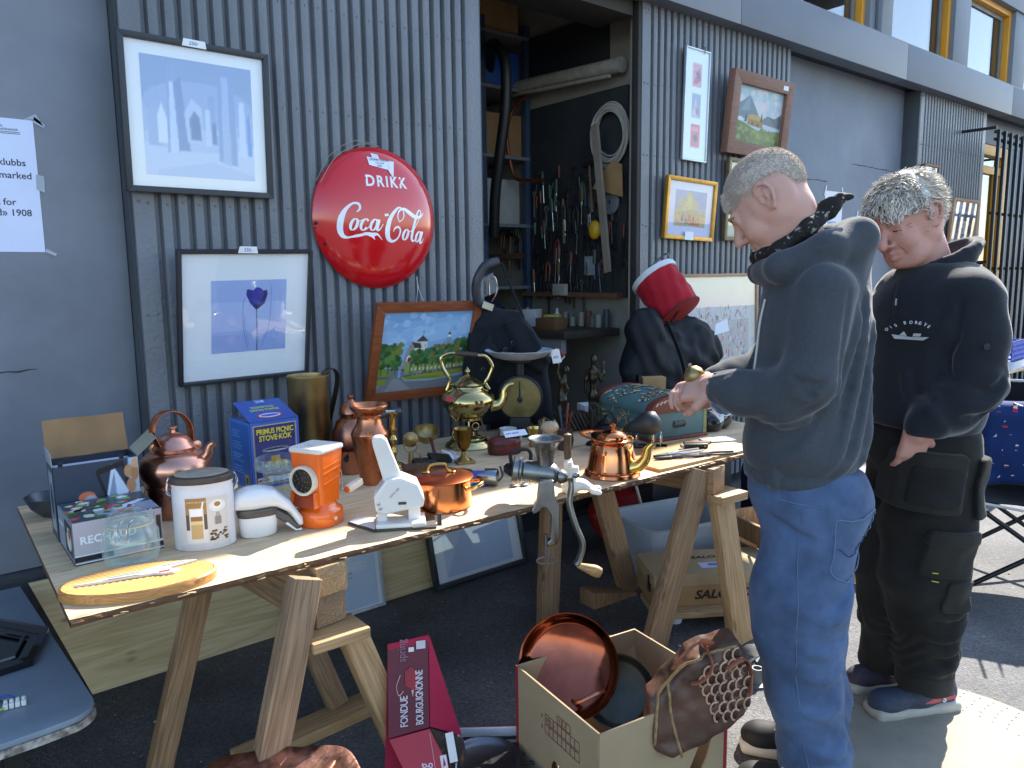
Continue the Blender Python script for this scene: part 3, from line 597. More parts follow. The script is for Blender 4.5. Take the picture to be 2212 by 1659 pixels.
for i, (y, z, col, lab) in enumerate(((3.95, 1.116, 'b9b9b4', 'white glue bottle standing on the workbench'), (4.08, 1.116, '7a1c18', 'dark red bottle standing on the workbench'), (3.66, 1.116, 'cfd2d0', 'clear jar standing on the workbench'))):
    b = MB().lathe([(.001, 0), (.022, 0), (.024, .06), (.018, .08), (.009, .09), (.009, .115), (.001, .116)], 14, (3.4, y, z)).build('bottle', M('bottle_'+col, col, .3), None); tag(b, lab, 'bottle')
wbx = thing('shoe_carton', 'white carton with a spade mark leaning on the dark blue bundle', 'carton', (3.1, 4.1, 1.30), R(-50), rot=(R(12), R(-18), R(-60)))
MB().bb((-.14, -.06, 0), (.14, .06, .12)).build('carton', M('carton_white', 'bdbcb8', .7), wbx, bevel=.002)
printed('print', wbx, fr((-.14, -.0605, 0), (1, 0, 0), (0, 0, 1)), .28, .12, [('3a3c40', rect(.08, .75, .28, .83))]+[('3a3c40', q) for q in stroke([(.72, .8), (.80, .85), (.88, .8), (.86, .5), (.8, .35), (.74, .5), (.72, .8)], .015, 4)]+[('3a3c40', rect(.79, .12, .81, .36))], .7)
nb = SDF((2.9, 3.85, 1.1), (3.35, 4.35, 1.34), .012).ell((3.12, 4.1, 1.2), (.14, .19, .1)).warp(lambda P: .012*vnoise(P, 25)).mesh('cloth_bundle', M('navy_cloth', '141c38', .9), None); tag(nb, 'dark blue cloth bundle under the white carton', 'bundle')
paper = M('paper', 'dfe3ea', .7, var=.04)
pt = MB().bb((3.552, 3.47, 1.44), (3.556, 3.56, 1.56)).build('photo_card', M('photo_card', '8b9096', .6, var=.3, vs=30), None); tag(pt, 'small pale photo card pinned below the tools', 'card')

# extra tools beside and below the board, jars and tins on the bench
random.seed(21)
for i, k in enumerate('wfwpswhfwswpfw'): hung(k, 4.16+.42*random.random(), 1.66+.3*random.random(), random.uniform(.8, 1.2), random.randrange(7))
for i, k in enumerate('fwswfwswfwsw'): hung(k, 3.2+.2*random.random(), 1.45+.5*random.random(), random.uniform(.8, 1.2), random.randrange(7))
BG = 'tins and jars crowding the back of the workbench'
for i in range(16):
    y = 3.32+.055*i+random.uniform(-.01, .01); h_ = random.uniform(.05, .12); r_ = random.uniform(.018, .026); hx = random.choice(['5a5a56', '3a4650', '6a3a2a', '8a867a', '2a2c2e', '70603a'])
    q = MB().lathe([(.0005, 0), (r_, 0), (r_, h_*.9), (r_*.9, h_*.92), (r_*.9, h_), (.0005, h_)], 14, (3.5+random.uniform(-.02, .02), y, 1.1155)).build('bench_tin', M('bench_'+hx, hx, .5), None); tag(q, 'small tin or jar standing at the back of the workbench', 'tin', BG)
for i, (x, y, z, w_, d_, h_, hx, lb) in enumerate(((3.3, 3.75, .013, .3, .3, .35, '3a2f26', 'dark wooden chest under the workbench'), (3.35, 4.05, .013, .3, .25, .5, '24282c', 'tall black case under the left of the workbench'), (3.3, 3.4, .013, .3, .25, .42, '4a4038', 'brown box under the right end of the workbench'))): clut('floor_box', (x-w_/2, y-d_/2, z), (x+w_/2, y+d_/2, z+h_), hx, lb, 'box', 5*i)
# ================================================================== pictures and signs on the wall
pglass = glassm('picture_glass', (.97, .98, .98), 1.45)
white = M('mount_white', 'e9ecf2', .8, var=.02)
def framed(name, label, cat, loc, W, H, fw, depth, fmat, mount, win, layers, lean=0, roll=0, rz=0, glass=True, bev=.002, rough=.6, extra=None):
    """loc: bottom centre of the back; front faces local -Y"""
    t = thing(name, label, cat, loc, rot=Euler((lean, roll, rz)))
    def rail(a, b, cc, d): MB().add([(a[0], -depth, a[1]), (b[0], -depth, b[1]), (cc[0], -depth, cc[1]), (d[0], -depth, d[1]), (a[0], 0, a[1]), (b[0], 0, b[1]), (cc[0], 0, cc[1]), (d[0], 0, d[1])], [(0, 1, 2, 3), (7, 6, 5, 4), (0, 4, 5, 1), (1, 5, 6, 2), (2, 6, 7, 3), (3, 7, 4, 0)]).build('frame_rail', fmat, t, bevel=bev)
    w, g = W/2, .0004; I = [(-w+fw, fw), (w-fw, fw), (w-fw, H-fw), (-w+fw, H-fw)]; O = [(-w, 0), (w, 0), (w, H), (-w, H)]
    for k in range(4):
        a, b = O[k], O[(k+1) % 4]; cc, d = I[(k+1) % 4], I[k]; rail(a, b, cc, d)
    rec = depth*.55
    MB().bb((-w+fw*.7, -depth+rec, fw*.7), (w-fw*.7, -.002, H-fw*.7)).build('mount', mount, t, smooth=0)
    x0, z0, x1, z1 = win
    printed('print', t, fr((x0, -depth+rec-.0002, z0), (1, 0, 0), (0, 0, 1)), x1-x0, z1-z0, layers, rough)
    if glass: MB().bb((-w+fw*.9, -depth+rec-.006, fw*.9), (w-fw*.9, -depth+rec-.004, H-fw*.9)).build('pane', pglass, t, smooth=0)
    return t
def pricetag(parent, x, z, y, w, s, rot=0):
    f = fr((x, y, z), (math.cos(rot), 0, math.sin(rot)), (-math.sin(rot), 0, math.cos(rot)))
    o = MB().prism([(-w/2, -.012), (w/2, -.013), (w/2-.004, .012), (-w/2+.006, .013)], 0, .0006, f).build('price_tape', M('masking_tape', 'd9e0e2', .7), parent, smooth=0)
    text(s, .017, flatm('24358a'), o, f @ Matrix.Translation((-w*.22, -.006, .0008)), shear=.2)
blackframe = M('black_frame', '24272e', .4, var=.08); 
# arches print
A = [('a9bbdc', rect(0, 0, 1, 1)), ('8fa5cc', rect(0, .62, 1, 1)), ('9db2d8', circ(.5, .62, .5, .2)), ('c3d0ea', rect(0, 0, 1, .3)), ('b5c5e4', circ(.45, .32, .5, .1)),
     ('a2b6da', [(.04, .25), (.04, .5), (.08, .62), (.14, .5), (.15, .25)]), ('d7e0f2', [(.12, .28), (.12, .5), (.16, .62), (.2, .5), (.21, .28)]), ('93a8d0', [(.2, .2), (.22, .95), (.3, .95), (.31, .2)]), ('c8d5ee', [(.22, .2), (.24, .8), (.27, .8), (.3, .2)]),
     ('7f97c4', [(.3, .22), (.28, .8), (.34, .85), (.4, .22)]), ('bccbe8', [(.38, .3), (.36, .55), (.43, .68), (.52, .6), (.53, .3)]), ('8096c0', [(.41, .32), (.4, .5), (.45, .58), (.5, .52), (.51, .32)]), ('6f86b2', [(.42, .32), (.42, .5), (.455, .56), (.49, .5), (.5, .32)]),
     ('91a8d2', [(.58, .3), (.58, .72), (.64, .72), (.64, .3)]), ('c6d3ec', [(.54, .28), (.55, .6), (.59, .6), (.6, .28)]), ('7189ba', [(.61, .3), (.61, .48), (.64, .5), (.655, .3)]),
     ('8ca4d0', [(.66, .16), (.68, .95), (.82, .95), (.84, .12)]), ('a9bce0', [(.70, .14), (.71, .9), (.77, .9), (.78, .12)]), ('c9d6ef', [(.86, .22), (.87, .7), (.92, .7), (.93, .2)]), ('6f97dc', [(.945, .22), (.94, .55), (.97, .6), (.985, .22)]), ('b6c6e6', [(.1, .05), (.6, .14), (1, .04), (1, 0), (.1, 0)])]
t = framed('framed_picture', 'black framed print of pale blue arches and pillars, highest on the left corrugated panel', 'picture', (.982, 2.985, 1.755), .527, .532, .021, .03, blackframe, white, (-.193, .062, .197, .468), A, lean=R(2))
pricetag(t, -.01, .524, -.031, .085, '250r')
# tulip print
T = [('a4b5e4', rect(0, 0, 1, 1)), ('b2c1ea', rect(0, .3, 1, .7)), ('98abde', rect(0, 0, 1, .25))]
tul = [('3a3f6a', q) for q in stroke([(.6, 0), (.6, .3), (.59, .58)], [.012, .01, .012])] + [('6a76b4', q) for q in stroke([(.48, .03), (.42, .3), (.41, .62), (.43, .75)], .008)] + [('7a86bc', q) for q in stroke([(.66, .05), (.76, .35), (.79, .7), (.78, .95)], .008)] + [('7a86bc', q) for q in stroke([(.5, .06), (.45, .28), (.43, .5)], .006)]
tul += [('34338e', [(.59, .58), (.5, .68), (.45, .8), (.46, .87), (.5, .87), (.545, .855), (.59, .9), (.64, .89), (.68, .85), (.73, .86), (.74, .8), (.7, .67)]), ('3a3aa0', [(.59, .6), (.54, .7), (.53, .83), (.59, .89), (.65, .85), (.64, .7)]), ('20206a', [(.59, .59), (.65, .7), (.7, .84), (.735, .85), (.73, .76)]), ('23305a', [(.59, .58), (.55, .64), (.59, .68), (.64, .64)])]
t = framed('framed_picture', 'black framed print of a single dark blue tulip, leaning out at the top', 'picture', (1.10, 2.985, 1.058), .51, .51, .014, .028, blackframe, white, (-.135, .115, .155, .395), T+tul, lean=R(12), roll=R(-.6))
pricetag(t, -.005, .512, -.03, .075, '250,-')
# enamel button sign
sg = thing('enamel_sign', 'round red domed enamel sign with white script lettering, hung by string', 'sign', (1.712, 2.985, 1.697))
prof = [(.0005, .078), (.06, .077), (.12, .072), (.18, .062), (.22, .051), (.255, .037), (.278, .022), (.289, .010), (.296, .004), (.298, 0), (.292, -.004)]
def dome(v):
    r_ = math.hypot(v[0], v[1]); z = np.interp(r_, [p[0] for p in prof[:-1]], [p[1] for p in prof[:-1]]); return Vector((v[0], v[1], z+.0004+v[2]))
SF = fr((0, 0, 0), (1, 0, 0), (0, 0, 1))
MB().lathe(prof, 96, ax=(0, -1, 0)).build('disc', M('red_enamel', 'c3141c', .16, var=.03, coat=.6), sg, smooth=60)
wpaint = M('sign_white', 'e4e8ee', .3)
text('DRIKK', .064, wpaint, sg, SF @ Matrix.Translation((-.083, .128, .0)), bold=.025, space=1.25, sx=.92, warp=None if False else (lambda v: dome((v[0]-.0, v[1], v[2])) - Vector((0, 0, 0)) if False else Vector((v[0], v[1], v[2]+dome((v[0]-.083, v[1]+.128, 0)).z))))
def K(x, y): return ((x-950)/610*.415+.0, -(y-1468)/610*.415*1.02-.03)
def ring(cx, cy, rx, ry, w0, w1, a0=0, a1=360, sl=.35, n=16):
    pts = []; ws = []
    for i in range(n+1):
        a = R(a0+(a1-a0)*i/n); x, y = rx*math.cos(a), -ry*math.sin(a); pts.append(K(cx+x-y*sl, cy+y)); ws.append((w0+(w1-w0)*abs(math.cos(a))))
    return pts, ws
S1 = []
def sk(pts, w, raw=False):
    ws = w if hasattr(w, '__len__') else [w]*len(pts); k = .415/610
    S1.extend(stroke(pts if raw else [K(*p) for p in pts], [q*k for q in ws], 5))
def rg(*a, **k): p, w = ring(*a, **k); sk(p, w, True)
sk([(757, 1400), (778, 1378), (772, 1352), (735, 1350), (690, 1385), (660, 1440), (652, 1500), (668, 1540), (705, 1550), (750, 1535), (800, 1528)], [6, 14, 16, 12, 22, 36, 36, 26, 10, 7, 6])
sk([(690, 1550), (760, 1540), (815, 1526), (855, 1532), (890, 1528), (925, 1562)], [8, 14, 18, 26, 14, 2]); sk([(850, 1534), (868, 1552), (874, 1560)], [20, 8, 2])
rg(738, 1472, 20, 33, 6, 19); sk([(752, 1442), (775, 1452), (800, 1440)], [6, 5, 5])
rg(805, 1472, 22, 33, 6, 18, 40, 330); sk([(815, 1500), (838, 1480), (858, 1445)], [6, 5, 5])
rg(868, 1472, 20, 33, 6, 18); sk([(905, 1440), (893, 1480), (890, 1502), (908, 1498), (932, 1466)], [18, 18, 16, 8, 4]); 
sk([(945, 1412), (972, 1408)], 14)
sk([(1050, 1450), (1082, 1425), (1085, 1385), (1060, 1362), (1030, 1375), (985, 1430), (962, 1500), (968, 1550), (1000, 1568), (1040, 1545), (1058, 1500), (1040, 1480), (1015, 1490), (1005, 1510)], [5, 7, 9, 10, 16, 26, 34, 30, 16, 10, 12, 14, 10, 4])
sk([(1050, 1450), (1040, 1420), (1050, 1385), (1085, 1368), (1130, 1390), (1175, 1412), (1220, 1412), (1252, 1385)], [5, 8, 10, 16, 26, 24, 16, 3])
rg(1098, 1525, 18, 32, 6, 18); sk([(1112, 1495), (1135, 1505), (1155, 1490)], [6, 5, 5])
sk([(1150, 1520), (1195, 1450), (1226, 1395), (1222, 1372), (1205, 1378), (1185, 1420), (1160, 1490), (1148, 1540), (1155, 1562), (1175, 1555), (1190, 1530)], [4, 5, 8, 9, 10, 16, 20, 18, 14, 8, 5])
rg(1203, 1535, 18, 32, 6, 17); sk([(1240, 1502), (1225, 1545), (1222, 1572), (1238, 1568), (1252, 1545)], [18, 18, 14, 8, 3])
mb = MB()
for i, q in enumerate(S1): mb.add([dome((p[0], p[1], .0001+.00002*(i % 7))) for p in q], [(0, 1, 2, 3)], 0, SF)
mb.build('script_lettering', wpaint, sg, smooth=0)
f = fr((0, 0, 0), (1, 0, 0), (0, 0, 1))
def onsign(poly, h, nm): 
    mb = MB(); mb.add([dome((x, y, h)) for x, y in poly], [tuple(range(len(poly)))], 0, SF); return mb.build(nm, M('masking_tape', 'd9e0e2', .7) if 'tape' in nm else paper, sg, smooth=0)
onsign([(-.055, .215), (.045, .198), (.05, .238), (-.058, .25)], .003, 'note'); onsign([(-.035, .245), (.0, .242), (-.004, .262), (-.034, .268)], .0035, 'note_tape'); onsign([(.03, .2), (.052, .165), (.07, .238), (.045, .24)], .0037, 'note_tape')
for s_, x, y, z_ in (('ORIGINALT EMALJESK', -.052, .236, .0095), ('Coca Cola', -.025, .224, .0095), ('3500,-', -.02, .211, .0105)):
    text(s_, z_, flatm('24358a'), sg, SF @ Matrix.Translation((x, y, dome((0, y, 0)).z+.0042)), shear=.15)
for x, y, s_ in ((-.288, -.03, .008), (-.255, -.115, .009), (.13, -.26, .006), (-.29, -.05, .004)):
    mb = MB(); mb.add([dome((x+s_*math.cos(a)*random.uniform(.6, 1.2), y+s_*math.sin(a)*random.uniform(.6, 1.2), .0003)) for a in [R(40*k) for k in range(9)]], [tuple(range(9))], 0, SF); mb.build('enamel_chip', M('chip_black', '16110f', .7), sg, smooth=0)
MB().tube(spline([(-.27, -.03, .13), (-.2, -.035, .235), (-.1, -.03, .293), (-.02, -.02, .306), (.02, -.01, .30)], 6), .0016, 5).tube(spline([(-.28, -.02, .14), (-.22, -.02, .24), (-.11, -.02, .31), (0, -.015, .31)], 6), .0014, 5).build('string', M('twine', '8d846f', .9), sg)
MB().tube(spline([(.19, -.01, -.25), (.185, -.03, -.30), (.2, -.03, -.34), (.21, -.03, -.36)], 5), .0016, 5).tube(spline([(.19, -.01, -.25), (.18, -.03, -.31), (.172, -.03, -.37)], 5), .0016, 5).build('string', M('string_white', 'b8b8b8', .9), sg)
# church painting
teak = wood('teak_frame', '8a4a26', '6a3418', 0, 1.4, .45, .15, False); 
def blobs(x0, x1, y0, y1, n, cols, s0=.02, s1=.04, seed=1):
    rr = random.Random(seed); o = []
    for k in range(n):
        x, y, s_ = rr.uniform(x0, x1), rr.uniform(y0, y1), rr.uniform(s0, s1); o.append((rr.choice(cols), [(x+s_*math.cos(a)*rr.uniform(.6, 1.2), y+s_*math.sin(a)*rr.uniform(.7, 1.3)) for a in [R(45*j) for j in range(8)]]))
    return o
gr = ['2f5a2c', '3f6e35', '274b28', '56803c', '6a7a35', '3a6a4a', '7a6a30']
L = [('7fa6cf', rect(0, 0, 1, 1)), ('8fb3d8', [(0, .5), (1, .7), (1, .9), (0, .75)]), ('6f99c6', [(0, .85), (1, .95), (1, 1), (0, 1)]), ('9dbfe0', [(.1, .55), (.6, .72), (.55, .78), (.1, .62)])]
L += blobs(.0, 1, .6, .98, 60, ['86aed6', '93b8dc', '7aa3cc'], .02, .06, 3)
L += [('8d8d86', [(.27, .35), (.3, .52), (.34, .62), (.38, .55), (.46, .5), (.46, .35)]), ('c9ccca', [(.38, .5), (.38, .63), (.52, .63), (.52, .48), (.46, .46)]), ('3f3b3a', [(.34, .62), (.44, .6), (.46, .54), (.38, .54)]), ('3f3b3a', [(.39, .62), (.455, .7), (.53, .62)]), ('e0e2e2', rect(.395, .49, .45, .535)), ('3f3b3a', [(.38, .49), (.5, .49), (.52, .46), (.38, .46)]), ('2a2a2a', rect(.455, .7, .459, .745)), ('2a2a2a', circ(.457, .745, .006, .008, 8)), ('2a2a2a', rect(.495, .55, .5, .58)),
      ('3f3b3a', [(.5, .52), (.54, .52), (.58, .47), (.52, .46)]), ('8d8d86', [(.68, .45), (.76, .66), (.84, .45)]), ('2c2a2a', [(.76, .68), (.68, .53), (.685, .53), (.76, .67), (.83, .53), (.835, .53)]), ('d9dcdc', rect(.745, .66, .778, .69)), ('3f3b3a', [(.738, .69), (.76, .735), (.785, .69)]), ('2a2a2a', rect(.759, .73, .763, .76)), ('e4e4e4', circ(.33, .4, .025, .05)), ('7a2a20', circ(.335, .385, .018, .045)), ('2a2a2a', rect(.757, .56, .765, .585)), ('2a2a2a', rect(.33, .55, .338, .57)), ('2a2a2a', rect(.405, .505, .412, .52)), ('2a2a2a', rect(.43, .505, .437, .52))]
L += [('8e8e8a', [(.2, .26), (.3, .37), (.38, .37), (.33, .28)]), ('6f8a3c', rect(0, .14, .2, .3)), ('8a9a48', rect(.3, .2, 1, .32))]
L += blobs(.0, .23, .32, .6, 90, gr, .025, .05, 5) + blobs(.36, .62, .34, .5, 90, gr, .022, .04, 6) + blobs(.58, .86, .34, .56, 90, gr, .022, .04, 7) + blobs(.86, 1.0, .34, .62, 60, gr, .025, .045, 8)
L += [('2a4424', rect(.04+.075*k, .22, .05+.075*k, .36)) for k in range(3)] + [('2a4424', rect(.36+.08*k, .22, .372+.08*k, .36)) for k in range(8)]
for k in range(14): L += [('c8cdb4', rect(.37+.045*k, .25, .388+.045*k, .29))]
L += [('5d6266', rect(0, .16, .14, .2)), ('5d6266', [(.3, .2), (1, .27), (1, .2), (.3, .16)])] + blobs(.3, 1, .18, .235, 60, ['7d8286', '484c50', '8d9296'], .008, .015, 9)
L += [('6e7480', rect(.14, .16, .18, .27)), ('3a3e46', [(.135, .27), (.16, .31), (.185, .27)]), ('6e7480', rect(.2, .17, .235, .27)), ('3a3e46', [(.195, .27), (.217, .31), (.24, .27)]), ('6e7480', rect(.26, .17, .3, .26)), ('3a3e46', [(.255, .26), (.28, .29), (.305, .26)])]
L += [('75777c', [(0, 0), (0, .04), (.14, .17), (.28, .17), (.32, .12), (.6, .1), (1, .14), (1, 0)]), ('8a8c90', [(.1, 0), (.18, .16), (.24, .16), (.4, 0)]), ('7d8b34', [(0, .07), (0, .17), (.13, .16), (.1, .1)]), ('93962f', [(.29, .17), (.33, .13), (.7, .12), (1, .18), (1, .23), (.6, .2)]), ('6c8a2e', [(.3, .17), (.36, .14), (.7, .13), (.7, .16)])]
L = [(h, [[(min(1, max(0, x)), min(1, max(0, y))) for x, y in p] for p in (q if isinstance(q[0], list) else [q])]) for h, q in L]
t = framed('framed_painting', 'teak framed naive painting of a white church behind green trees', 'painting', (1.872, 2.955, .905), .548, .452, .042, .022, teak, white, (-.233, .042, .233, .41), L, lean=R(16), roll=R(.8), glass=False, rough=.45)
# narrow triptych
alu = M('aluminium_frame', 'b5bcc4', .35, .6)
P3 = [('dfe8ec', rect(0, 0, 1, 1)), ('cc8f98', rect(.3, .67, .72, .89)), ('b04a58', [(.35, .7), (.6, .86), (.7, .74), (.5, .7)]), ('6a4a5a', [(.38, .82), (.68, .8), (.6, .74)]), ('8d98b4', rect(.31, .39, .71, .61)), ('c2b6c4', [(.33, .4), (.5, .58), (.6, .4)]), ('b05868', [(.45, .5), (.68, .45), (.55, .41)]), ('cf5a68', rect(.32, .11, .73, .33)), ('5a3a58', circ(.53, .2, .1, .035)), ('e08a90', rect(.36, .26, .66, .3))]
t = framed('framed_picture', 'tall narrow silver framed picture with three small reddish squares', 'picture', (3.89, 2.985, 2.112), .232, .642, .009, .018, alu, white, (-.105, .012, .105, .63), P3, lean=R(1), roll=R(.8))
MB().tube([(.05, -.02, .645), (.045, -.022, .66), (.055, -.022, .66), (.05, -.02, .62)], .002, 5).build('hook', dark, t)
# mountain painting
ash = wood('rough_oak_frame', '8a6350', '6b4a3c', 0, 1.5, .6, .2, False)
L = [('9fb4bd', rect(0, 0, 1, 1)), ('b8b9bf', [(.3, .5), (1, .55), (1, .85), (.4, .8)]), ('8fabb6', rect(0, .85, 1, 1)), ('c2b0ae', [(.5, .65), (.9, .62), (.95, .72), (.6, .75)])] + blobs(0, 1, .6, .97, 50, ['a9bac2', '97b0ba', 'bcbcc2'], .04, .09, 21)
L += [('56707f', [(0, .45), (0, .68), (.12, .72), (.27, .86), (.36, .74), (.52, .5), (.5, .4)]), ('6d8794', [(.1, .55), (.27, .86), (.3, .6)]), ('5a6570', [(.5, .4), (.7, .55), (.85, .52), (1, .62), (1, .35)]), ('44525c', [(.7, .55), (.85, .52), (.9, .4)]), ('b9c7cc', [(0, .42), (.12, .46), (.2, .42), (.1, .36)]), ('566b3a', [(0, .4), (.2, .36), (.5, .25), (1, .3), (1, 0), (0, 0)]), ('6c7d42', [(.2, .3), (.6, .22), (1, .28), (1, .1), (.4, .05)]), ('4a5c34', [(0, .35), (.3, .2), (.5, 0), (0, 0)]), ('8a6a3c', [(.27, .34), (.28, .46), (.48, .48), (.6, .4), (.62, .3)]), ('a98a4c', [(.26, .44), (.3, .52), (.5, .53), (.62, .42), (.5, .43)]), ('5a4428', rect(.36, .33, .4, .4)), ('4a3c26', rect(.48, .32, .52, .38)), ('2f4434', [(.2, .38), (.23, .55), (.26, .38)]), ('2f4434', [(.54, .42), (.57, .6), (.6, .42)])] + blobs(.05, .95, .02, .28, 70, ['65773e', '7a8a4a', '52663a', '5c6f40'], .02, .05, 22)
L = [(h, [[(min(1, max(0, x)), min(1, max(0, y))) for x, y in p] for p in (q if isinstance(q[0], list) else [q])]) for h, q in L]
t = framed('framed_painting', 'wide wooden framed mountain painting with a farmhouse, above the other pictures', 'painting', (4.475, 2.97, 2.185), .66, .49, .075, .05, ash, white, (-.252, .077, .252, .413), L, lean=R(6), roll=R(.3), glass=False, rough=.4)
MB().bb((.2, -.052, .435), (.255, -.0505, .462)).build('price_label', paper, t)
# gold framed castle print
gold = M('gold_frame', 'b98a3a', .35, .6, var=.15, vs=20)
L = [('7388b8', rect(0, 0, 1, 1)), ('5a78b8', rect(.4, .55, 1, 1)), ('9a9678', [(.05, .4), (.15, .75), (.3, .7), (.4, .95), (.5, .98), (.6, .75), (.72, .7), (.75, .4)]), ('b0a67c', [(.25, .4), (.35, .75), (.45, .9), (.55, .6), (.6, .4)]), ('a89868', rect(0, 0, 1, .42)), ('8a8a6a', [(0, .35), (.5, .48), (1, .36), (1, .3), (0, .3)]), ('4a4a70', [(.2, .12), (.22, .36), (.28, .38), (.3, .12)]), ('a83848', [(.4, .05), (.44, .34), (.52, .36), (.56, .05)]), ('b05a38', [(.66, .04), (.68, .26), (.78, .28), (.82, .04)]), ('5a4a6a', [(.32, .06), (.34, .3), (.4, .3), (.41, .06)]), ('6a4a58', [(.56, .05), (.58, .3), (.64, .3), (.66, .05)])] + blobs(.05, .95, .05, .9, 60, ['8a90a0', 'a09a78', '6f80b0', '9a8a60'], .015, .04, 31)
t = framed('framed_picture', 'small gold framed print of a castle with strolling figures', 'picture', (3.845, 2.985, 1.645), .475, .362, .024, .028, gold, M('mount_lilac', 'c3c8e6', .8, var=.02), (-.145, .08, .155, .29), L, lean=R(3), roll=R(1.6))
MB().bb((-.05, -.0295, .0), (.03, -.0285, .05)).build('price_note', paper, t)
# green mounted picture half hidden behind the cropped head
L = [('c7cdb0', rect(0, 0, 1, 1)), ('7d97a8', rect(.15, .15, .85, .45)), ('50707a', [(.15, .15), (.4, .35), (.7, .2), (.85, .3), (.85, .15)]), ('a8a58c', rect(.15, .55, .85, .85))]
framed('framed_picture', 'old bronze framed picture with pale green mount under the mountain painting', 'picture', (4.46, 2.985, 1.65), .53, .51, .026, .03, M('bronze_frame', '6f6048', .45, .4, var=.2, vs=20), M('mount_green', 'c9d0b4', .8), (-.22, .04, .22, .46), L, lean=R(3))
# crowded print on the floor by the doorway
rr = random.Random(4)
L = [('c8c6c8', rect(0, 0, 1, 1)), ('b4aeb0', rect(.02, .02, .98, .78))]
for k in range(900):
    y = rr.random()**1.3*.86+.03; x = rr.uniform(.04, .93); h = rr.uniform(.012, .045); w_ = rr.uniform(.006, .022); L.append((rr.choice(['8d6a78', '6a7aa0', 'b8a890', '9a9aa8', '5a5a68', 'b04a58', 'd8d4d0', '8a9aaa', 'c8b46a', 'c8a8a0', 'e0dcd8', 'a8b0c8', 'b89890']), [(x, y), (x+w_, y), (x+w_*.8, y+h), (x+w_*.2, y+h)]))
t = framed('framed_poster', 'large framed print crowded with tiny colourful figures, standing beside the red bucket', 'picture', (4.1, 2.9, .56), .82, .88, .02, .025, wood('pale_wood_frame', 'b08a6a', '96704f', 0, 1.4, .5, .1, False), M('mount_cream', 'c6c7c2', .8, var=.03), (-.33, .05, .33, .74), L, lean=R(-2))
# printed notices taped to the concrete
po = thing('notice_poster', 'white laminated poster with black text taped to the left concrete wall', 'poster', (.475, 3.0985, 1.546), rot=(0, R(0), 0))
MB().bb((-.31, -.001, 0), (0, 0, .437)).build('sheet', M('laminated_sheet', 'c6d0ea', .25, var=.03), po)
ink = flatm('2b2f3c')
for s_, z, xe, sz in (('skibsklubbs', .285, .032, .031), ('loppemarked', .243, .018, .031), ('til inntekt for', .155, .071, .031), ('«land» 1908', .12, .028, .031), ('Norsk', .408, .088, .012), ('veteranskibsklubb', .398, .045, .012)):
    text(s_, sz, ink, po, fr((-xe, -.0013, z), (1, 0, 0), (0, 0, 1)), bold=.012 if sz > .02 else 0, align='RIGHT')
for z in (.387, .392): printed('rule', po, fr((-.2, -.0013, z), (1, 0, 0), (0, 0, 1)), .16, .002, [('55585f', rect(0, 0, 1, 1))])
for pts in ([(.0, .43), (.03, .415), (.035, .425), (.005, .45)], [(-.03, .436), (.0, .44), (.03, .42), (.01, .46)], [(-.008, .21), (.016, .2), (.018, .255), (-.006, .26)], [(0, 0), (.03, -.014), (.035, -.005), (.004, .012)]):
    MB().prism(pts, 0, .0004, fr((0, -.0016, 0), (1, 0, 0), (0, 0, 1))).build('tape', M('clear_tape', '9aa2ae', .25), po, smooth=0)
for x, z, w, h, lb in ((5.85, 1.72, .27, .34, 'white price list taped to the concrete wall between the two men'), (6.35, 1.55, .24, .34, 'second white sheet on the concrete wall beside the white haired man')):
    n_ = thing('paper_notice', lb, 'notice', (x, 3.1265, z)); MB().bb((-w/2, -.001, 0), (w/2, 0, h)).build('sheet', paper, n_)
    for k in range(3): printed('print', n_, fr((-w*.3, -.0013, h*(.75-.25*k)), (1, 0, 0), (0, 0, 1)), w*.5, h*.08, [('a8b0cc', rect(0, 0, 1, 1)), ('8890b0', rect(.1, .2, .8, .7))])
    for q in (-1, 1): MB().box((q*(w/2-.005), -.0015, h-.0), (.02, .0006, .08), (0, R(-15*q), 0)).build('tape', M('clear_tape', '9aa2ae', .25), n_)
L = [('8a90a8', rect(0, 0, 1, 1)), ('c0c8d4', rect(0, .78, 1, 1)), ('a08a88', rect(.5, .8, .75, 1)), ('6a6e88', [(.1, .5), (.2, .75), (.85, .75), (.95, .5), (.8, .2), (.2, .2)]), ('b8bcc8', rect(.35, .3, .7, .6)), ('4a4a58', [(.7, .2), (.75, .6), (.85, .65), (.9, .2)]), ('cfd2d8', rect(.1, 0, .9, .12))] + blobs(.1, .9, .1, .75, 40, ['7a7e94', '9a9eb0', '60647c'], .03, .07, 41)
framed('framed_picture', 'pale wood framed grey print leaning on the far corrugated panel', 'picture', (7.88, 2.96, 1.62), .6, .47, .03, .025, MATS['pale_wood_frame'], white, (-.26, .035, .26, .435), L, lean=R(3))
framed('framed_picture', 'sliver of a dark wood framed picture behind the white haired head', 'picture', (7.2, 2.985, 1.95), .3, .4, .02, .025, teak, M('mount_cream', 'bfc4b2', .8), (-.1, .06, .1, .34), [('7a8290', rect(0, 0, 1, 1))])
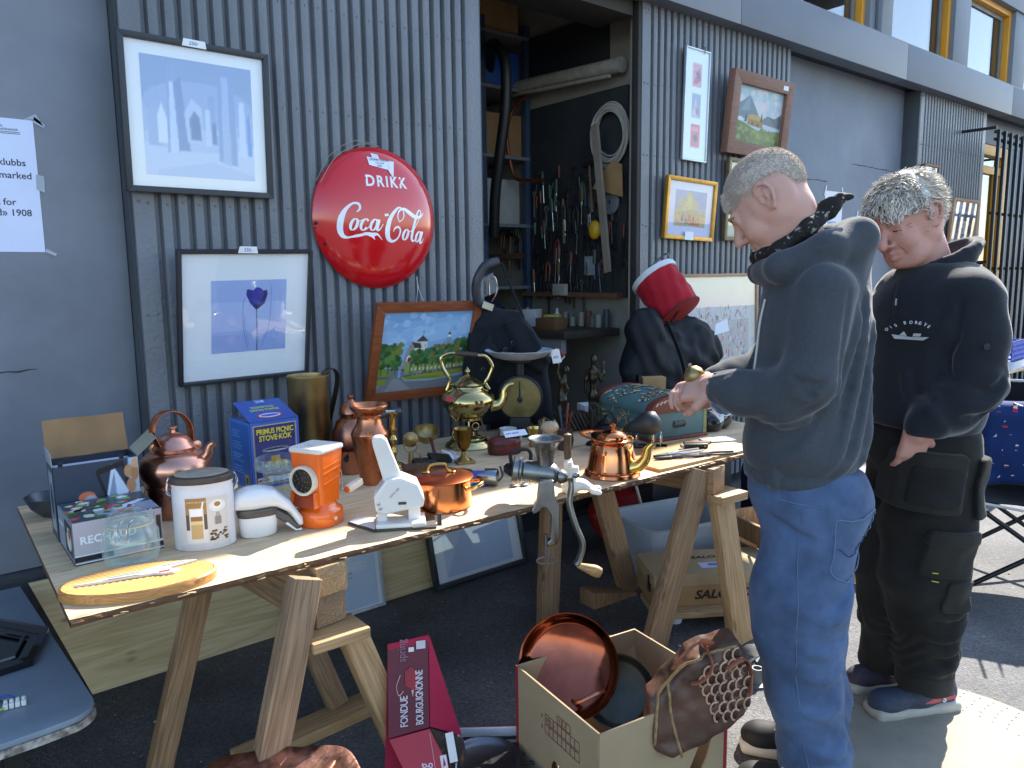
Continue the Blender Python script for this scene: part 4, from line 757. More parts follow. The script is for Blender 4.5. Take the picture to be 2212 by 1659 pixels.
# ================================================================== the stall table and what stands on the ground
ply = wood('plywood_top', 'dcc6a4', 'c3a57a', 0, 1.0, .6, .3, True, .7, dirt=.35); plyedge = wood('plywood_edge', '6e4d30', '4a3422', 0, 2, .8, .6, False)
TB = thing('trestle_table', 'long rough plywood table top on wooden trestles, loaded with bric-a-brac', 'table', (.26, 1.832, 0), R(-1.95))
n_ = 150; top = []; bot = []; mid = []
for i in range(n_+1):
    x = 2.95*i/n_; j = random.uniform(-.003, .003); top.append((x, j, .72)); mid.append((x+random.uniform(-.002, .002), -.002+random.uniform(-.003, .002), .711)); bot.append((x, .001+random.uniform(-.004, .003), .702))
mb = MB(); V = top+[(2.95, 1.07, .72), (0, 1.07, .72)]; mb.add(V, [tuple(range(len(V)))], 0)
V = bot+[(2.95, 1.07, .702), (0, 1.07, .702)]; mb.add(V, [tuple(reversed(range(len(V))))], 0)
mb.add(top+mid, [(i, n_+1+i, n_+2+i, i+1) for i in range(n_)], 1); mb.add(mid+bot, [(i, n_+1+i, n_+2+i, i+1) for i in range(n_)], 1)
mb.add([top[0], (0, 1.07, .72), (0, 1.07, .702), bot[0]], [(0, 1, 2, 3)], 1).add([top[-1], (2.95, 1.07, .72), (2.95, 1.07, .702), bot[-1]], [(3, 2, 1, 0)], 1).add([(0, 1.07, .72), (2.95, 1.07, .72), (2.95, 1.07, .702), (0, 1.07, .702)], [(0, 1, 2, 3)], 1)
mb.build('table_top', [ply, plyedge], TB, smooth=0)
sp = MB()
for k in range(40):
    x = random.uniform(0, 2.9); L_ = random.uniform(.004, .03); sp.box((x, -.003, .712+random.uniform(-.009, .004)), (L_, .004, .002), (random.uniform(-.3, .3), random.uniform(-.15, .15), random.uniform(-.2, .2)))
s_ = sp.build('splinters', wood('splinter_wood', 'c9a878', 'a5825a', 0, 3, .7, 0, False), TB, smooth=0); s_['kind'] = 'stuff'
tw = [wood('trestle_wood_a', 'a08262', '745a40', 2, 1.1, .75, .4, True, 1.2, dirt=.5), wood('trestle_wood_b', 'bd9a70', '957349', 2, 1.0, .7, .35, True, 1, dirt=.4), wood('trestle_wood_c', 'a98560', '7c5f42', 2, 1.3, .75, .4, True, 1, dirt=.4)]
def board(parent, name, a, b, w, d, mat, wdir=(1, 0, 0)):
    """square timber from a to b, grain along its length"""
    a, b = Vector(a), Vector(b); z = (b-a); L_ = z.length; z.normalize(); x = Vector(wdir); x = (x-z*x.dot(z)).normalized(); y = z.cross(x)
    o = MB().bb((-w/2, -d/2, 0), (w/2, d/2, L_)).build(name, mat, parent, bevel=.003)
    m = Matrix((x, y, z)).transposed().to_4x4(); m.translation = a; o.matrix_local = m; return o
tl = thing('trestle', 'rough timber trestle under the left end of the plywood table', 'trestle', (0, 0, 0), group='table trestles')
board(tl, 'beam', (.862, 1.80, .660), (.80, 2.36, .660), .094, .08, tw[1], (1, 0, 0)); board(tl, 'beam', (.862, 1.815, .574), (.80, 2.36, .574), .092, .088, tw[0], (1, 0, 0))
board(tl, 'cross_plate', (.775, 1.80, .513), (.935, 1.795, .513), .12, .028, tw[1], (0, 1, 0)); board(tl, 'cross_plate', (.60, 2.32, .53), (1.02, 2.32, .53), .09, .03, tw[2], (0, 1, 0))
board(tl, 'leg', (.782, 1.79, .69), (.572, 1.74, 0), .078, .05, tw[0]); board(tl, 'leg', (.915, 1.82, .498), (1.085, 1.79, 0), .075, .05, tw[1])
board(tl, 'leg', (.70, 2.28, .66), (.50, 2.26, 0), .066, .045, tw[2]); board(tl, 'leg', (.86, 2.27, .66), (1.06, 2.22, .04), .066, .045, tw[0])
board(tl, 'foot_plank', (.70, 2.16, .021), (1.34, 2.20, .021), .10, .038, tw[1], (0, 1, 0))
t2 = thing('trestle', 'rough board trestle under the right end of the plywood table', 'trestle', (0, 0, 0), group='table trestles')
board(t2, 'beam', (2.47, 1.735, .650), (2.36, 2.34, .650), .10, .10, tw[2], (1, 0, 0)); board(t2, 'cross_plate', (2.42, 1.735, .582), (2.575, 1.725, .582), .11, .032, tw[1], (0, 1, 0))
board(t2, 'leg', (2.385, 1.765, .70), (2.155, 1.80, 0), .125, .036, tw[0]); board(t2, 'leg', (2.505, 1.75, .566), (2.505, 1.64, 0), .118, .038, tw[1])
board(t2, 'leg', (2.11, 2.30, .70), (2.048, 2.27, 0), .10, .036, tw[0]); board(t2, 'leg', (2.30, 2.26, .70), (2.545, 2.26, 0), .105, .036, tw[2])
# wooden wedge, plank leaning at the wall
w_ = MB().prism([(-.13, 0), (.13, 0), (.13, .012), (-.13, .075)], -.05, .05, Matrix.Rotation(R(90), 4, 'X')).build('wooden_wedge', tw[2], None, bevel=.003, loc=(2.42, 2.27, 0), rot=(0, 0, R(-4))); tag(w_, 'dark wooden wedge lying on the asphalt by the bin', 'wedge')
pl = MB().add([(.0, 0, 0), (1.55, 0, 0), (1.55, .09, .42), (-.145, .09, .42), (.0, .014, -.0), (1.55, .014, 0), (1.55, .104, .42), (-.145, .104, .42)], [(0, 1, 2, 3), (7, 6, 5, 4), (0, 4, 5, 1), (1, 5, 6, 2), (2, 6, 7, 3), (3, 7, 4, 0)]).build('plywood_sheet', wood('pale_plywood', 'd0bc94', 'b39d72', 0, .9, .6, .15, True, .6), None, loc=(.46, 2.905, .001)); tag(pl, 'pale plywood sheet leaning on the wall behind the table legs', 'plywood')
# two framed pictures on the ground under the table
L = [('c3d3ea', rect(0, 0, 1, 1)), ('7f9fd4', [(0, .25), (0, 1), (.75, 1), (.72, .5), (.4, .35)]), ('5f83c4', [(.45, .55), (.5, 1), (.75, 1), (.75, .5)]), ('9fb8e0', [(0, .5), (.3, .6), (.35, .8), (0, .75)]), ('6f7c94', rect(.55, .3, .72, .31)), ('6f7c94', rect(.6, .26, .72, .268))] + [('6a7ea8', [(.1+.18*k, 0), (.115+.18*k, 0), (.04+.18*k, 1), (.025+.18*k, 1)]) for k in range(3)]
framed('framed_picture', 'silver framed pale blue print standing on the asphalt behind the left trestle', 'picture', (1.395, 2.885, .002), .46, .56, .012, .02, alu, white, (-.2, .02, .2, .54), L, lean=R(-8), rz=R(0))
framed('framed_picture', 'black framed blank picture standing on the asphalt under the middle of the table', 'picture', (2.15, 2.86, .002), .56, .45, .022, .03, M('black_frame', '24272e'), white, (-.2, .04, .2, .4), [('ccd8ec', rect(0, 0, 1, 1)), ('bccbe6', [(0, 0), (.5, 1), (1, 1), (1, 0)])], lean=R(-14), rz=R(0))
# pale plastic tub
plast = M('frosted_plastic', 'dde4ea', .35, var=.03); plast.node_tree.nodes['Principled BSDF'].inputs['Transmission Weight'].default_value = .55; plast.node_tree.nodes['Principled BSDF'].inputs['Roughness'].default_value = .45
bn = thing('plastic_tub', 'empty frosted plastic storage tub under the right of the table', 'tub', (2.92, 2.30, .002), R(-14))
def ringquad(w, d, z, r=.04, n=5):
    o = []
    for sx, sy, a0 in ((1, 1, 0), (-1, 1, 90), (-1, -1, 180), (1, -1, 270)):
        for k in range(n+1): a = R(a0+90*k/n); o.append((sx*(w/2-r)+r*math.cos(a), sy*(d/2-r)+r*math.sin(a), z))
    return o
def loft(rings, closed=True, capb=False, capt=False, mi=0, mb=None):
    mb = mb or MB(); n = len(rings[0]); V = [p for r_ in rings for p in r_]; F = [(i*n+k, i*n+(k+1) % n, (i+1)*n+(k+1) % n, (i+1)*n+k) for i in range(len(rings)-1) for k in range(n)]
    if capb: F.append(tuple(reversed(range(n))))
    if capt: F.append(tuple((len(rings)-1)*n+k for k in range(n)))
    return mb.add(V, F, mi)
loft([ringquad(.48, .33, 0), ringquad(.50, .35, .14), ringquad(.52, .37, .275), ringquad(.515, .365, .275), ringquad(.495, .345, .14), ringquad(.475, .325, .004)], capb=True, capt=True).build('tub_body', plast, bn)
loft([ringquad(.522, .372, .262, .045), ringquad(.565, .415, .268, .05), ringquad(.568, .418, .284, .05), ringquad(.522, .372, .284, .045), ringquad(.518, .368, .262, .045)]).build('rim', plast, bn)
# shoe cartons on a board
cbx = thing('shoe_box', 'brown lidded shoe carton with black printed name behind the right trestle', 'box', (2.646, 1.911, .085), R(-33))
MB().bb((-.27, -.13, 0), (.27, .13, .135)).build('carton', card, cbx, bevel=.002); MB().bb((-.275, -.135, .09), (.275, .135, .14)).build('lid', M('carton_lid', 'a6916f', .85, var=.06), cbx, bevel=.002)
blackink = flatm('1c1a18'); text('SALOMON', .052, blackink, cbx, fr((-.10, -.1312, .03), (1, 0, 0), (0, 0, 1)), bold=.03, shear=.25, sx=1.15); text('SALOMON', .04, blackink, cbx, fr((-.06, .03, .1405), (1, 0, 0), (0, 1, 0)), bold=.03, shear=.25, sx=1.15)
printed('label', cbx, fr((-.05, -.08, .1405), (1, 0, 0), (0, 1, 0)), .15, .06, [('c4cbe4', rect(0, 0, 1, 1)), ('6a78b8', rect(.25, .35, .8, .8))]); MB().bb((-.2755, -.08, .05), (-.27, -.05, .12)).build('slot', dark, cbx)
bd = MB().prism([(-.24, -.11), (.2, -.11), (.24, -.07), (.24, .1), (-.24, .11)], 0, .026).build('pale_board', wood('birch_board', 'b89c78', '9a7d58', 0, 1, .6, .1, False), None, loc=(2.57, 1.87, .057), rot=(0, 0, R(-33)), bevel=.004); tag(bd, 'pale rounded wooden board under the shoe carton', 'board')
for x, y in ((2.46, 1.93), (2.68, 1.77)):
    b_ = MB().lathe([(.001, 0), (.028, 0), (.03, .01), (.03, .05), (.028, .056), (.001, .056)], 20).build('tape_roll', M('roll_white', 'c8ccd8', .5), None, loc=(x, y, .0005)); tag(b_, 'small white roll standing under the pale wooden board', 'roll', 'rolls under the pale board')
crw = thing('wooden_crate', 'low wooden crate of rough boards beside the right trestle leg', 'crate', (3.22, 1.85, 0), R(-20))
for z in (.06, .17, .28):
    for y in (-.16, .16): MB().bb((-.26, y-.01, z-.045), (.26, y+.01, z+.045)).build('slat', tw[1], crw, bevel=.003)
    for x in (-.255, .255): MB().bb((x-.01, -.149, z-.045), (x+.01, .149, z+.045)).build('slat', tw[2], crw, bevel=.003)
MB().bb((-.24, -.14, .0), (.24, .14, .014)).build('base', tw[0], crw)
# red bundle and cord behind the tub
rb = SDF((2.75, 2.55, 0), (3.5, 3.0, .4), .014).ell((3.05, 2.75, .17), (.24, .14, .15)).ell((3.3, 2.76, .1), (.14, .13, .09)).cut((0, 0, .004), (0, 0, -1)).warp(lambda P: .02*vnoise(P, 16)).mesh('red_bag', M('red_nylon', '8e1418', .6, var=.15), None); tag(rb, 'crumpled red nylon bag on the ground behind the plastic tub', 'bag')
cr_ = MB().tube(spline([(2.95, 2.58, .36), (2.99, 2.55, .2), (3.05, 2.5, .08), (2.98, 2.45, .012), (2.85, 2.5, .012)], 8), .008, 8).build('pink_hose', M('pale_pink_cord', 'c0a8a8', .6), None); tag(cr_, 'pale pink hose hanging down behind the plastic tub', 'hose')
# ------------------------------------------------------------------ carton of copperware
def cutsheet(name, outline, holes, th, mat, parent, frame):
    cu = bpy.data.curves.new(name, 'CURVE'); cu.dimensions = '2D'; cu.fill_mode = 'BOTH'; cu.extrude = th/2
    for poly in [outline]+holes:
        s_ = cu.splines.new('POLY'); s_.points.add(len(poly)-1); s_.use_cyclic_u = True
        for p, q in zip(s_.points, poly): p.co = (*q, 0, 1)
    t_ = bpy.data.objects.new(name, cu); COL.objects.link(t_); bpy.context.view_layer.update()
    me = bpy.data.meshes.new_from_object(t_.evaluated_get(bpy.context.evaluated_depsgraph_get())); COL.objects.unlink(t_); bpy.data.objects.remove(t_)
    me.transform(frame); me.materials.clear(); me.materials.append(mat); return link(bpy.data.objects.new(name, me), parent)
ct = thing('cardboard_crate', 'open cardboard fruit carton full of copperware in front of the table', 'box', (1.515, 1.378, .001), R(-9))
cdp = M('carton_beige', '9c8666', .85, var=.06, vs=5, bump=.05, bs=80); redp = M('carton_red', '8c1f2a', .7, var=.08)
W_, D_, H_ = .44, .40, .33
tri = [(.3, .06), (.34, .055), (.385, .12), (.40, .175), (.385, .19), (.36, .18), (.315, .10)]
cutsheet('front_panel', rect(0, 0, W_, H_), [[(x-.02, y+.02) for x, y in tri], circ(.385, .06, .022, .028)], .005, cdp, ct, fr((-W_/2, -D_/2+.0025, 0), (1, 0, 0), (0, 0, 1)))
cutsheet('side_panel', [(0, 0), (D_-.011, 0), (D_-.011, H_), (0, H_-.0)], [circ(.2, .1, .03, .045)], .005, cdp, ct, fr((-W_/2+.0025, D_/2-.0055, 0), (0, -1, 0), (0, 0, 1)))
cutsheet('side_panel', rect(0, 0, D_-.011, H_), [], .005, cdp, ct, fr((W_/2-.0025, -D_/2+.0055, 0), (0, 1, 0), (0, 0, 1)))
cutsheet('rear_panel', rect(0, 0, W_, H_+.0), [], .005, cdp, ct, fr((W_/2, D_/2-.0025, 0), (-1, 0, 0), (0, 0, 1)))
MB().bb((-W_/2+.006, -D_/2+.006, .001), (W_/2-.006, D_/2-.006, .006)).build('base', cdp, ct)
MB().bb((-W_/2-.002, D_/2-.012, .001), (-W_/2-.0004, D_/2-.0002, H_+.002)).build('red_edge', redp, ct); MB().bb((W_/2-.014, -D_/2-.002, .01), (W_/2-.004, -D_/2-.0004, H_-.01)).build('red_edge', redp, ct)
GR = fr((-W_/2-.0005, D_/2-.005, 0), (0, -1, 0), (0, 0, 1)); lay = []
def gl(x0, y0, x1, y1): 
    t_ = .0011; return [('7d4a3c', rect(x0-t_, y0, x0+t_, y1)), ('7d4a3c', rect(x1-t_, y0, x1+t_, y1)), ('7d4a3c', rect(x0, y0-t_, x1, y0+t_)), ('7d4a3c', rect(x0, y1-t_, x1, y1+t_))]
for r_ in range(2):
    for k in range(8): lay += gl(.15+.02*k, .235-.03*r_, .17+.02*k, .26-.03*r_)
for k in range(3): lay += gl(.21+.02*k, .263, .23+.02*k, .285)
printed('stamp_grid', ct, GR, 1, 1, lay, .8)
for s_, x, y in (('F', .13, .24), ('E', .13, .21), ('012 3', .154, .24), ('1 2 3', .214, .268)): text(s_, .018, flatm('7d4a3c'), ct, GR @ Matrix.Translation((x, y, .0004)))
copper = M('polished_copper', 'd88a5a', .16, 1, var=.14, vs=9, rvar=.08, detail=6); copperD = M('aged_copper', 'bc7e64', .34, 1, var=.25, vs=7, rvar=.1, detail=6, bump=.04, bs=14); copperR = M('rose_copper', 'd29a84', .3, 1, var=.18, vs=8, rvar=.1, bump=.05, bs=10); brass = M('polished_brass', 'cfae62', .2, 1, var=.16, vs=9, rvar=.08); brassD = M('aged_brass', 'a08c60', .46, 1, var=.25, vs=6, rvar=.12, bump=.03, bs=20); iron = M('cast_iron', '2c2e2f', .55, .6, var=.2, vs=12, bump=.15, bs=60)
def pan(name, label, cat, loc, rot, r, h, mat, rim=.004):
    t_ = thing(name, label, cat, loc, rot=rot); MB().lathe([(.0005, .004), (r*.8, .004), (r*.86, .01), (r*.97, h*.8), (r, h), (r+rim, h+.002), (r+rim, h-.002), (r*.9, .006), (r*.82, 0), (.0005, 0)], 56).build('bowl', mat, t_, smooth=50); return t_
def towards(v): return Vector(v).to_track_quat('Z', 'Y').to_euler()
t = pan('copper_tray', 'shiny round copper dish standing on edge in the cardboard carton', 'dish', (1.465, 1.525, .315), towards((-.75, -.45, .42)), .145, .03, M('dark_polished_copper', '7a4436', .12, 1, var=.25, vs=5, rvar=.06, bump=.25, bs=7))
MB().tube(spline([(.02, -.09, .02), (.04, -.09, .045), (.09, -.06, .045), (.11, -.05, .02)], 5), .006, 8, flat=.5).build('handle', copperD, t)
t = pan('frying_pan', 'dark iron pan standing in the middle of the cardboard carton', 'pan', (1.56, 1.42, .245), towards((-.62, -.6, .5)), .10, .03, M('pan_dark', '3a4240', .4, .8, var=.3, vs=7))
for k, (x, y, z, s_) in enumerate(((1.40, 1.44, .05, .05), (1.46, 1.33, .06, .055), (1.56, 1.3, .05, .05), (1.38, 1.36, .05, .04))):
    q = MB().lathe([(.0005, 0), (s_, 0), (s_*1.1, s_*.8), (s_, s_*1.3), (s_*.9, s_*1.3), (s_*.9, .01), (.0005, .01)], 24).build('copper_cup', copperD, None, loc=(x, y, z-.04)); tag(q, 'small dark copper cup down inside the cardboard carton', 'cup', 'cups in the carton')
fl_ = MB().prism([(-.17, 0), (.17, 0), (.17, .2), (-.15, .2)], 0, .004, Matrix.Rotation(R(90), 4, 'X')).build('loose_carton_flap', cdp, None, loc=(1.615, 1.545, .135), rot=(R(-18), R(12), R(-24))); tag(fl_, 'loose beige cardboard sheet tucked behind the dishes in the carton', 'cardboard')
# leather bag lying across the carton
leather = M('old_leather', '54392a', .5, var=.5, vs=9, bump=.5, bs=40, detail=8); strapl = M('tan_strap', '8a5238', .5, var=.2, vs=20); slit_dark = M('slit_shade', '2c1d14', .6, var=.3, vs=14)
lb = thing('leather_bag', 'worn brown leather bag with a laced mesh flap lying across the carton', 'bag', (1.565, 1.152, .358), R(-39.5))
def slab(sd, poly, y0, y1, rd, k=.01):
    g = np.stack(np.meshgrid(*[sd.lo[i]+sd.res*np.arange(sd.n[i]) for i in range(3)], indexing='ij'), -1); X, Z = g[..., 0], g[..., 2]; D = np.full(X.shape, 9.); n = len(poly)
    for i in range(n):
        a, b = np.array(poly[i]), np.array(poly[(i+1) % n]); e = b-a; t_ = np.clip(((X-a[0])*e[0]+(Z-a[1])*e[1])/(e@e), 0, 1); D = np.minimum(D, np.hypot(X-a[0]-t_*e[0], Z-a[1]-t_*e[1]))
    D = np.where(inpoly(X, Z, poly), -D, D); q = np.stack([D+rd, np.abs(g[..., 1]-(y0+y1)/2)-(y1-y0)/2+rd], -1)
    return sd.blend(tuple(slice(0, m_) for m_ in sd.n), (np.linalg.norm(np.maximum(q, 0), axis=-1)+np.minimum(q.max(-1), 0)-rd).astype(np.float32), k, '+')
LBP = [(-.135, -.12), (-.128, .0), (-.09, .05), (-.03, .115), (.09, .165), (.13, .09), (.135, .0), (.115, -.045), (.02, -.115), (-.07, -.155)]
o_ = SDF((-.18, -.09, -.21), (.19, .1, .21), .0055); slab(o_, LBP, -.055, .06, .022); o_.warp(lambda P: .010*vnoise(P, 14)+.005*vnoise(P, 34, 2)); o_.mesh('bag_body', leather, lb)
def lbs(x, z): ix = int((x-o_.lo[0])/o_.res); iz = int((z-o_.lo[2])/o_.res); col = o_.d[ix, :, iz]; k = np.argmax(col < 0); return o_.lo[1]+o_.res*k if col.min() < 0 else -.04
braid = M('braid', '8a7048', .7, var=.3, vs=60)
for pts in ([(-.085, .055), (-.075, -.04), (-.045, -.155)], [(-.12, -.12), (-.11, .01), (-.085, .055), (-.03, .11), (.085, .155)]): MB().tube([(x, lbs(x, z)-.003, z) for x, z in spline(pts, 8)], .004, 6).build('stitched_edge', braid, lb)
flap = [(-.01, .03), (.0, .105), (.085, .15), (.118, .08), (.12, .01), (.09, -.03), (.06, -.05), (.03, -.02)]
mb = MB(); rr = random.Random(3); N = 0
for i in range(7):
    for k_ in range(8):
        x, z = .0+.021*i+(.0105 if k_ % 2 else 0), -.04+.027*k_+.004*i
        if not inpoly(np.array([x]), np.array([z]), flap)[0]: continue
        y = lbs(x, z)-.004; pts = [(x+.0095*math.cos(a)+.003*math.sin(a), y-.004*abs(math.sin(a)), z+.016*math.sin(a)) for a in [2*math.pi*q_/9 for q_ in range(10)]]; mb.tube(pts[2:8], .0028, 5, cap=False)
        mb.ell((x+.001, y+.002, z-.001), (.008, .003, .0145), 8, 5, mi=1)  # dark ovals put the shade inside the open slits into colour
mb = mb.build('mesh_lacing', [M('lace_tan', 'b08a70', .45, var=.3, vs=40), slit_dark], lb); mb['kind'] = 'stuff'
for pts in ([(-.03, .06), (.0, .075), (.02, .11), (.01, .15)], [(.06, .1), (.1, .125), (.125, .09), (.12, .03)]): MB().tube([(x, lbs(x, z)-.012, z) for x, z in spline(pts, 6)], .009, 8, flat=.35).build('strap', strapl, lb)
MB().tube(spline([(-.07, -.04, .09), (-.055, -.06, .13), (-.01, -.05, .165), (.03, -.03, .15)], 6), .009, 8, flat=.4).build('strap', strapl, lb)
# fondue carton: opened sleeve standing on its box
fb = thing('fondue_carton', 'opened burgundy fondue set carton standing on the asphalt', 'box', (0, 0, 0))
bur = M('burgundy_card', '5e1a2e', .5, var=.06, vs=4); pink = M('crimson_card', 'a3153c', .6, var=.05); redc = M('red_card', 'a52434', .5, var=.06)
A_, B_, D2 = [Vector(p) for p in ((.975, 1.735, .19), (1.085, 1.70, .195), (1.005, 1.775, .44))]; C_ = B_+(D2-A_)
def panel(nm, P_, th, mat): 
    P_ = [Vector(p) for p in P_]; nn = (P_[1]-P_[0]).cross(P_[3]-P_[0]).normalized()*th; k = len(P_)
    return MB().add(P_+[p-nn for p in P_], [tuple(range(k)), tuple(reversed(range(k, 2*k)))]+[(i, i+k, (i+1) % k+k, (i+1) % k) for i in range(k)]).build(nm, mat, fb, smooth=0)
panel('lid_panel', (A_, B_, C_, D2), .003, bur); panel('side_panel', (C_+Vector((.004, 0, 0)), B_+Vector((.004, .0, 0)), Vector((1.19, 1.69, .13)), Vector((1.185, 1.735, .18))), .003, pink)
E_, F_ = Vector((1.01, 1.60, .005)), Vector((1.12, 1.565, .005)); panel('front_panel', (E_, F_, B_+Vector((0, -.002, -.004)), A_+Vector((0, -.002, -.004))), .003, redc)
panel('end_panel', (F_+Vector((.004, 0, 0)), Vector((1.2, 1.66, .005)), Vector((1.19, 1.685, .125)), B_+Vector((.005, -.002, -.005))), .003, M('photo_dark_card', '241a1a', .5, var=.5, vs=40, col2='8a5a34', lo=.55, hi=.8)); panel('rear_panel', (Vector((1.2, 1.70, .005)), Vector((.98, 1.78, .005)), D2, C_), .003, pink)
u_ = (D2-A_).normalized(); v_ = (A_-B_).normalized(); FL_ = fr(B_-u_*0+v_*.0, u_, v_)
wi = flatm('cfc4c8')
text('FONDUE', .030, wi, fb, FL_ @ Matrix.Translation((.012, .062, .004)), bold=.01, sx=.75, space=.9); text('BOURGUIGNONNE', .030, wi, fb, FL_ @ Matrix.Translation((.012, .018, .004)), bold=.01, sx=.62, space=.88); text('spring', .034, flatm('8a6a78'), fb, FL_ @ Matrix.Translation((.19, .066, .004)), sx=.75)
printed('print', fb, FL_ @ Matrix.Translation((0, 0, .0035)), .25, .11, [('8f2434', [(.42, .35), (.5, .3), (.62, .3), (.7, .45), (.66, .62), (.5, .62)]), ('c9a8a0', [(.36, .42), (.44, .4), (.44, .46)])]+[('c9a8a0', q) for q in stroke([(.44, .66), (.4, .78), (.5, .84), (.62, .74)], .012, 4)]+[('c4b8bc', rect(.88, .08, .97, .32)), ('d8ccd0', rect(.86, .38, .91, .52))], .6)
u2 = (F_-E_).normalized(); FF = fr(E_, u2, A_-E_)
text('spring', .045, wi, fb, FF @ Matrix.Translation((.012, .06, .003)) @ Matrix.Rotation(R(80), 4, 'Z'), sx=.7); printed('print', fb, FF @ Matrix.Translation((0, 0, .002)), .115, .22, [('d6d2cc', rect(.72, .55, .92, .9)), ('d6c8c8', rect(.5, .5, .66, .66)), ('a02030', [(.54, .52), (.58, .64), (.62, .55)]), ('d8a0a4', rect(.34, .05, .35, .95))], .6)
# shallow red carton with steel pan and wire rack
pbx = thing('shallow_carton', 'shallow open red carton with white inside holding the steel pan', 'box', (1.275, 1.59, .001), R(-38))
whc = M('white_card', 'd4d4d4', .7); w, d, h = .29, .24, .095
for lo, hi in (((-w/2, d/2-.004, 0), (w/2, d/2, h)), ((-w/2, -d/2, 0), (w/2, -d/2+.004, h)), ((-w/2, -d/2+.005, 0), (-w/2+.004, d/2-.005, h)), ((w/2-.004, -d/2+.005, 0), (w/2, d/2-.005, h))):
    MB().bb(lo, hi).build('carton_side', whc, pbx)
MB().bb((-w/2-.002, d/2+.0005, 0), (w/2+.002, d/2+.002, h+.001)).build('carton_skin', redc, pbx); MB().bb((w/2+.0005, -d/2, 0), (w/2+.002, d/2, h+.001)).build('carton_skin', redc, pbx); MB().bb((-w/2+.005, -d/2+.005, .001), (w/2-.005, d/2-.005, .004)).build('base', whc, pbx)
t = thing('wire_rack', 'black wire rack lying in the shallow red carton', 'rack', (1.275, 1.59, .006), R(-38))
for k in range(4): MB().tube([(-.02, -.08+.045*k, .075), (.06+.012*k, -.08+.045*k, .075), (.115, -.08+.045*k, .075), (.12, -.08+.045*k, .0)], .004, 6).build('wire', iron, t)
MB().tube([(-.13, .09, .0), (-.13, .09, .073), (.10, .09, .073), (.1, -.1, .073), (.1, -.1, .0)], .005, 6).build('wire', iron, t)
t = thing('steel_pan', 'round brushed steel pan lid resting in the shallow carton', 'pan', (1.20, 1.60, .084), 0)
MB().lathe([(.0005, 0), (.085, 0), (.097, .008), (.104, .016), (.108, .016), (.1, .004), (.086, -.004), (.0005, -.004)], 56).build('dish', M('brushed_steel', '6f6f74', .35, 1, var=.12, vs=12), t, smooth=50)
# embossed copper tray
et = thing('embossed_tray', 'large lobed copper tray with embossed branches at the bottom edge of the picture', 'tray', (.575, 1.573, .285), R(20))
def lobe(a): return .215*(1+.07*math.cos(4*a+.5)+.02*math.cos(9*a))
mb = MB(); N = 96; rings_ = []
for q, z in ((0.01, -.012), (.5, -.012), (.85, -.006), (.97, .004), (1., .0), (.97, -.008), (.5, -.018), (.01, -.018)): rings_.append([(q*lobe(2*math.pi*k/N)*math.cos(2*math.pi*k/N), q*lobe(2*math.pi*k/N)*math.sin(2*math.pi*k/N), z) for k in range(N)])
em = M('embossed_copper', 'c49484', .35, 1, var=.4, vs=24, bump=1.0, bs=26, detail=2); loft(rings_, mb=mb).build('tray', em, et, smooth=60)
for k in range(14):
    a = 2*math.pi*k/14; pts = [(r_*math.cos(a+.5*(r_-.05)*5*(1 if k % 2 else -1)), r_*math.sin(a+.5*(r_-.05)*5*(1 if k % 2 else -1)), -.009+.012*max(0, r_-.12)) for r_ in (.05, .09, .13, .165, .19)]; MB().tube(spline(pts, 4), [.0035]*17, 6).build('branch', copperR, et)
for x, y in ((-.1, .1), (.1, .1), (0, -.13)): MB().tube([(x, y, -.018), (x, y, -.2845)], [.009, .012], 8).build('leg', iron, et)
# grey painted metal top with black hexagon tray
gt = thing('metal_cabinet_top', 'chipped grey painted metal table top at the lower left corner', 'table', (-.35, 2.0, 0))
gm = M('blue_grey_paint', '7a8894', .4, var=.12, vs=3, detail=8); rust = M('rusty_edge', '6a5a4c', .8, var=.5, vs=30, col2='b8b4aa')
pl_ = [(-.5, 1.0), (-.5, -.06), (.55, -.03)]+arc(.60, .05, .075, -90, 0, 8)+[(.64, 1.0)]
MB().prism(pl_, .405, .42).build('top_sheet', gm, gt, bevel=.003); MB().prism([(x*1.004+.0, y-.003) for x, y in pl_[1:-1]]+[(.60, .9), (-.4, .9)], .385, .404).build('chipped_edge', rust, gt)
for x, y in ((-.4, .05), (.5, .08), (-.4, .95), (.5, .93)): MB().bb((x-.02, y-.02, 0), (x+.02, y+.02, .384)).build('leg', iron, gt)
hx = thing('black_hexagon_tray', 'black hexagonal glossy tray lying on the grey metal top', 'tray', (.135, 2.50, .4215), R(6))
def hexr(r_, z): return [(r_*math.cos(R(60*k)), r_*1.25*math.sin(R(60*k)), z) for k in range(6)]
loft([hexr(.165, 0), hexr(.17, .02), hexr(.15, .024), hexr(.14, .012), hexr(.12, .012), hexr(.115, .006), hexr(.002, .006)], capb=True).build('tray', M('glossy_black', '14161a', .12, coat=.5), hx, smooth=20)
loft([hexr(.112, .012), hexr(.11, .018), hexr(.1, .018), hexr(.098, .012)]).build('inner_ring', M('glossy_black', '14161a'), hx, smooth=20)
for a in (25, -25): MB().box((.137*math.cos(R(a)), .165*math.sin(R(a)), .018), (.006, .024, .004), (0, 0, R(a))).build('clip', M('clip_white', 'd8dadf', .4), hx)
cb = thing('terminal_block', 'white terminal block with blue, black and yellow green wires on the grey metal', 'terminal block', (.17, 2.13, .4215), R(-10))
wp = M('nylon_white', 'c9cdc8', .5)
for k in range(4): MB().bb((-.024+.0125*k, -.012, 0), (-.0135+.0125*k, .012, .014)).build('terminal', wp, cb, bevel=.002); 
for k in range(4): MB().lathe([(.0005, 0), (.004, 0), (.004, .006), (.0005, .006)], 8, (-.019+.0125*k, 0, .014)).build('screw_post', wp, cb)
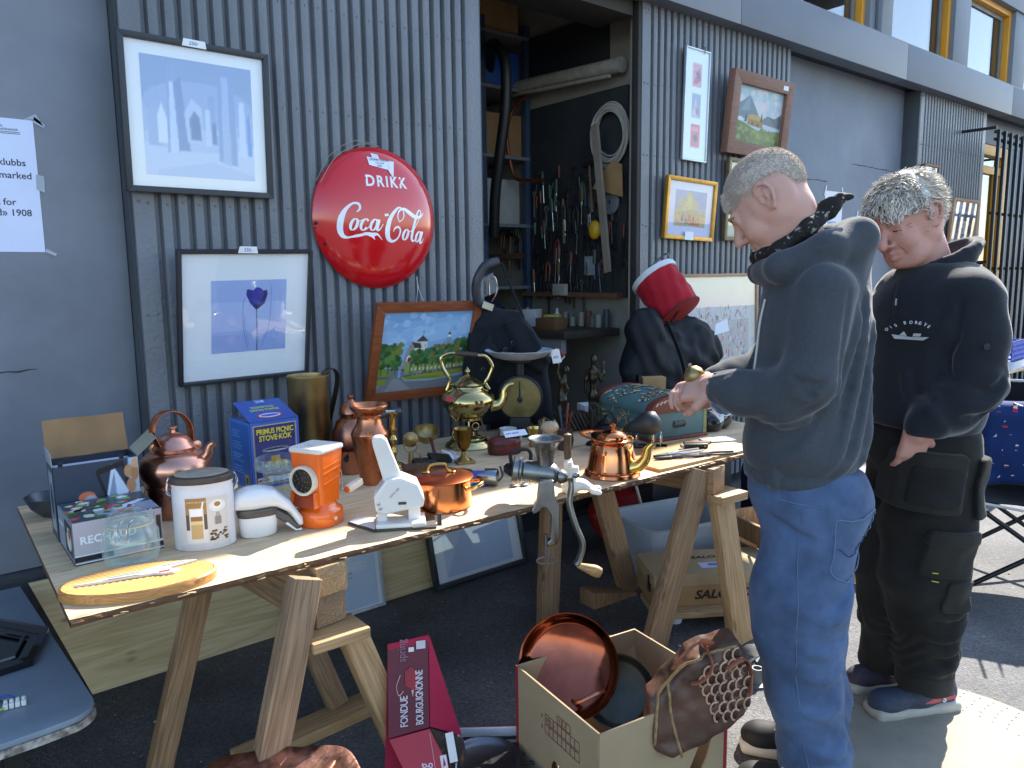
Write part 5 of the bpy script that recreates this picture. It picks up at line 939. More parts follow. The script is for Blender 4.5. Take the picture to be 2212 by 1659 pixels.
for mt, pts in ((M('wire_black', '15171c', .5), [(-.015, .01, .006), (-.05, .03, .01), (-.12, -.02, .006), (-.3, -.14, .005)]), (M('wire_blue', '24429c', .5), [(.01, .01, .006), (-.02, .035, .014), (-.06, .035, .008)]), (M('wire_yellowgreen', 'b0b84a', .5), [(-.02, -.01, .006), (-.08, -.05, .006), (-.2, -.14, .005), (-.3, -.2, .005)])):
    MB().tube(spline(pts, 6), .0028, 6).build('wire', mt, cb)
# small pots and a standing wire frame near the shoes
for x, y, s_ in ((2.285, 1.425, 1), (2.44, 1.49, .9)):
    q = thing('pipe_flange', 'small grey metal pipe flange on the asphalt, '+('nearer the black shoe' if s_ == 1 else 'nearer the trestle leg'), 'flange', (x, y, .0005), 0, 'metal flanges on the ground'); MB().lathe([(.012, 0), (.04*s_, 0), (.04*s_, .008), (.021, .01), (.019, .06), (.015, .06), (.015, .008), (.012, 0)], 24).build('flange', M('zinc_grey', '74777a', .5, .5, var=.2), q)
wf = MB().tube(spline([(2.96, 1.86, .345), (2.74, 1.66, .36), (2.56, 1.57, .26), (2.54, 1.55, .1), (2.53, 1.52, .006), (2.42, 1.35, .006), (2.2, 1.2, .006)], 8), .006, 8).build('black_cable', M('cable_black', '1b1a19', .5), None); tag(wf, 'black cable running down from the crate to the asphalt', 'cable')
nvb = SDF((3.3, 1.7, 0), (4.3, 2.4, .6), .016).rbox((3.8, 2.05, .21), (.36, .2, .2), rot=Matrix.Rotation(R(-39), 3, 'Z'), rd=.03).cut((0, 0, .003), (0, 0, -1)).warp(lambda P: .008*vnoise(P, 9)).mesh('cooler_bag', M('navy_nylon', '16244e', .6, var=.1), None); tag(nvb, 'big dark blue nylon bag on the asphalt between the two men', 'bag')
# ================================================================== things on the table (top at 0.72)
ZT = .7206
def T(name, label, cat, x, y, push=0, drz=0, z=ZT, group=None, rz=None):
    L_ = math.hypot(x, y); x, y = x+push*x/L_, y+push*y/L_
    return thing(name, label, cat, (x, y, z), facecam(x, y)+R(drz) if rz is None else R(rz), group)
XY = Matrix(((1, 0, 0, 0), (0, 0, -1, 0), (0, 1, 0, 0), (0, 0, 0, 1)))      # polygon (x,z), pushed along -Y..
def side(mb, poly, y0, y1, mi=0): return mb.prism(poly, -y0, -y1, XY, mi)
# --- rechaud carton
t = T('printed_carton', 'grey printed warmer carton with black stripes behind the glass jar', 'box', .443, 2.283, rz=-1)
greyc = M('silver_card', '9a9aa4', .45, var=.05); dk = M('dark_card', '1d222c', .4)
MB().bb((-.107, -.108, 0), (.107, .108, .113)).build('carton', greyc, t, bevel=.0015)
F1 = fr((-.107, -.1085, 0), (1, 0, 0), (0, 0, 1)); F2 = fr((-.1075, .108, 0), (0, -1, 0), (0, 0, 1)); F3 = fr((-.107, -.108, .1135), (1, 0, 0), (0, 1, 0))
printed('front_print', t, F1, .214, .113, [('b0a9ae', rect(0, 0, 1, 1)), ('f0f0f2', rect(0, .035, 1, .055)), ('1a1a20', rect(0, .06, .42, .2)), ('1a1a20', rect(.78, .06, 1, .2)), ('f0f0f2', rect(0, .205, 1, .225)), ('1a1a20', rect(0, 0, 1, .03)), ('1a1a20', rect(.93, .25, .99, .85))], .45)
text('RECHAUD', .028, flatm('e6e6ea'), t, F1 @ Matrix.Translation((.014, .055, .0014)), bold=.03, space=1.05)
printed('side_print', t, F2, .216, .113, [('8a919c', rect(0, 0, 1, 1)), ('2a3038', rect(.45, .12, .95, .9)), ('c9c2b4', circ(.72, .5, .16, .28)), ('a5482c', circ(.76, .62, .07, .12)), ('d8d8d4', circ(.68, .35, .08, .1)), ('3a6a34', circ(.6, .7, .05, .1)), ('22262c', rect(0, 0, 1, .06))], .45)
text('RECHAUD', .016, flatm('c9ccd2'), t, F2 @ Matrix.Translation((.01, .07, .0014)))
veg = [('3a4654', rect(0, 0, 1, 1)), ('8d99a8', rect(.3, .05, 1, .45))]; rr = random.Random(5)
for k in range(70): x, y = rr.uniform(.02, .75), rr.uniform(.05, .98); s_ = rr.uniform(.03, .08); veg.append((rr.choice(['3f6a34', '6f9a4a', 'b8c8a0', 'a03a30', 'c8583a', 'd0d4cc', '4a5a3a']), [(x+s_*math.cos(R(60*j))*rr.uniform(.7, 1.2), y+s_*math.sin(R(60*j))*rr.uniform(.7, 1.2)) for j in range(6)]))
veg = [(h, [(min(.99, max(.01, a)), min(.99, max(.01, b))) for a, b in p]) for h, p in veg] + [('c8d4e4', [(.5, .35), (.85, .6), (.95, .55), (.62, .28)]), ('1c2028', [(.48, .34), (.5, .36), (.86, .62), (.85, .58)]), ('b07a4a', circ(.85, .3, .1, .07))]
printed('top_print', t, F3, .214, .216, veg, .35)
# --- open grater carton behind
t = T('open_carton', 'open carton with carrot and grater picture, flaps up, behind the warmer carton', 'box', .447, 2.47, rz=-2)
w, d, h = .108, .064, .215
for lo, hi in (((-w, -d, 0), (w, -d+.002, h)), ((-w, d-.002, 0), (w, d, h)), ((-w, -d+.0025, 0), (-w+.002, d-.0025, h)), ((w-.002, -d+.0025, 0), (w, d-.0025, h))): MB().bb(lo, hi).build('carton_side', dk, t)
MB().bb((-w+.003, -d+.003, .001), (w-.003, d-.003, .195)).build('packed_tray', M('inner_white', 'c8d2e6', .4, bump=.6, bs=30), t)
MB().sheet([[(-w+2*w*i/6, d-.0+.006*j+.004*math.sin(i*1.7+j), h+.022*j) for i in range(7)] for j in range(6)], .002).build('lid_flap', cardD, t)
MB().sheet([[(w+.014*j, -d+.1*i/3, h+.012*j+.003*i) for i in range(4)] for j in range(5)], .002).build('side_flap', M('grey_board', '8c8878', .8), t); MB().sheet([[(-w-.001*j, -d+.11*i/3, h+.014*j) for i in range(4)] for j in range(4)], .002).build('side_flap', M('flap_grey', '8f979c', .6), t)
for q in (-1, 1): MB().prism([(0, 0), (.03, 0), (.03, .012), (.012, .012), (.012, .04), (0, .04)], -.001, .001, fr((q*(w-.015)-(.03 if q > 0 else 0), -d+.02, h-.03), (1, 0, 0), (0, 0, 1))).build('black_insert', dk, t)
rr = random.Random(2)
L = [('2a3648', rect(0, 0, 1, 1)), ('46566c', rect(.0, .0, 1, .2)), ('a8b4c4', rect(.88, 0, 1, 1)), ('c86a44', circ(.36, .55, .1, .07)), ('c86a44', circ(.27, .3, .13, .11)), ('d8855a', circ(.33, .33, .06, .08)), ('9aa4ae', circ(.4, .3, .13, .27)), ('c0634a', circ(.4, .3, .09, .2)), ('c8d2e2', [(.55, .3), (.68, .95), (.86, .55), (.8, .1), (.62, .1)]), ('8090a8', [(.58, .35), (.7, .85), (.72, .4)]), ('0c0e12', [(.48, .85), (.5, .9), (.82, .98), (.9, .6), (.86, .55), (.8, .9), (.52, .82)]), ('0c0e12', [(.48, .85), (.52, .84), (.64, .4), (.6, .4)]), ('14181e', [(.58, .1), (.6, .42), (.85, .45), (.84, .38), (.66, .36), (.64, .1)]), ('5c6470', circ(.74, .25, .08, .1)), ('20242c', circ(.92, .18, .05, .09)), ('b88860', circ(.88, .82, .06, .09)), ('a87850', circ(.95, .78, .05, .1)), ('b08058', circ(.9, .62, .06, .1)), ('c89a70', circ(.96, .92, .04, .07)), ('5a6a3c', circ(.36, .1, .06, .06))]
printed('front_print', t, fr((-w, -d-.0005, 0), (1, 0, 0), (0, 0, 1)), 2*w, h, L, .35); printed('side_print', t, fr((-w-.0005, d, 0), (0, -1, 0), (0, 0, 1)), 2*d, h, [('3a4450', rect(0, 0, 1, 1)), ('8d98a4', rect(.2, .1, .8, .9)), ('242a32', circ(.5, .5, .2, .25))], .4)
# --- glass clip jar
jg = glassm('jar_glass', (.93, .97, .96), 1.5, edge=.24)
t = T('glass_jar', 'clear clip top glass jar standing in front of the warmer carton', 'jar', .452, 2.103)
MB().lathe([(.0005, .004), (.05, .004), (.062, .012), (.068, .03), (.068, .085), (.06, .098), (.056, .103), (.056, .108), (.053, .108), (.053, .1), (.062, .085), (.0635, .03), (.056, .014), (.0005, .008)], 48).build('jar_body', jg, t, smooth=60)
MB().lathe([(.0005, .139), (.02, .139), (.024, .142), (.04, .138), (.054, .127), (.058, .118), (.058, .111), (.054, .111), (.05, .122), (.0005, .13)], 48).build('lid', jg, t, smooth=60)
MB().lathe([(.054, .108), (.058, .108), (.058, .1115), (.054, .1115), (.054, .108)], 40).build('rubber_ring', M('rubber_pale', 'b9b49a', .6), t)
wire = M('bright_wire', 'b8bcc0', .2, 1)
for x in (-.035, -.012): MB().tube(spline([(x, -.066, .085), (x+.004, -.068, .105), (x+.012, -.06, .125), (x+.02, -.05, .13)], 5), .0013, 6).tube(spline([(x, -.066, .085), (x+.006, -.071, .08), (x+.01, -.068, .09)], 4), .0013, 6).build('clip_wire', wire, t)
MB().tube(spline([(.04, .02, .125), (.055, .03, .13), (.06, .03, .115), (.058, .03, .1)], 4), .0013, 6).build('hinge_wire', wire, t)
# --- carved oval board with bird
t = thing('carved_board', 'oval carved wooden board with a painted flying goose at the front left corner', 'board', (.427, 1.928, ZT), R(-17))
ov = lambda k, s_=1: (s_*.172*math.copysign(abs(math.cos(k))**1.1, math.cos(k)), s_*.095*math.sin(k))
pine = wood('carved_pine', 'c08a4a', 'a06a30', 0, 1.2, .5, .1, False); N = 72
loft([[(*ov(2*math.pi*k/N), 0) for k in range(N)], [(*ov(2*math.pi*k/N, 1.0), .02) for k in range(N)], [(*ov(2*math.pi*k/N, .97), .024) for k in range(N)]], capb=True).build('plank', pine, t, smooth=40)
rows_ = []
for j in range(61):
    u_ = -.96+1.92*j/60; row = []
    for i in range(81):
        v_ = -.96+1.92*i/80; r_ = math.hypot(u_, v_); s_ = 1/max(r_, .96)*.96 if r_ > .96 else 1
        x, y = v_*s_*.172, u_*s_*.095; g = .0022*(abs(math.sin((x*1+abs(y)*.6)*230)))*min(1, (.96-min(r_, .96))*12+.25); row.append((x, y, .0235+g-.002*(1-min(1, r_)**2)))
    rows_.append(row)
MB().sheet(rows_).build('carved_face', wood('carved_pine_face', 'cf9f5c', 'b8854a', 0, 1, .5, 0, False), t, smooth=60)
bird = [(-.14, -.012), (-.09, .0), (-.05, .012), (.0, .022), (.04, .045), (.1, .058), (.13, .05), (.07, .03), (.06, .018), (.09, .004), (.075, -.014), (.05, -.012), (.03, -.004), (-.02, -.006), (-.08, -.012)]
MB().prism(bird, .0235, .0305).build('goose_relief', M('bird_white', 'c8c4bc', .5), t, bevel=.002)
printed('goose_paint', t, fr((0, 0, .0306), (1, 0, 0), (0, 1, 0)), 1, 1, [('7a8694', [(-.09, .002), (-.05, .011), (0, .018), (.01, .01), (-.05, .002)]), ('7a8694', [(.035, .036), (.09, .05), (.12, .048), (.06, .033)]), ('94302c', [(.04, -.002), (.07, .004), (.065, -.008), (.045, -.008)]), ('5a3a2c', [(-.12, -.01), (-.06, -.009), (0, -.0045), (0, -.002), (-.06, -.006)])], .5)
# --- big rosy copper kettle
t = T('copper_kettle', 'large dull rose copper kettle with tall strap handle behind the coffee tin', 'kettle', .655, 2.40, .09)
MB().lathe([(.0005, 0), (.088, 0), (.09, .004), (.09, .088), (.094, .091), (.094, .097), (.09, .1), (.104, .125), (.106, .15), (.1, .175), (.08, .193), (.062, .2), (.062, .212), (.058, .212), (.058, .2), (.0005, .2)], 56).build('kettle_body', copperR, t, smooth=40)
MB().lathe([(.064, .207), (.066, .211), (.06, .22), (.052, .228), (.05, .233), (.035, .247), (.018, .253), (.009, .256), (.008, .264), (.014, .27), (.014, .274), (.0005, .277)], 44).build('lid', copperR, t, smooth=40)
MB().tube(spline([(-.052, 0, .215), (-.072, 0, .26), (-.06, 0, .305), (-.02, 0, .325), (.03, 0, .31), (.062, 0, .27), (.066, 0, .215)], 8), .015, 8, flat=.22, up=(1, 0, 0)).build('strap_handle', M('bright_rose_copper', 'c47a58', .28, 1, var=.2, vs=10), t, rot=(0, 0, R(38)))
for x in (-.056, .068): MB().lathe([(.0005, 0), (.014, 0), (.013, .004), (.0005, .006)], 16, (x, -.012, .213), (0, -1, 0)).build('handle_lug', copperR, t)
MB().tube(spline([(.075, -.03, .165), (.095, -.04, .185), (.103, -.045, .21), (.115, -.05, .22)], 6), [.022, .021, .02, .019, .018, .017, .016, .015, .0145, .014, .0135, .013, .0125, .012, .012, .012, .012, .012, .012][:19], 14).build('spout', copperR, t)
t = T('brass_lamp', 'small brass lamp with flat top half hidden behind the copper kettle', 'lamp', .70, 2.77); MB().lathe([(.0005, 0), (.05, 0), (.05, .01), (.03, .03), (.04, .06), (.04, .11), (.03, .14), (.02, .15), (.034, .158), (.036, .17), (.02, .178), (.0005, .18)], 28).build('lamp_body', brassD, t, smooth=40)
t = T('dark_bowl', 'dark metal bowl at the back left corner of the table', 'bowl', .37, 2.72); MB().lathe([(.0005, 0), (.03, 0), (.06, .03), (.075, .065), (.072, .065), (.055, .03), (.0005, .006)], 32).build('bowl', M('pewter', '5c6266', .4, .8, var=.2), t)
# --- coffee tin
t = T('coffee_tin', 'white oval coffee tin with brown lid and a latte picture', 'tin', .632, 2.078, .045)
tinw = M('tin_white', 'd6d3d2', .3, var=.06, vs=14); tdk = M('tin_lid_brown', '463831', .5, var=.3, vs=30)
E2 = dict(sx=1.0, sy=.68)
MB().lathe([(.0005, 0), (.076, 0), (.079, .003), (.079, .165), (.077, .17), (.079, .175), (.079, .185), (.0005, .185)], 56, **E2).build('tin_body', tinw, t, smooth=40)
MB().lathe([(.081, .183), (.082, .186), (.082, .196), (.079, .2), (.0005, .203)], 56, **E2).build('lid', tdk, t, smooth=40); MB().lathe([(.0005, .2025), (.068, .2015), (.07, .2045), (.06, .208), (.0005, .2095)], 48, **E2).build('lid_panel', M('tin_lid_top', '8d8376', .7, var=.2, vs=20), t, smooth=40)
def tinwarp(v): 
    y = -.68*math.sqrt(max(0, .079**2-v[0]**2))-.0006; return Vector((v[0], y-v[2]*1.2, v[1]))
def sub(polys, n=6):
    o = []
    for h, p in polys:
        xs = [q[0] for q in p]; x0, x1 = min(xs), max(xs)
        if len(p) == 4 and x1-x0 > .2:
            ys = [q[1] for q in p]; o += [(h, [rect(x0+(x1-x0)*k/n, min(ys), x0+(x1-x0)*(k+1)/n, max(ys)) for k in range(n)])]
        else: o.append((h, [p]))
    return o
L = sub([('cfc8bd', rect(0, 0, 1, 1)), ('a87c3c', rect(0, .64, .5, 1)), ('5f4a3c', rect(0, .3, .5, .64)), ('ddd6ca', rect(0, 0, .5, .3)), ('e2ddd6', circ(.76, .8, .2, .13)), ('f0ece4', circ(.76, .82, .12, .085)), ('a5793c', circ(.76, .83, .08, .055)), ('8a8078', rect(.68, .38, .84, .56)), ('a89f96', [(.7, .56), (.82, .56), (.8, .66), (.72, .66)]), ('b8b0a6', rect(.66, .4, .69, .54)), ('e4dcd0', [(.08, .08), (.42, .08), (.42, .78), (.08, .78)]), ('caa56a', rect(.11, .1, .39, .42)), ('e0c890', rect(.11, .42, .39, .5)), ('9c6a30', rect(.11, .5, .39, .6)), ('f4f0ea', rect(.11, .6, .39, .76)), ('f4f0ea', [(.36, .76), (.4, .76), (.44, .92), (.4, .92)])])
rr = random.Random(9)
for k in range(26): x, y = rr.uniform(.56, .95), rr.uniform(.04, .3); L.append((rr.choice(['4a2c1c', '6b452c', '7d573a', '3a2216']), [[(x+.06*math.cos(R(60*j))*rr.uniform(.5, 1), y+.03*math.sin(R(60*j))*rr.uniform(.6, 1.2)) for j in range(6)]]))
L = [(h, [[(min(1, max(0, a)), min(1, max(0, b))) for a, b in p] for p in q]) for h, q in L]
printed('label_print', t, Matrix(), .105, .125, L, .5, warp=lambda v: tinwarp((v[0]-.046, v[1]+.022, v[2]*.6)))
text('CAFFÈ MACCHIATO', .0065, flatm('e8dcc0'), t, Matrix(), warp=lambda v: tinwarp((v[0]-.044, v[1]+.135, .003)), ext=0)
for q, a0 in ((1, 0), (-1, 0)): MB().tube(spline([(q*.081, 0, .15), (q*.088, 0, .165), (q*.086, 0, .19), (q*.08, 0, .197)], 5), .0016, 6).tube(spline([(q*.081, -.01, .15), (q*.09, -.01, .16), (q*.086, -.008, .185)], 5), .0016, 6).tube(spline([(q*.081, .01, .145), (q*.092, .006, .17), (q*.084, .0, .2)], 5), .0014, 6).build('clasp', wire, t)
# --- white handheld shredder
t = T('hand_press', 'white plastic hand press with long drooping lever beside the coffee tin', 'kitchen press', .775, 2.075, .035, 8)
pw = M('plastic_white', 'dcdcda', .3, var=.03); pg = M('plastic_smoke', '4a4744', .3)
loft([[(p[0], p[1]*.72, z) for p in ringquad(w_, w_, z, .035)] for w_, z in ((.09, 0), (.1, .006), (.106, .04), (.108, .06))], capb=True, capt=True).build('base_cup', pw, t, smooth=50)
loft([[(p[0], p[1]*.72, z) for p in ringquad(w_, w_, z, .038)] for w_, z in ((.11, .0605), (.112, .064), (.112, .078), (.11, .082))], capb=True, capt=True).build('smoke_band', pg, t, smooth=50)
o1 = SDF((-.09, -.05, -.0), (.16, .05, .17), .0032); slab(o1, [(-.063, .085), (-.062, .11), (-.05, .128), (-.025, .137), (.01, .138), (.05, .13), (.09, .092), (.123, .038), (.124, .016), (.11, .014), (.085, .058), (.05, .08), (0, .0855)], -.036, .036, .016); o1.ell((-.01, 0, .1), (.054, .042, .035), k=.02).cut((0, 0, .0835), (-.0, 0, -1)) if False else o1.ell((-.01, 0, .108), (.052, .042, .03), k=.02); o1.mesh('lever', pw, t)
o2 = SDF((-.09, -.05, -.0), (.16, .05, .17), .0032); slab(o2, [(.03, .079), (.05, .074), (.085, .05), (.116, .008), (.1, .003), (.07, .03), (.045, .05), (.03, .062)], -.03, .03, .006); o2.mesh('lower_lever', pg, t)
o3 = SDF((-.09, -.05, -.0), (.16, .05, .17), .0032); slab(o3, [(.07, .028), (.1, .001), (.118, .001), (.12, .008), (.104, .008), (.078, .036)], -.031, .031, .004); o3.mesh('lever_edge', pw, t)
# --- stove carton
t = T('stove_carton', 'blue camping stove carton with yellow title standing at the back', 'box', 1.035, 2.655, rz=3)
blu = M('stove_blue', '274a94', .4, var=.05); nv = '2c2f66'; w, d, h = .09, .085, .235
MB().bb((-w, -d, 0), (w, d, h)).build('carton', blu, t, bevel=.0015); MB().add([(-w, -d+.0, h+.001), (w, -d, h+.001), (w, d-.02, h+.05), (-w+.008, d-.02, h+.052), (-w, -d, h+.003), (w, -d, h+.003), (w, d-.02, h+.053), (-w+.008, d-.02, h+.055)], [(0, 1, 2, 3), (7, 6, 5, 4), (0, 4, 5, 1), (1, 5, 6, 2), (2, 6, 7, 3), (3, 7, 4, 0)]).build('lid_flap', blu, t)
F1 = fr((-w, -d-.0005, 0), (1, 0, 0), (0, 0, 1))
printed('front_print', t, F1, 2*w, h, [('3a5cae', rect(0, 0, 1, 1)), ('c8b95a', rect(.06, .05, .94, .95)), (nv, rect(.075, .06, .925, .94)), ('383a70', rect(.075, .4, .925, .7)), ('8a8f98', circ(.5, .57, .28, .035)), ('14161c', circ(.5, .57, .22, .022)), ('c4c8d0', rect(.3, .55, .72, .56)), ('b89a3c', rect(.4, .4, .58, .47)), ('b49438', circ(.5, .33, .24, .08)), ('8c702c', circ(.5, .2, .27, .12)), ('b8cbd8', rect(.1, .08, .9, .16)), ('a83030', rect(.12, .1, .4, .14))], .35)
yl = flatm('d8c436'); text('PRIMUS PICNIC', .026, yl, t, F1 @ Matrix.Translation((w, .192, .0022)), bold=.03, align='CENTER', sx=.78); text('STOVE·KÖK', .026, yl, t, F1 @ Matrix.Translation((w, .168, .0022)), bold=.03, align='CENTER', sx=.86)
F2 = fr((-w-.0005, d, 0), (0, -1, 0), (0, 0, 1)); printed('side_print', t, F2, 2*d, h, [('4a7ac0', rect(0, 0, 1, 1)), ('3464b0', rect(.06, .04, .94, .96))]+[('7fa3d4', rect(.12, .88-.045*k, .12+random.uniform(.3, .6), .892-.045*k)) for k in range(16) if k % 4]+[('b8a840', rect(.66, .04, .84, .2)), ('4a3a20', rect(.7, .06, .8, .16))], .4)
FT = fr((w, d-.02, h+.0535), (-1, 0, 0), (0, -.15, -.05)); printed('top_print', t, FT, 2*w, .158, [('a4b4d8', rect(.35, .02, .65, .14)), ('a83a40', circ(.5, .78, .26, .13)), ('d8d8e0', circ(.5, .78, .22, .09)), ('3a5cae', circ(.5, .78, .19, .06))], .35)
text('PRIMUS PICNIC', .02, flatm('a8b458'), t, FT @ Matrix.Translation((w, .072, .001)), bold=.03, align='CENTER', sx=.8); text('STOVE·KÖK', .02, flatm('a8b458'), t, FT @ Matrix.Translation((w, .05, .001)), bold=.03, align='CENTER', sx=.8); text('2201', .018, flatm('2c3a66'), t, FT @ Matrix.Translation((w, .006, .001)), align='CENTER')
# --- glass lidded dish
t = T('glass_dish', 'clear glass dish with wide flat lid between the stove carton and orange grater', 'glass dish', .955, 2.352, .03)
MB().lathe([(.0005, .003), (.045, .003), (.05, .015), (.056, .06), (.05, .085), (.047, .1), (.044, .1), (.046, .085), (.052, .06), (.046, .018), (.0005, .007)], 40).build('dish_body', jg, t, smooth=60)
MB().lathe([(.0005, .108), (.05, .106), (.07, .112), (.074, .13), (.07, .148), (.066, .15), (.069, .13), (.065, .116), (.0005, .112)], 44).build('lid', jg, t, smooth=60)
for z in (.09, .1): MB().tube([(.05*math.cos(a), .05*math.sin(a), z) for a in [2*math.pi*k/24 for k in range(25)]], .0013, 6).build('wire_ring', wire, t)
# --- orange rotary grater
t = T('rotary_grater', 'glossy orange plastic rotary grater with white lid and crank', 'grater', .945, 2.04, .06, -38)
og = M('orange_plastic', 'e2661a', .18, var=.05, vs=5, coat=.4); cream = M('cream_plastic', 'd9cdb8', .35)
loft([[(p[0]*a_, p[1]*b_, z) for p in ringquad(1, 1, z, .40, 8)] for a_, b_, z in ((.128, .124, 0), (.134, .13, .005), (.134, .13, .034), (.128, .124, .044), (.112, .108, .05), (.098, .094, .058), (.094, .09, .07))], capb=True, capt=True).build('foot', og, t, smooth=50)
loft([[(p[0]*a_, p[1]*b_, z) for p in ringquad(1, 1, z, .10, 5)] for a_, b_, z in ((.094, .09, .066), (.094, .092, .1), (.098, .098, .13), (.108, .106, .18), (.113, .111, .222))], capb=True, capt=True).build('hopper', og, t, smooth=50)
for z in (.135, .165, .182): MB().box((.0525+.03*(z-.13), 0, z), (.003, .08, .004), (R(8), R(6), 0)).build('side_rib', og, t, bevel=.0012)
loft([[(p[0]*a_, p[1]*b_, z) for p in ringquad(1, 1, z, .10, 5)] for a_, b_, z in ((.115, .113, .2225), (.119, .117, .225), (.119, .117, .233), (.115, .113, .2365))], capb=True, capt=True).build('lid', M('lid_white', 'dcd8d0', .4), t, smooth=40); MB().lathe([(.0005, .2368), (.018, .2368), (.02, .2385), (.0005, .239)], 24).build('lid_dimple', M('lid_white', 'dcd8d0'), t)
g = fr((-.004, -.046, .142), (1, 0, 0), (0, 0, 1))
MB().lathe([(.0005, .02), (.036, .02), (.038, .024), (.043, .024), (.045, .018), (.044, 0), (.0005, 0)], 40).build('drum_ring', cream, t, smooth=40).matrix_local = g
q = MB().lathe([(.0005, .0245), (.0355, .0205)], 36).build('drum_face', M('drum_black', '16130f', .35), t); q.matrix_local = g
mb = MB()
for r_, n_ in ((.012, 5), (.022, 8), (.03, 11)):
    for k in range(n_): a = 2*math.pi*k/n_; mb.lathe([(.0022, 0), (.0018, .003), (.001, .0035)], 6, (r_*math.cos(a), r_*math.sin(a), .0225))
q = mb.build('drum_teeth', M('teeth_steel', 'a88a7a', .25, 1), t); q.matrix_local = g; q['kind'] = 'stuff'
oi = M('orange_inner', '9a3a0c', .4)
for x in (-.046, .036): MB().bb((x, -.07, .062), (x+.004, -.044, .11)).build('chute_wall', og, t, bevel=.001)
MB().add([(-.042, -.07, .064), (.036, -.07, .064), (.036, -.0462, .108), (-.042, -.0462, .108)], [(0, 1, 2, 3)]).build('chute', oi, t, smooth=0)
MB().lathe([(.0005, .004), (.006, .003), (.006, 0), (.0005, 0)], 14, (.0655, -.01, .022), (1, -.1, 0)).build('suction_button', cream, t)
MB().tube(spline([(.03, .045, .15), (.035, .066, .15), (.037, .07, .11), (.038, .07, .088), (.04, .076, .082)], 5), .0025, 8).build('crank_arm', wire, t); MB().box((.05, .112, .09), (.022, .062, .022), (R(12), 0, R(-8))).build('crank_grip', cream, t, bevel=.004); MB().lathe([(.0005, 0), (.0095, 0), (.0095, .004), (.0005, .004)], 12, (.046, .081, .083), (0, -1, 0)).build('crank_cap', og, t)
# --- shell case mug, jug, vase, pan, candlestick
t = T('shell_case_mug', 'tall dull brass shell case mug with strap handle by the wall', 'mug', 1.262, 2.765)
MB().lathe([(.0005, 0), (.074, 0), (.076, .004), (.076, .345), (.079, .35), (.079, .356), (.074, .356), (.072, .345), (.072, .01), (.0005, .01)], 56).build('mug_body', brassD, t, smooth=40)
MB().tube(spline([(.06, .0, .354), (.085, 0, .372), (.108, 0, .37), (.122, 0, .345), (.118, 0, .3), (.095, 0, .22), (.08, 0, .17)], 8), .022, 8, flat=.1, up=(1, 0, 0)).build('strap_handle', M('dark_brass_strap', '4a4230', .45, .9, var=.2), t, rot=(0, 0, R(24)))
t = T('copper_pot', 'dark copper pot with knobbed lid and long side handle behind the vase', 'pot', 1.385, 2.66)
MB().lathe([(.0005, 0), (.06, 0), (.068, .02), (.076, .08), (.076, .13), (.06, .175), (.042, .19), (.044, .2), (.046, .205), (.0005, .205)], 44).build('pot_body', copperD, t, smooth=40); MB().lathe([(.046, .2055), (.048, .209), (.045, .225), (.032, .245), (.012, .255), (.009, .26), (.013, .268), (.013, .276), (.0005, .279)], 36).build('lid', copperD, t, smooth=40)
MB().tube([(.05, -.03, .185), (.1, -.03, .196), (.19, -.03, .21)], [.012, .013, .016], 14).build('side_handle', M('tin_tube', '5a6068', .45, .8, var=.2), t); MB().bb((.13, -.052, .2135), (.165, -.03, .216)).build('price_tape', M('masking_tape', 'd9e0e2'), t)
t = T('copper_vase', 'polished copper vase with flared rim behind the hole punch', 'vase', 1.283, 2.335, .05)
vc = M('vase_copper', 'c47c58', .28, 1, var=.22, vs=8, rvar=.1)
MB().lathe([(.0005, 0), (.038, 0), (.04, .006), (.042, .03), (.05, .08), (.06, .14), (.0645, .172), (.0655, .18), (.064, .186), (.055, .2), (.047, .215), (.043, .232), (.042, .245), (.046, .25), (.058, .262), (.066, .272), (.068, .28), (.066, .284), (.06, .276), (.04, .25), (.0005, .24)], 56).build('vase_body', vc, t, smooth=50)
MB().tube([(.0655*math.cos(a), .0655*math.sin(a), .18) for a in [2*math.pi*k/40 for k in range(41)]], .0016, 6).tube([(.044*math.cos(a), .044*math.sin(a), .246) for a in [2*math.pi*k/32 for k in range(33)]], .002, 6).build('rib', vc, t); MB().tube([(-.012+.024*k/16, -.064+.0012, .192+.006*math.sin(k*.9)) for k in range(17)], .0012, 5).build('relief', vc, t)
t = T('saucepan', 'small copper saucepan half hidden behind the copper vase', 'saucepan', 1.318, 2.545, .03); MB().lathe([(.0005, 0), (.052, 0), (.054, .004), (.058, .085), (.06, .088), (.056, .088), (.052, .01), (.0005, .006)], 36).build('pan_body', copperD, t, smooth=40); MB().lathe([(.0005, 0), (.01, 0), (.008, .012), (.0005, .014)], 12, (-.02, -.053, .06), (0, -1, 0)).build('rivet_boss', iron, t)
t = T('candlestick', 'slim turned brass candlestick beside the copper vase', 'candlestick', 1.49, 2.53)
MB().lathe([(.0005, 0), (.04, 0), (.042, .006), (.03, .014), (.012, .022), (.009, .04), (.014, .052), (.016, .06), (.01, .07), (.008, .09), (.012, .1), (.016, .108), (.01, .12), (.009, .13), (.013, .138), (.014, .15), (.012, .16), (.013, .19), (.015, .2), (.024, .208), (.025, .213), (.016, .212), (.0005, .205)], 28).build('stick', brass, t, smooth=50)
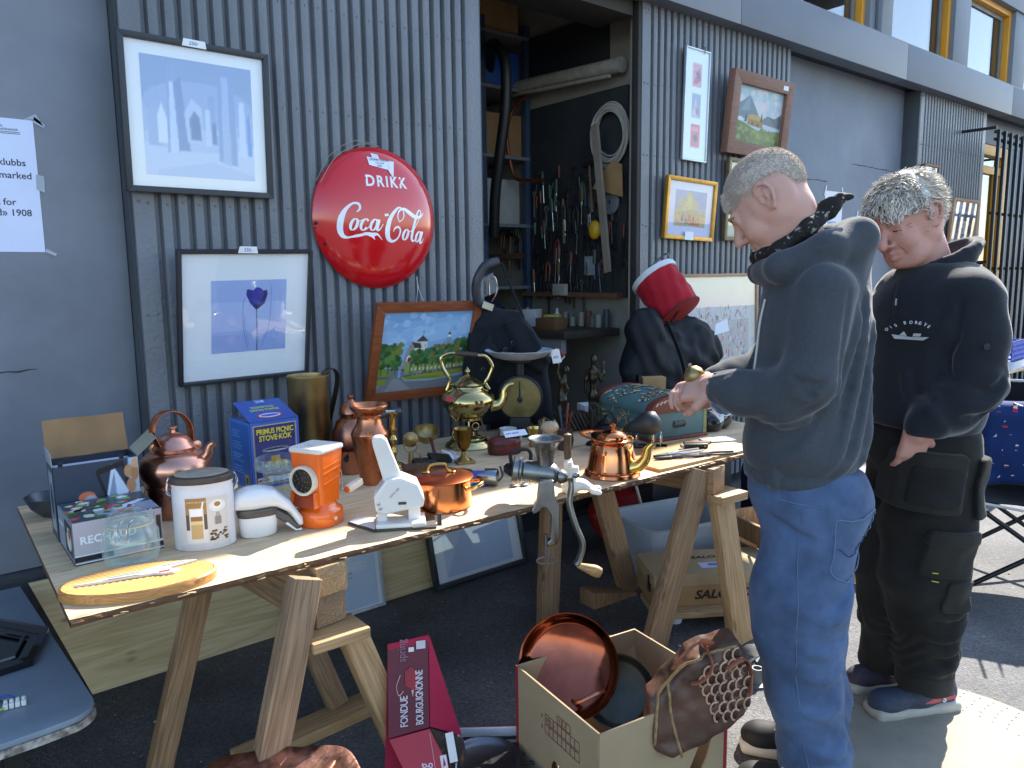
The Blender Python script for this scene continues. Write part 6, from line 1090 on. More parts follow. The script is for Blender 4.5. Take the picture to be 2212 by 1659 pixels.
t = T('chamber_stick', 'brass ring handled wall bracket lying behind the hole punch', 'bracket', 1.53, 2.47); MB().tube([(.025*math.cos(a), 0, .085+.025*math.sin(a)) for a in [2*math.pi*k/20 for k in range(21)]], .003, 8).tube(spline([(.02, 0, .065), (.035, 0, .05), (.03, 0, .03), (.0, 0, .025)], 5), .003, 8).build('ring', brassD, t); MB().lathe([(.0005, .01), (.02, .008), (.03, 0), (.0005, 0)], 20, (0, 0, .11), (0, -1, 0)).build('plate', brassD, t); MB().lathe([(.0005, 0), (.03, 0), (.012, .012), (.008, .06), (.0005, .06)], 16).build('stem', brassD, t)
# --- hole punch
t = T('hole_punch', 'big white lever hole punch with raised handle at the front of the table', 'hole punch', 1.10, 1.875, .05, 0); t.scale = (1, 1, 1)
hw = M('punch_white', 'd8d5ce', .3, var=.03, coat=.2); hk = M('punch_grey', '3a3632', .5)
def sl(nm, poly, y0, y1, rd, mat, res=.0032, wv=0): o = SDF((-.16, -.09, -.004), (.15, .1, .29), res); slab(o, poly, y0, y1, rd); o.mesh(nm, mat, t); return o
sl('lever', [(-.058, .263), (-.047, .271), (-.028, .271), (-.015, .259), (.024, .15), (.0, .12), (-.028, .135), (-.056, .244)], -.018, .022, .006, hw)
sl('lever_housing', [(-.058, .099), (-.02, .148), (.024, .151), (.069, .130), (.088, .084), (.084, .061), (-.032, .043), (-.054, .054)], -.038, .05, .006, hw)
sl('punch_column', [(-.05, .012), (-.02, .012), (-.02, .05), (-.05, .05)], -.02, .03, .003, hw); sl('punch_column', [(.04, .012), (.075, .012), (.075, .068), (.04, .068)], -.02, .03, .003, hw)
sl('base_block', [(-.055, .006), (.09, .006), (.09, .020), (-.055, .02)], -.055, .05, .003, hw); MB().bb((-.058, -.058, 0), (.12, .056, .0065)).build('base_plate', hk, t, bevel=.002)
MB().prism([(-.135, .03), (-.057, -.058), (-.057, .056), (-.11, .085)], .004, .009).build('paper_rest', hw, t, bevel=.001); MB().prism([(-.137, .03), (-.057, -.062), (-.057, -.057), (-.133, .033)], .0, .0088).build('rest_edge', hk, t)
for x, z in ((-.045, .078), (-.04, .064)): MB().lathe([(.0005, .003), (.005, .002), (.005, 0)], 12, (x, -.0385, z), (0, -1, 0)).build('pivot_pin', steel, t)
MB().bb((.012, -.0395, .072), (.035, -.0375, .08)).build('gauge_slot', hk, t); text('LEITZ 180', .009, flatm('8d8a82'), t, fr((-.01, -.0386, .092), (.7, 0, .7), (-.7, 0, .7)))
MB().bb((.05, -.066, .01), (.135, -.059, .014)).build('guide_rail', steel, t); MB().lathe([(.0005, 0), (.007, 0), (.007, .034), (.0005, .034)], 12, (.128, -.062, .012)).build('guide_stop', dsteel, t)
# --- lidded copper casserole
t = T('copper_casserole', 'polished copper casserole with lid and brass handles beside the hole punch', 'pot', 1.28, 1.915, .10); t.scale = (1.05, 1.05, 1.05)
MB().lathe([(.0005, 0), (.098, 0), (.102, .004), (.102, .082), (.106, .084), (.106, .087), (.1, .087), (.098, .006), (.0005, .006)], 64).build('pot_body', copper, t, smooth=40)
MB().lathe([(.108, .0865), (.108, .090), (.102, .093), (.07, .101), (.03, .105), (.0005, .106)], 64).build('lid', M('lid_copper', 'b8633c', .24, 1, var=.12, vs=10), t, smooth=50)
MB().tube(spline([(-.035, -.01, .104), (-.03, -.01, .112), (-.02, -.01, .128), (.02, -.01, .13), (.03, -.01, .114), (.04, -.01, .105)], 6), .0045, 8).build('lid_handle', brass, t)
for x in (-.037, .042): MB().ell((x, -.01, .106), (.012, .006, .003), 12, 6).build('handle_lug', brass, t)
for q in (-1, 1): MB().tube(spline([(q*.085, -.055, .06), (q*.11, -.062, .068), (q*.132, -.04, .074), (q*.132, .0, .072), (q*.105, .022, .066)], 6), .0055, 8).build('side_handle', brass, t)
# --- brass teapot on burner stand
t = T('brass_teapot', 'large brass teapot on a burner stand with arched wood grip handle', 'teapot', 1.868, 2.555, .085)
bb_ = M('teapot_brass', 'b3a574', .17, 1, var=.18, vs=6, rvar=.06)
MB().lathe([(.0005, 0), (.1, 0), (.103, .005), (.098, .014), (.085, .02), (.08, .028), (.06, .034), (.058, .04), (.038, .05), (.036, .068), (.0005, .07)], 52).build('stand_base', bb_, t, smooth=40)
for a in (30, 150, 270): MB().tube(spline([(.085*math.cos(R(a)), .085*math.sin(R(a)), .02), (.075*math.cos(R(a)), .075*math.sin(R(a)), .07), (.06*math.cos(R(a)), .06*math.sin(R(a)), .12)], 5), .004, 8).build('stand_leg', bb_, t)
MB().lathe([(.056, .118), (.066, .12), (.066, .13), (.056, .132), (.056, .118)], 40).build('stand_ring', bb_, t)
for k in range(2): MB().tube(spline([(-.05-.0*k, -.07, .125), (-.075+.04*k, -.085, .16), (-.06+.03*k, -.09, .19), (-.045+.02*k, -.088, .215)], 5), .004, 8).build('stand_scroll', bb_, t)
MB().lathe([(.0005, .122), (.05, .122), (.062, .13), (.09, .155), (.112, .185), (.115, .205), (.105, .228), (.082, .245), (.07, .252), (.068, .262), (.072, .266), (.0005, .266)], 60).build('teapot_body', bb_, t, smooth=50)
MB().lathe([(.074, .267), (.075, .271), (.062, .281), (.05, .287), (.035, .299), (.014, .306), (.007, .312), (.012, .322), (.012, .328), (.005, .335), (.0005, .344)], 44).build('lid', bb_, t, smooth=50)
MB().tube(spline([(.095, 0, .175), (.13, 0, .18), (.15, 0, .205), (.155, 0, .24), (.172, 0, .262), (.196, 0, .268)], 7), [.03-.0205*(k/35)**.6 for k in range(36)], 16).build('spout', bb_, t)
MB().tube(spline([(-.09, 0, .245), (-.078, 0, .29), (-.105, 0, .345), (-.11, 0, .385), (-.075, 0, .402), (-.05, 0, .403)], 7), .0075, 10).tube(spline([(.045, 0, .392), (.08, 0, .385), (.105, 0, .345), (.09, 0, .3), (.075, 0, .275), (.09, 0, .245)], 7), .0075, 10).build('bail_handle', bb_, t)
MB().lathe([(.0005, 0), (.008, .002), (.0095, .02), (.012, .03), (.009, .04), (.013, .05), (.009, .06), (.0105, .08), (.008, .098), (.0005, .1)], 18, (-.052, 0, .404), (1, 0, -.1)).build('wood_grip', wood('dark_grip_wood', '4a3224', '33221a', 0, 2, .45, .1, False), t, smooth=50)
MB().box((-.075, -.09, .222), (.034, .001, .026), (0, R(15), 0)).build('price_tag', M('tag_red', 'a83a40', .6), t)
# --- goblet, ladle, black bits
t = T('brass_goblet', 'small brass goblet with ring handle on a square foot', 'goblet', 1.71, 2.375, .03, 20); MB().bb((-.036, -.036, 0), (.036, .036, .011)).build('square_foot', brassD, t, bevel=.002)
MB().lathe([(.0005, .011), (.026, .011), (.024, .016), (.01, .028), (.008, .045), (.014, .05), (.025, .065), (.034, .095), (.038, .13), (.042, .137), (.038, .137), (.034, .13), (.028, .085), (.0005, .06)], 36).build('cup', M('goblet_brass', '8a6a34', .25, 1, var=.25, vs=10), t, smooth=50); MB().tube([(.052+.014*math.cos(a), 0, .14+.014*math.sin(a)) for a in [2*math.pi*k/20 for k in range(21)]], .0022, 8).build('ring_handle', brassD, t)
t = T('brass_ladle', 'brass ladle with dark red wooden handle behind the casserole', 'ladle', 1.70, 2.62); 
o_ = MB().lathe([(.0005, 0), (.03, .006), (.048, .03), (.053, .052), (.051, .052), (.046, .032), (.028, .01), (.0005, .004)], 36).build('bowl', brassD, t, smooth=50, loc=(0, 0, .055), rot=(R(22), 0, 0)); MB().tube([(.018, -.05, .075), (.034, -.15, .02), (.038, -.17, .006)], [.006, .0075, .006], 8).build('handle', M('red_wood', '4a1c14', .4, var=.2), t)
bk = M('black_plastic', '121316', .4)
t = T('camera_case', 'black plastic gadgets in a heap behind the copper casserole', 'gadgets', 1.575, 2.43); MB().bb((-.05, -.03, 0), (.04, .03, .035)).build('case', bk, t, bevel=.008); MB().box((.05, .03, .03), (.09, .05, .016), (.3, .2, .4)).build('flap', bk, t, bevel=.004); MB().tube([(-.04, -.04, .02), (.02, -.06, .012), (.07, -.05, .01)], .011, 8).build('grip', bk, t); MB().tube(spline([(.06, .02, .06), (.09, .0, .05), (.1, -.02, .035)], 5), .004, 6).build('wire', M('plastic_white', 'dcdcda'), t)
t = SDF((1.6, 2.3, .7), (1.78, 2.56, .8), .004).ell((1.69, 2.46, .735), (.05, .04, .025)).cut((0, 0, ZT), (0, 0, -1)).warp(lambda P: .012*vnoise(P, 60)).mesh('plastic_wrap', M('crumpled_clear', 'b4bac4', .25), None); tag(t, 'crumpled clear plastic wrap beside the ladle handle', 'plastic wrap')
# --- kitchen scale
t = T('kitchen_scale', 'old black kitchen scale with round dial and wide tin pan', 'scale', 2.20, 2.615, .04)
mb = MB(); side(mb, [(-.1, 0), (.1, 0), (.095, .02), (.05, .05), (.045, .09), (-.045, .09), (-.05, .05), (-.095, .02)], -.05, .05); mb.build('foot', iron, t, bevel=.006); MB().lathe([(.0005, .03), (.095, .03), (.104, .024), (.106, 0), (.1, -.03), (.0005, -.03)], 56, (0, -.0, .175), (0, -1, 0)).build('dial_case', iron, t, smooth=40)
MB().lathe([(.0005, .0335), (.094, .0315)], 48, (0, 0, .175), (0, -1, 0)).build('dial_face', M('dial_brass', '6e6238', .45, .4, var=.35, vs=12), t)
mb = MB(); 
for k in range(40): a = 2*math.pi*k/40; r0 = .084 if k % 5 else .078; mb.add([((r_)*math.sin(a+e), -.0338, .175+r_*math.cos(a+e)) for r_, e in ((r0, -.006), (.09, -.006), (.09, .006), (r0, .006))], [(0, 1, 2, 3)])
q = mb.build('dial_marks', blackink, t, smooth=0); q['kind'] = 'stuff'
MB().prism([(-.005, -.02), (.005, -.02), (.002, .08), (-.002, .08)], .035, .037, fr((0, 0, .175), (1, 0, 0), (0, 0, 1))).build('pointer', iron, t); MB().lathe([(.0005, .006), (.012, .004), (.013, 0)], 16, (0, -.0345, .17), (0, -1, 0)).build('hub', iron, t)
MB().lathe([(.018, .27), (.02, .33), (.05, .338), (.052, .35), (.0005, .35)], 28).build('pan_support', iron, t)
MB().lathe([(.0005, .352), (.08, .352), (.115, .362), (.152, .388), (.157, .392), (.152, .394), (.11, .37), (.0005, .359)], 64).build('tin_pan', M('tin_pan', 'a0a7ad', .5, .12, var=.25, vs=10, detail=8), t, smooth=50)
f_ = fr((.15, -.06, .335), (.8, -.5, .2), (-.1, 0, 1)); MB().prism(rect(0, 0, .045, .06), 0, .0006, f_).build('price_tag', paper, t, smooth=0); text('400', .018, flatm('5a5a9a'), t, f_ @ Matrix.Translation((.008, .02, .001)))
# --- leather case, tin, meat grinder
t = T('leather_case', 'reddish brown oval leather case with a white price label', 'case', 1.925, 2.39, .03, 10); loft([[(p[0]*a_, p[1]*b_, z) for p in ringquad(1, 1, z, .42, 8)] for a_, b_, z in ((.13, .075, 0), (.136, .08, .008), (.138, .082, .03), (.134, .08, .038), (.138, .082, .042), (.13, .075, .06), (.09, .05, .07))], capb=True, capt=True).build('case', M('red_leather', '5a1f16', .4, var=.35, vs=14, bump=.2), t, smooth=50)
f_ = fr((.0, -.03, .071), (1, .2, .05), (0, 1, .35)); MB().prism([(0, 0), (.1, .0), (.105, .045), (.01, .05)], 0, .0006, f_).build('price_label', paper, t, smooth=0); text('AFFÆRE', .016, flatm('2c3a9a'), t, f_ @ Matrix.Translation((.01, .02, .001)), shear=.2)
t = T('blue_label_tin', 'small silver tin with blue label beside the copper casserole', 'tin', 1.575, 2.065, .02, -12); MB().lathe([(.0005, -.035), (.028, -.035), (.03, -.03), (.03, .03), (.028, .035), (.0005, .035)], 32, (0.01, 0, .031), (1, 0, 0)).build('tin_body', M('tin_silver', '8d9092', .25, 1, var=.15), t, smooth=40); MB().box((-.02, -.008, .03), (.044, .036, .058), (0, 0, R(8))).build('packet', M('packet_blue', '2a50b8', .5, var=.25, vs=25), t, bevel=.003); MB().box((-.02, -.008, .0605), (.042, .034, .002), (0, 0, R(8))).build('packet_top', M('packet_pale', 'b8a890', .6), t); MB().tube(spline([(.05, -.01, .02), (.065, -.01, .04), (.055, 0, .07)], 5), .004, 6).build('key', dsteel, t)
t = T('meat_grinder', 'cast metal meat grinder clamped to the front edge of the table with crank', 'meat grinder', 1.60, 1.788, 0, 6, z=.72)
zn = M('tinned_iron', '7c7e7c', .33, .9, var=.25, vs=9, rvar=.1, bump=.08, bs=30)
MB().lathe([(.0005, 0), (.04, 0), (.046, .004), (.048, .02), (.044, .024), (.044, .03), (.036, .036), (.036, .13), (.03, .14), (.02, .15), (.0005, .15)], 40, (-.095, .04, .105), (1, -.16, -.12)).build('barrel', zn, t, smooth=40)
MB().lathe([(.026, .105), (.028, .14), (.036, .175), (.05, .2), (.058, .204), (.058, .209), (.053, .209), (.045, .2), (.032, .176), (.0005, .15)], 44, (.01, .025, .0)).build('hopper', zn, t, smooth=50)
mb = MB(); side(mb, [(-.022, .085), (.024, .085), (.028, .03), (.042, .0), (.042, -.11), (.03, -.13), (.0, -.135), (-.0, -.118), (.012, -.11), (.014, -.03), (.0, -.006), (-.012, -.004), (-.03, -.02), (-.042, -.024), (-.05, -.012), (-.03, .02)], -.014, .016); o_ = mb.build('clamp_bracket', zn, t, bevel=.006, seg=3); o_.location = (.005, -.026, 0)
MB().tube([(.004, -.026, -.17), (.004, -.026, -.095)], .006, 10).build('clamp_screw', zn, t); MB().tube([(.02*math.cos(a)*1.5+.004, -.026, -.18+.011*math.sin(2*a) if False else -.183+.012*math.sin(a)) for a in [2*math.pi*k/24 for k in range(25)]], .0035, 8).build('wing_nut', zn, t)
MB().lathe([(.0005, 0), (.022, 0), (.024, .01), (.018, .022), (.012, .03), (.0005, .032)], 24, (.05, .01, .085), (1, -.2, -.1)).build('crank_boss', zn, t, smooth=50)
MB().tube(spline([(.085, .0, .082), (.088, -.005, .05), (.082, -.012, .0), (.1, -.02, -.07), (.122, -.025, -.13), (.112, -.028, -.18), (.1, -.03, -.2)], 7), [.018, .016, .014]+[.013]*37+[.014]*3, 12, flat=.8).build('crank_arm', zn, t)
MB().lathe([(.0005, 0), (.008, .001), (.01, .01), (.014, .03), (.019, .055), (.02, .068), (.016, .08), (.0005, .085)], 22, (.104, -.032, -.2), (.9, -.1, -.3)).build('crank_grip', wood('grip_beech', 'b08d58', '93703f', 0, 2, .4, .05, False), t, smooth=50); MB().ell((.105, 0, .088), (.013, .004, .009), 12, 6).build('thumb_screw', zn, t)
text("BOLINDER'S", .019, M('cast_lettering', '4c4e4d', .5, .8), t, fr((-.077, -.008, .078), (1, -.16, -.12), (.1, -.05, 1)), space=1.1); text('O', .014, M('cast_lettering', '4c4e4d'), t, fr((-.01, -.014, .155), (1, 0, 0), (0, .2, 1)))  # lettering coloured a darker grey than the casting
# --- white painted clamp tool, rubber stamp mallet
t = T('white_clamp_tool', 'white painted iron tool with wooden handle beside the meat grinder', 'tool', 1.735, 1.80, .02, 0); wi_ = M('chipped_white_paint', 'c8c2b6', .45, var=.5, vs=26, lo=.25, hi=.4); 
SDF((-.06, -.07, -.0), (.13, .07, .15), .0032).chain([(-.005, 0, .015, .03), (.03, 0, .03, .02), (.075, 0, .014, .013)], k=.03, flat=((0, 0, 1), .7)).cap((.07, -.02, .01), (.09, -.024, .007), .01, .012, .01).cap((.07, .02, .01), (.09, .024, .007), .01, .012, .01).cap((-.0, 0, .02), (-.01, 0, .11), .02, .013, .02).rbox((.012, 0, .075), (.012, .012, .016), None, .004, .008).cut((0, 0, .001), (0, 0, -1)).warp(lambda P: .0015*vnoise(P, 90)).mesh('casting', wi_, t)
MB().lathe([(.0005, 0), (.011, 0), (.013, .02), (.011, .06), (.0125, .085), (.0005, .09)], 16, (-.012, 0, .115)).build('wood_handle', wood('handle_old', '6b543a', '46331f', 2, 2, .6, .2, False), t, smooth=40); MB().tube([(-.01, -.01, .002), (-.012, -.012, .11)], .014, 10).build('post', wi_, t)
t = T('wooden_mallet', 'pale wooden knob stamp standing behind the meat grinder', 'stamp', 2.03, 2.23); MB().lathe([(.0005, 0), (.025, 0), (.025, .02), (.014, .03), (.013, .09), (.016, .105), (.034, .115), (.037, .13), (.028, .145), (.0005, .15)], 26).build('knob', wood('pale_knob', 'b5a587', '978465', 2, 2, .5, .05, False), t, smooth=50); MB().tube([(-.045, 0, 0), (-.035, 0, .15)], .008, 8).build('side_post', dsteel, t); MB().tube([(-.02+.026*math.cos(a), 0, .14+.02*math.sin(a)) for a in [2*math.pi*k/16 for k in range(17)]], .0025, 6).build('ring', dsteel, t)
# --- bright copper kettle
t = T('copper_kettle', 'bright copper kettle with brass spout at the front right of the table', 'kettle', 1.965, 1.83, .085, -4)
MB().lathe([(.0005, 0), (.1, 0), (.104, .004), (.1, .014), (.093, .018), (.094, .022), (.09, .03), (.082, .08), (.076, .115), (.066, .128), (.05, .134), (.05, .14), (.0005, .14)], 56).build('kettle_body', copper, t, smooth=35)
MB().lathe([(.054, .136), (.055, .14), (.05, .15), (.035, .16), (.015, .165), (.006, .168), (.006, .176), (.012, .182), (.012, .187), (.0005, .19)], 40).build('lid', copper, t, smooth=45)
MB().tube(spline([(.07, -.03, .035), (.1, -.035, .045), (.122, -.04, .075), (.13, -.042, .11), (.148, -.046, .13)], 7), [.03-.019*(k/28)**.7 for k in range(29)], 14).build('spout', brass, t)
MB().tube(spline([(.06, -.055, .13), (-.0, -.08, .135), (-.07, -.065, .145), (-.11, -.01, .152), (-.085, .06, .148), (-.01, .085, .14), (.05, .06, .13)], 7), .013, 8, flat=.25).build('bail_handle', copper, t)
for y in (-.055, .058): MB().tube([(.06+.012*math.cos(a), y, .122+.012*math.sin(a)) for a in [2*math.pi*k/16 for k in range(17)]], .003, 6).build('handle_eye', brass, t)
t = T('dark_kettle', 'small dark metal kettle behind the bright copper kettle', 'kettle', 2.28, 2.16, .03); dm = M('dark_metal', '2c2a29', .4, .8, var=.2); MB().lathe([(.0005, 0), (.045, 0), (.06, .03), (.062, .06), (.05, .095), (.03, .108), (.028, .112), (.036, .116), (.012, .128), (.006, .14), (.01, .146), (.0005, .15)], 36).build('kettle_body', dm, t, smooth=45); MB().tube(spline([(-.045, 0, .1), (-.03, 0, .15), (.0, 0, .165), (.03, 0, .15), (.045, 0, .1)], 6), .005, 8).build('handle', dm, t); MB().tube([(.05, 0, .05), (.075, 0, .075), (.085, 0, .1)], [.012, .009, .007], 8).build('spout', dm, t)
t = T('iron_ring_holder', 'black iron holder with a ring on top behind the copper kettle', 'holder', 2.33, 2.28); MB().tube([(0, 0, 0), (0, 0, .15)], .012, 10).tube([(.016*math.cos(a), 0, .166+.016*math.sin(a)) for a in [2*math.pi*k/16 for k in range(17)]], .004, 8).build('stem', iron, t); MB().lathe([(.0005, 0), (.035, 0), (.03, .01), (.01, .02)], 20).build('foot', iron, t)
# --- bronze figures
brz = M('dark_bronze', '3a362c', .4, .9, var=.3, vs=18)
t = T('bronze_figure', 'thin bronze figure of a standing man holding up a cup', 'figurine', 2.55, 2.50)
s_ = SDF((-.06, -.03, 0), (.07, .03, .38), .004).cap((-.012, 0, .01), (-.01, 0, .17), .009, .011, k=.01).cap((.014, 0, .01), (.01, 0, .17), .009, .011, k=.01).chain([(0, 0, .16, .017), (0, 0, .21, .012), (0, 0, .245, .02), (0, 0, .275, .024)], k=.012).cap((0, 0, .28), (0, 0, .315), .009, .008, k=.01).ell((0.003, 0, .335), (.014, .016, .024), k=.008).chain([(-.024, 0, .28, .01), (-.033, 0, .24, .008), (-.034, 0, .18, .007)], k=.008).chain([(.024, 0, .28, .01), (.04, 0, .235, .008), (.05, 0, .27, .007), (.046, 0, .295, .007)], k=.008).cap((.046, 0, .3), (.048, 0, .322), .008, k=.004)
s_.mesh('figure', brz, t); MB().lathe([(.0005, 0), (.035, 0), (.033, .012), (.0005, .014)], 20).build('plinth', brz, t)
t = T('bronze_figure', 'thin bronze figure of a bending woman beside the scale', 'figurine', 2.34, 2.485); SDF((-.06, -.03, 0), (.07, .03, .36), .004).chain([(0, 0, .01, .012), (-.008, 0, .12, .014), (.0, 0, .17, .02), (-.004, 0, .2, .01), (.002, 0, .25, .015), (.012, 0, .28, .009)], k=.012).ell((.018, 0, .305), (.014, .014, .02), k=.006).chain([(.004, 0, .255, .008), (.024, 0, .22, .006), (.018, 0, .19, .006)], k=.006).chain([(-.006, 0, .25, .007), (-.02, 0, .29, .006), (-.014, 0, .33, .005)], k=.006).mesh('figure', brz, t); MB().lathe([(.0005, 0), (.03, 0), (.028, .012), (.0005, .014)], 20).build('plinth', brz, t)
# --- book row, white carton
t = T('cassette_row', 'row of small dark books lying tilted behind the bronze woman', 'books', 2.42, 2.58, rz=-15)
for k in range(8): MB().box((.0+.02*k, 0, .045), (.012, .08, .09), (0, R(-28), 0)).build('book', M('book_%d' % (k % 3), ['3a2c24', '2a2622', '4a3426'][k % 3], .6), t, bevel=.001)
t = T('white_carton', 'white carton printed with a crate name between the figure and the chest', 'box', 2.70, 2.60, rz=-22); MB().bb((-.1, -.05, 0), (.1, .05, .1)).build('carton', M('carton_white2', 'c8ccd0', .6), t, bevel=.002); text('CRATE', .04, flatm('4a4e52'), t, fr((-.09, -.0512, .035), (1, 0, 0), (0, 0, 1)), bold=.02); printed('print', t, fr((.04, -.0505, 0), (1, 0, 0), (0, 0, 1)), .06, .1, [('4a6a8a', rect(0, 0, 1, 1)), ('7a9a5a', rect(0, 0, 1, .5))])
# --- painted chest
t = thing('painted_chest', 'blue green folk painted chest with domed lid and scroll flowers', 'chest', (2.725, 2.30, ZT), R(-10.8))
teal = M('chest_teal', '4d6a6a', .45, var=.12, vs=8); band = M('chest_band', '8d8a50', .5, var=.2, vs=40); rus = M('chest_russet', '6e3226', .5, var=.12); w, d, h = .155, .20, .125
MB().bb((-w, -d, .015), (w, d, h)).build('chest_box', teal, t, bevel=.003); MB().bb((-w-.008, -d-.008, 0), (w+.008, d+.008, .0148)).build('foot_board', rus, t, bevel=.003)
lidp = [(-w-.01, h+.001)]+[( (w+.01)*math.sin(R(a)), h+.015+.062*math.cos(R(a))) for a in range(-90, 91, 10)]+[(w+.01, h+.001)]
mb = MB(); mb.prism(lidp, -d-.012, d+.012, Matrix(((1, 0, 0, 0), (0, 0, 1, 0), (0, 1, 0, 0), (0, 0, 0, 1)))); mb.build('domed_lid', teal, t, bevel=.002)
def endring(y0, y1): mb = MB(); k = 1.012; mb.prism([(a*k, h+(b-h)*k) for a, b in lidp], y0, y1, Matrix(((1, 0, 0, 0), (0, 0, 1, 0), (0, 1, 0, 0), (0, 0, 0, 1)))); mb.build('lid_end_band', rus, t, bevel=.002)
endring(-d-.0135, -d+.03); endring(d-.03, d+.0135)
for x in (-w, w): 
    for y in (-d, d): MB().bb((x-.016*(1 if x > 0 else 0)-.002*(0 if x > 0 else 1), y-.016*(1 if y > 0 else 0)-.002*(0 if y > 0 else 1), .0152), (x+.016*(0 if x > 0 else 1)+.002*(1 if x > 0 else 0), y+.016*(0 if y > 0 else 1)+.002*(1 if y > 0 else 0), h-.0005)).build('corner_band', band, t)
FE = fr((-w, -d-.0026, 0), (1, 0, 0), (0, 0, 1)); FSd = fr((-w-.0026, d, 0), (0, -1, 0), (0, 0, 1))
def comma(x, y, L_, a, w_, bend=.6):
    pts = [(x+L_*t_*math.cos(R(a)+bend*t_), y+L_*t_*math.sin(R(a)+bend*t_)) for t_ in (0, .3, .6, 1)]; return stroke(pts, [w_*.9, w_, w_*.6, w_*.1], 4)
rr = random.Random(8); lay = []
for k in range(26): lay += [(rr.choice(['b9ad84', '8a4a34', '3a4a3c', 'a89a5a', 'c8bfa0']), q) for q in comma(.05+rr.random()*.3, .03+rr.random()*.075, .045, rr.uniform(0, 360), .010, rr.uniform(-1.6, 1.6))]
scroll = printed('scroll_painting', t, FSd, 1, 1, lay, .45)
lay = []
for k in range(14): x = .015+.28*k/13; z = h+.02+.045*math.sqrt(max(0, 1-((x-.155)/.17)**2)); lay += [('c3b494', q) for q in comma(x, z-.012, .024, 60+rr.uniform(-20, 20)+(k-7)*-6, .008, -1.0)]
scroll = printed('scroll_painting', t, fr((-w, -d-.0142, 0), (1, 0, 0), (0, 0, 1)), 1, 1, lay, .45)
for x0 in (.0, .295):
    lay = [('a8a468', q) for k in range(5) for q in comma(x0+.004, .025+.02*k, .014, 50, .005, -1)]; scroll = printed('scroll_painting', t, FE, 1, 1, lay, .45)
def lidwarp(v): 
    a = v[0]/.125; k = 1.006; return Vector((-(w+.01)*k*math.sin(-a), v[1], h+.0165+.0625*k*math.cos(a)+v[2]))
lay = []
for k in range(44): lay += [(rr.choice(['c8c0a0', '8a3a2c', '24362e', 'b8aa68', 'd0c8aa', '2a3c40']), q) for q in comma(rr.uniform(-.17, .12), rr.uniform(-.16, .15), .07, rr.uniform(0, 360), .014, rr.uniform(-1.8, 1.8))]
scroll = printed('scroll_painting', t, Matrix(), 1, 1, lay, .45, warp=lambda v: lidwarp((v[0], v[1], v[2])))
MB().prism([(-.03, 0), (.03, 0), (.036, .012), (.03, .03), (.018, .026), (0, .03), (-.018, .026), (-.03, .03), (-.036, .012)], 0, .004, fr((0, -d-.0032, .055), (1, 0, 0), (0, 0, 1))).build('handle_plate', dsteel, t, bevel=.001); MB().tube([(-.024, -d-.008, .064), (-.02, -d-.014, .058), (.02, -d-.014, .058), (.024, -d-.008, .064)], .003, 6).build('bail', dsteel, t)
for o_ in t.children:
    if o_.name.startswith('scroll_painting'): o_['kind'] = 'stuff'
# --- bulb horn, toast rack
t = T('bulb_horn', 'black rubber bulb of an old car horn lying on the toast rack', 'horn', 2.42, 2.085, 0, 0, z=.80); MB().lathe([(.0005, 0), (.01, .001), (.016, .02), (.03, .05), (.048, .09), (.052, .115), (.04, .145), (.0005, .158)], 34, (-.075, 0, .0), (.93, -.05, .3)).build('bulb', M('black_rubber', '2a2c2e', .5, var=.1), t, smooth=60); MB().tube([(-.072, 0, 0), (-.1, .0, -.008), (-.125, 0, -.012)], [.012, .011, .013], 12).build('reed_tube', brassD, t); MB().tube(spline([(-.12, 0, -.01), (-.15, .01, .01), (-.165, .02, -.02), (-.15, .03, -.05)], 5), .009, 8).build('horn_coil', brassD, t)
t = T('toast_rack', 'chrome toast rack on a black base in front of the painted chest', 'rack', 2.45, 2.10, 0, -8); MB().bb((-.1, -.03, 0), (.1, .03, .012)).build('base', bk, t, bevel=.004)
for x in (-.07, -.03, .04, .07): MB().tube(spline([(x, -.022, .012), (x, -.022, .05), (x, -.01, .068), (x, .01, .068), (x, .022, .05), (x, .022, .012)], 5), .0028, 8).build('wire_loop', wire, t)
# --- tool board with pliers, knives, calculator
t = thing('chopping_board', 'thin pale wooden board carrying pliers and knives at the right end', 'board', (2.47, 1.90, ZT), R(-3)); MB().bb((-.29, -.13, 0), (.3, .16, .012)).build('board', wood('board_pale', 'b08a58', '94703f', 0, 1, .55, .1, False), t, bevel=.002)
def pliers(x, y, rz, label, s_=1, gm_=None):
    t = thing('pliers', label, 'pliers', (x, y, .7335), R(rz), 'old tools on the pale board')
    for q in (-1, 1): MB().tube(spline([(0, 0, .006), (.02*s_, q*.006, .006), (.06*s_, q*.016*s_, .006), (.13*s_, q*.012*s_, .006)], 6), [.006]*10+[.0045]*9, 8).build('handle', gm_ or dsteel, t)
    MB().prism([(.005, -.012), (.005, .012), (-.03*s_, .008), (-.055*s_, .003), (-.055*s_, -.003), (-.03*s_, -.008)], .001, .011).build('jaw', dsteel, t, bevel=.002); MB().lathe([(.0005, .0135), (.006, .013), (.007, .011)], 14).build('pivot', steel, t)
pliers(2.33, 1.865, -22, 'long nosed steel pliers nearest the copper kettle', 1.2); pliers(2.44, 1.82, -28, 'second pair of steel pliers, nearer the table edge', 1.25); pliers(2.36, 1.90, -12, 'steel tongs lying behind the two pliers', 1.3, steel)
t = thing('pocket_knife', 'folded black pocket knife with steel bolster on the pale board', 'knife', (2.55, 1.91, .7335), R(-35)); MB().bb((-.05, -.012, 0), (.05, .012, .02)).build('scales', bk, t, bevel=.005); MB().bb((-.065, -.008, .004), (-.048, .008, .016)).build('bolster', steel, t, bevel=.002); MB().lathe([(.0005, .001), (.003, .001), (.003, 0)], 10, (.035, -.0125, .01), (0, -1, 0)).build('rivet', steel, t)
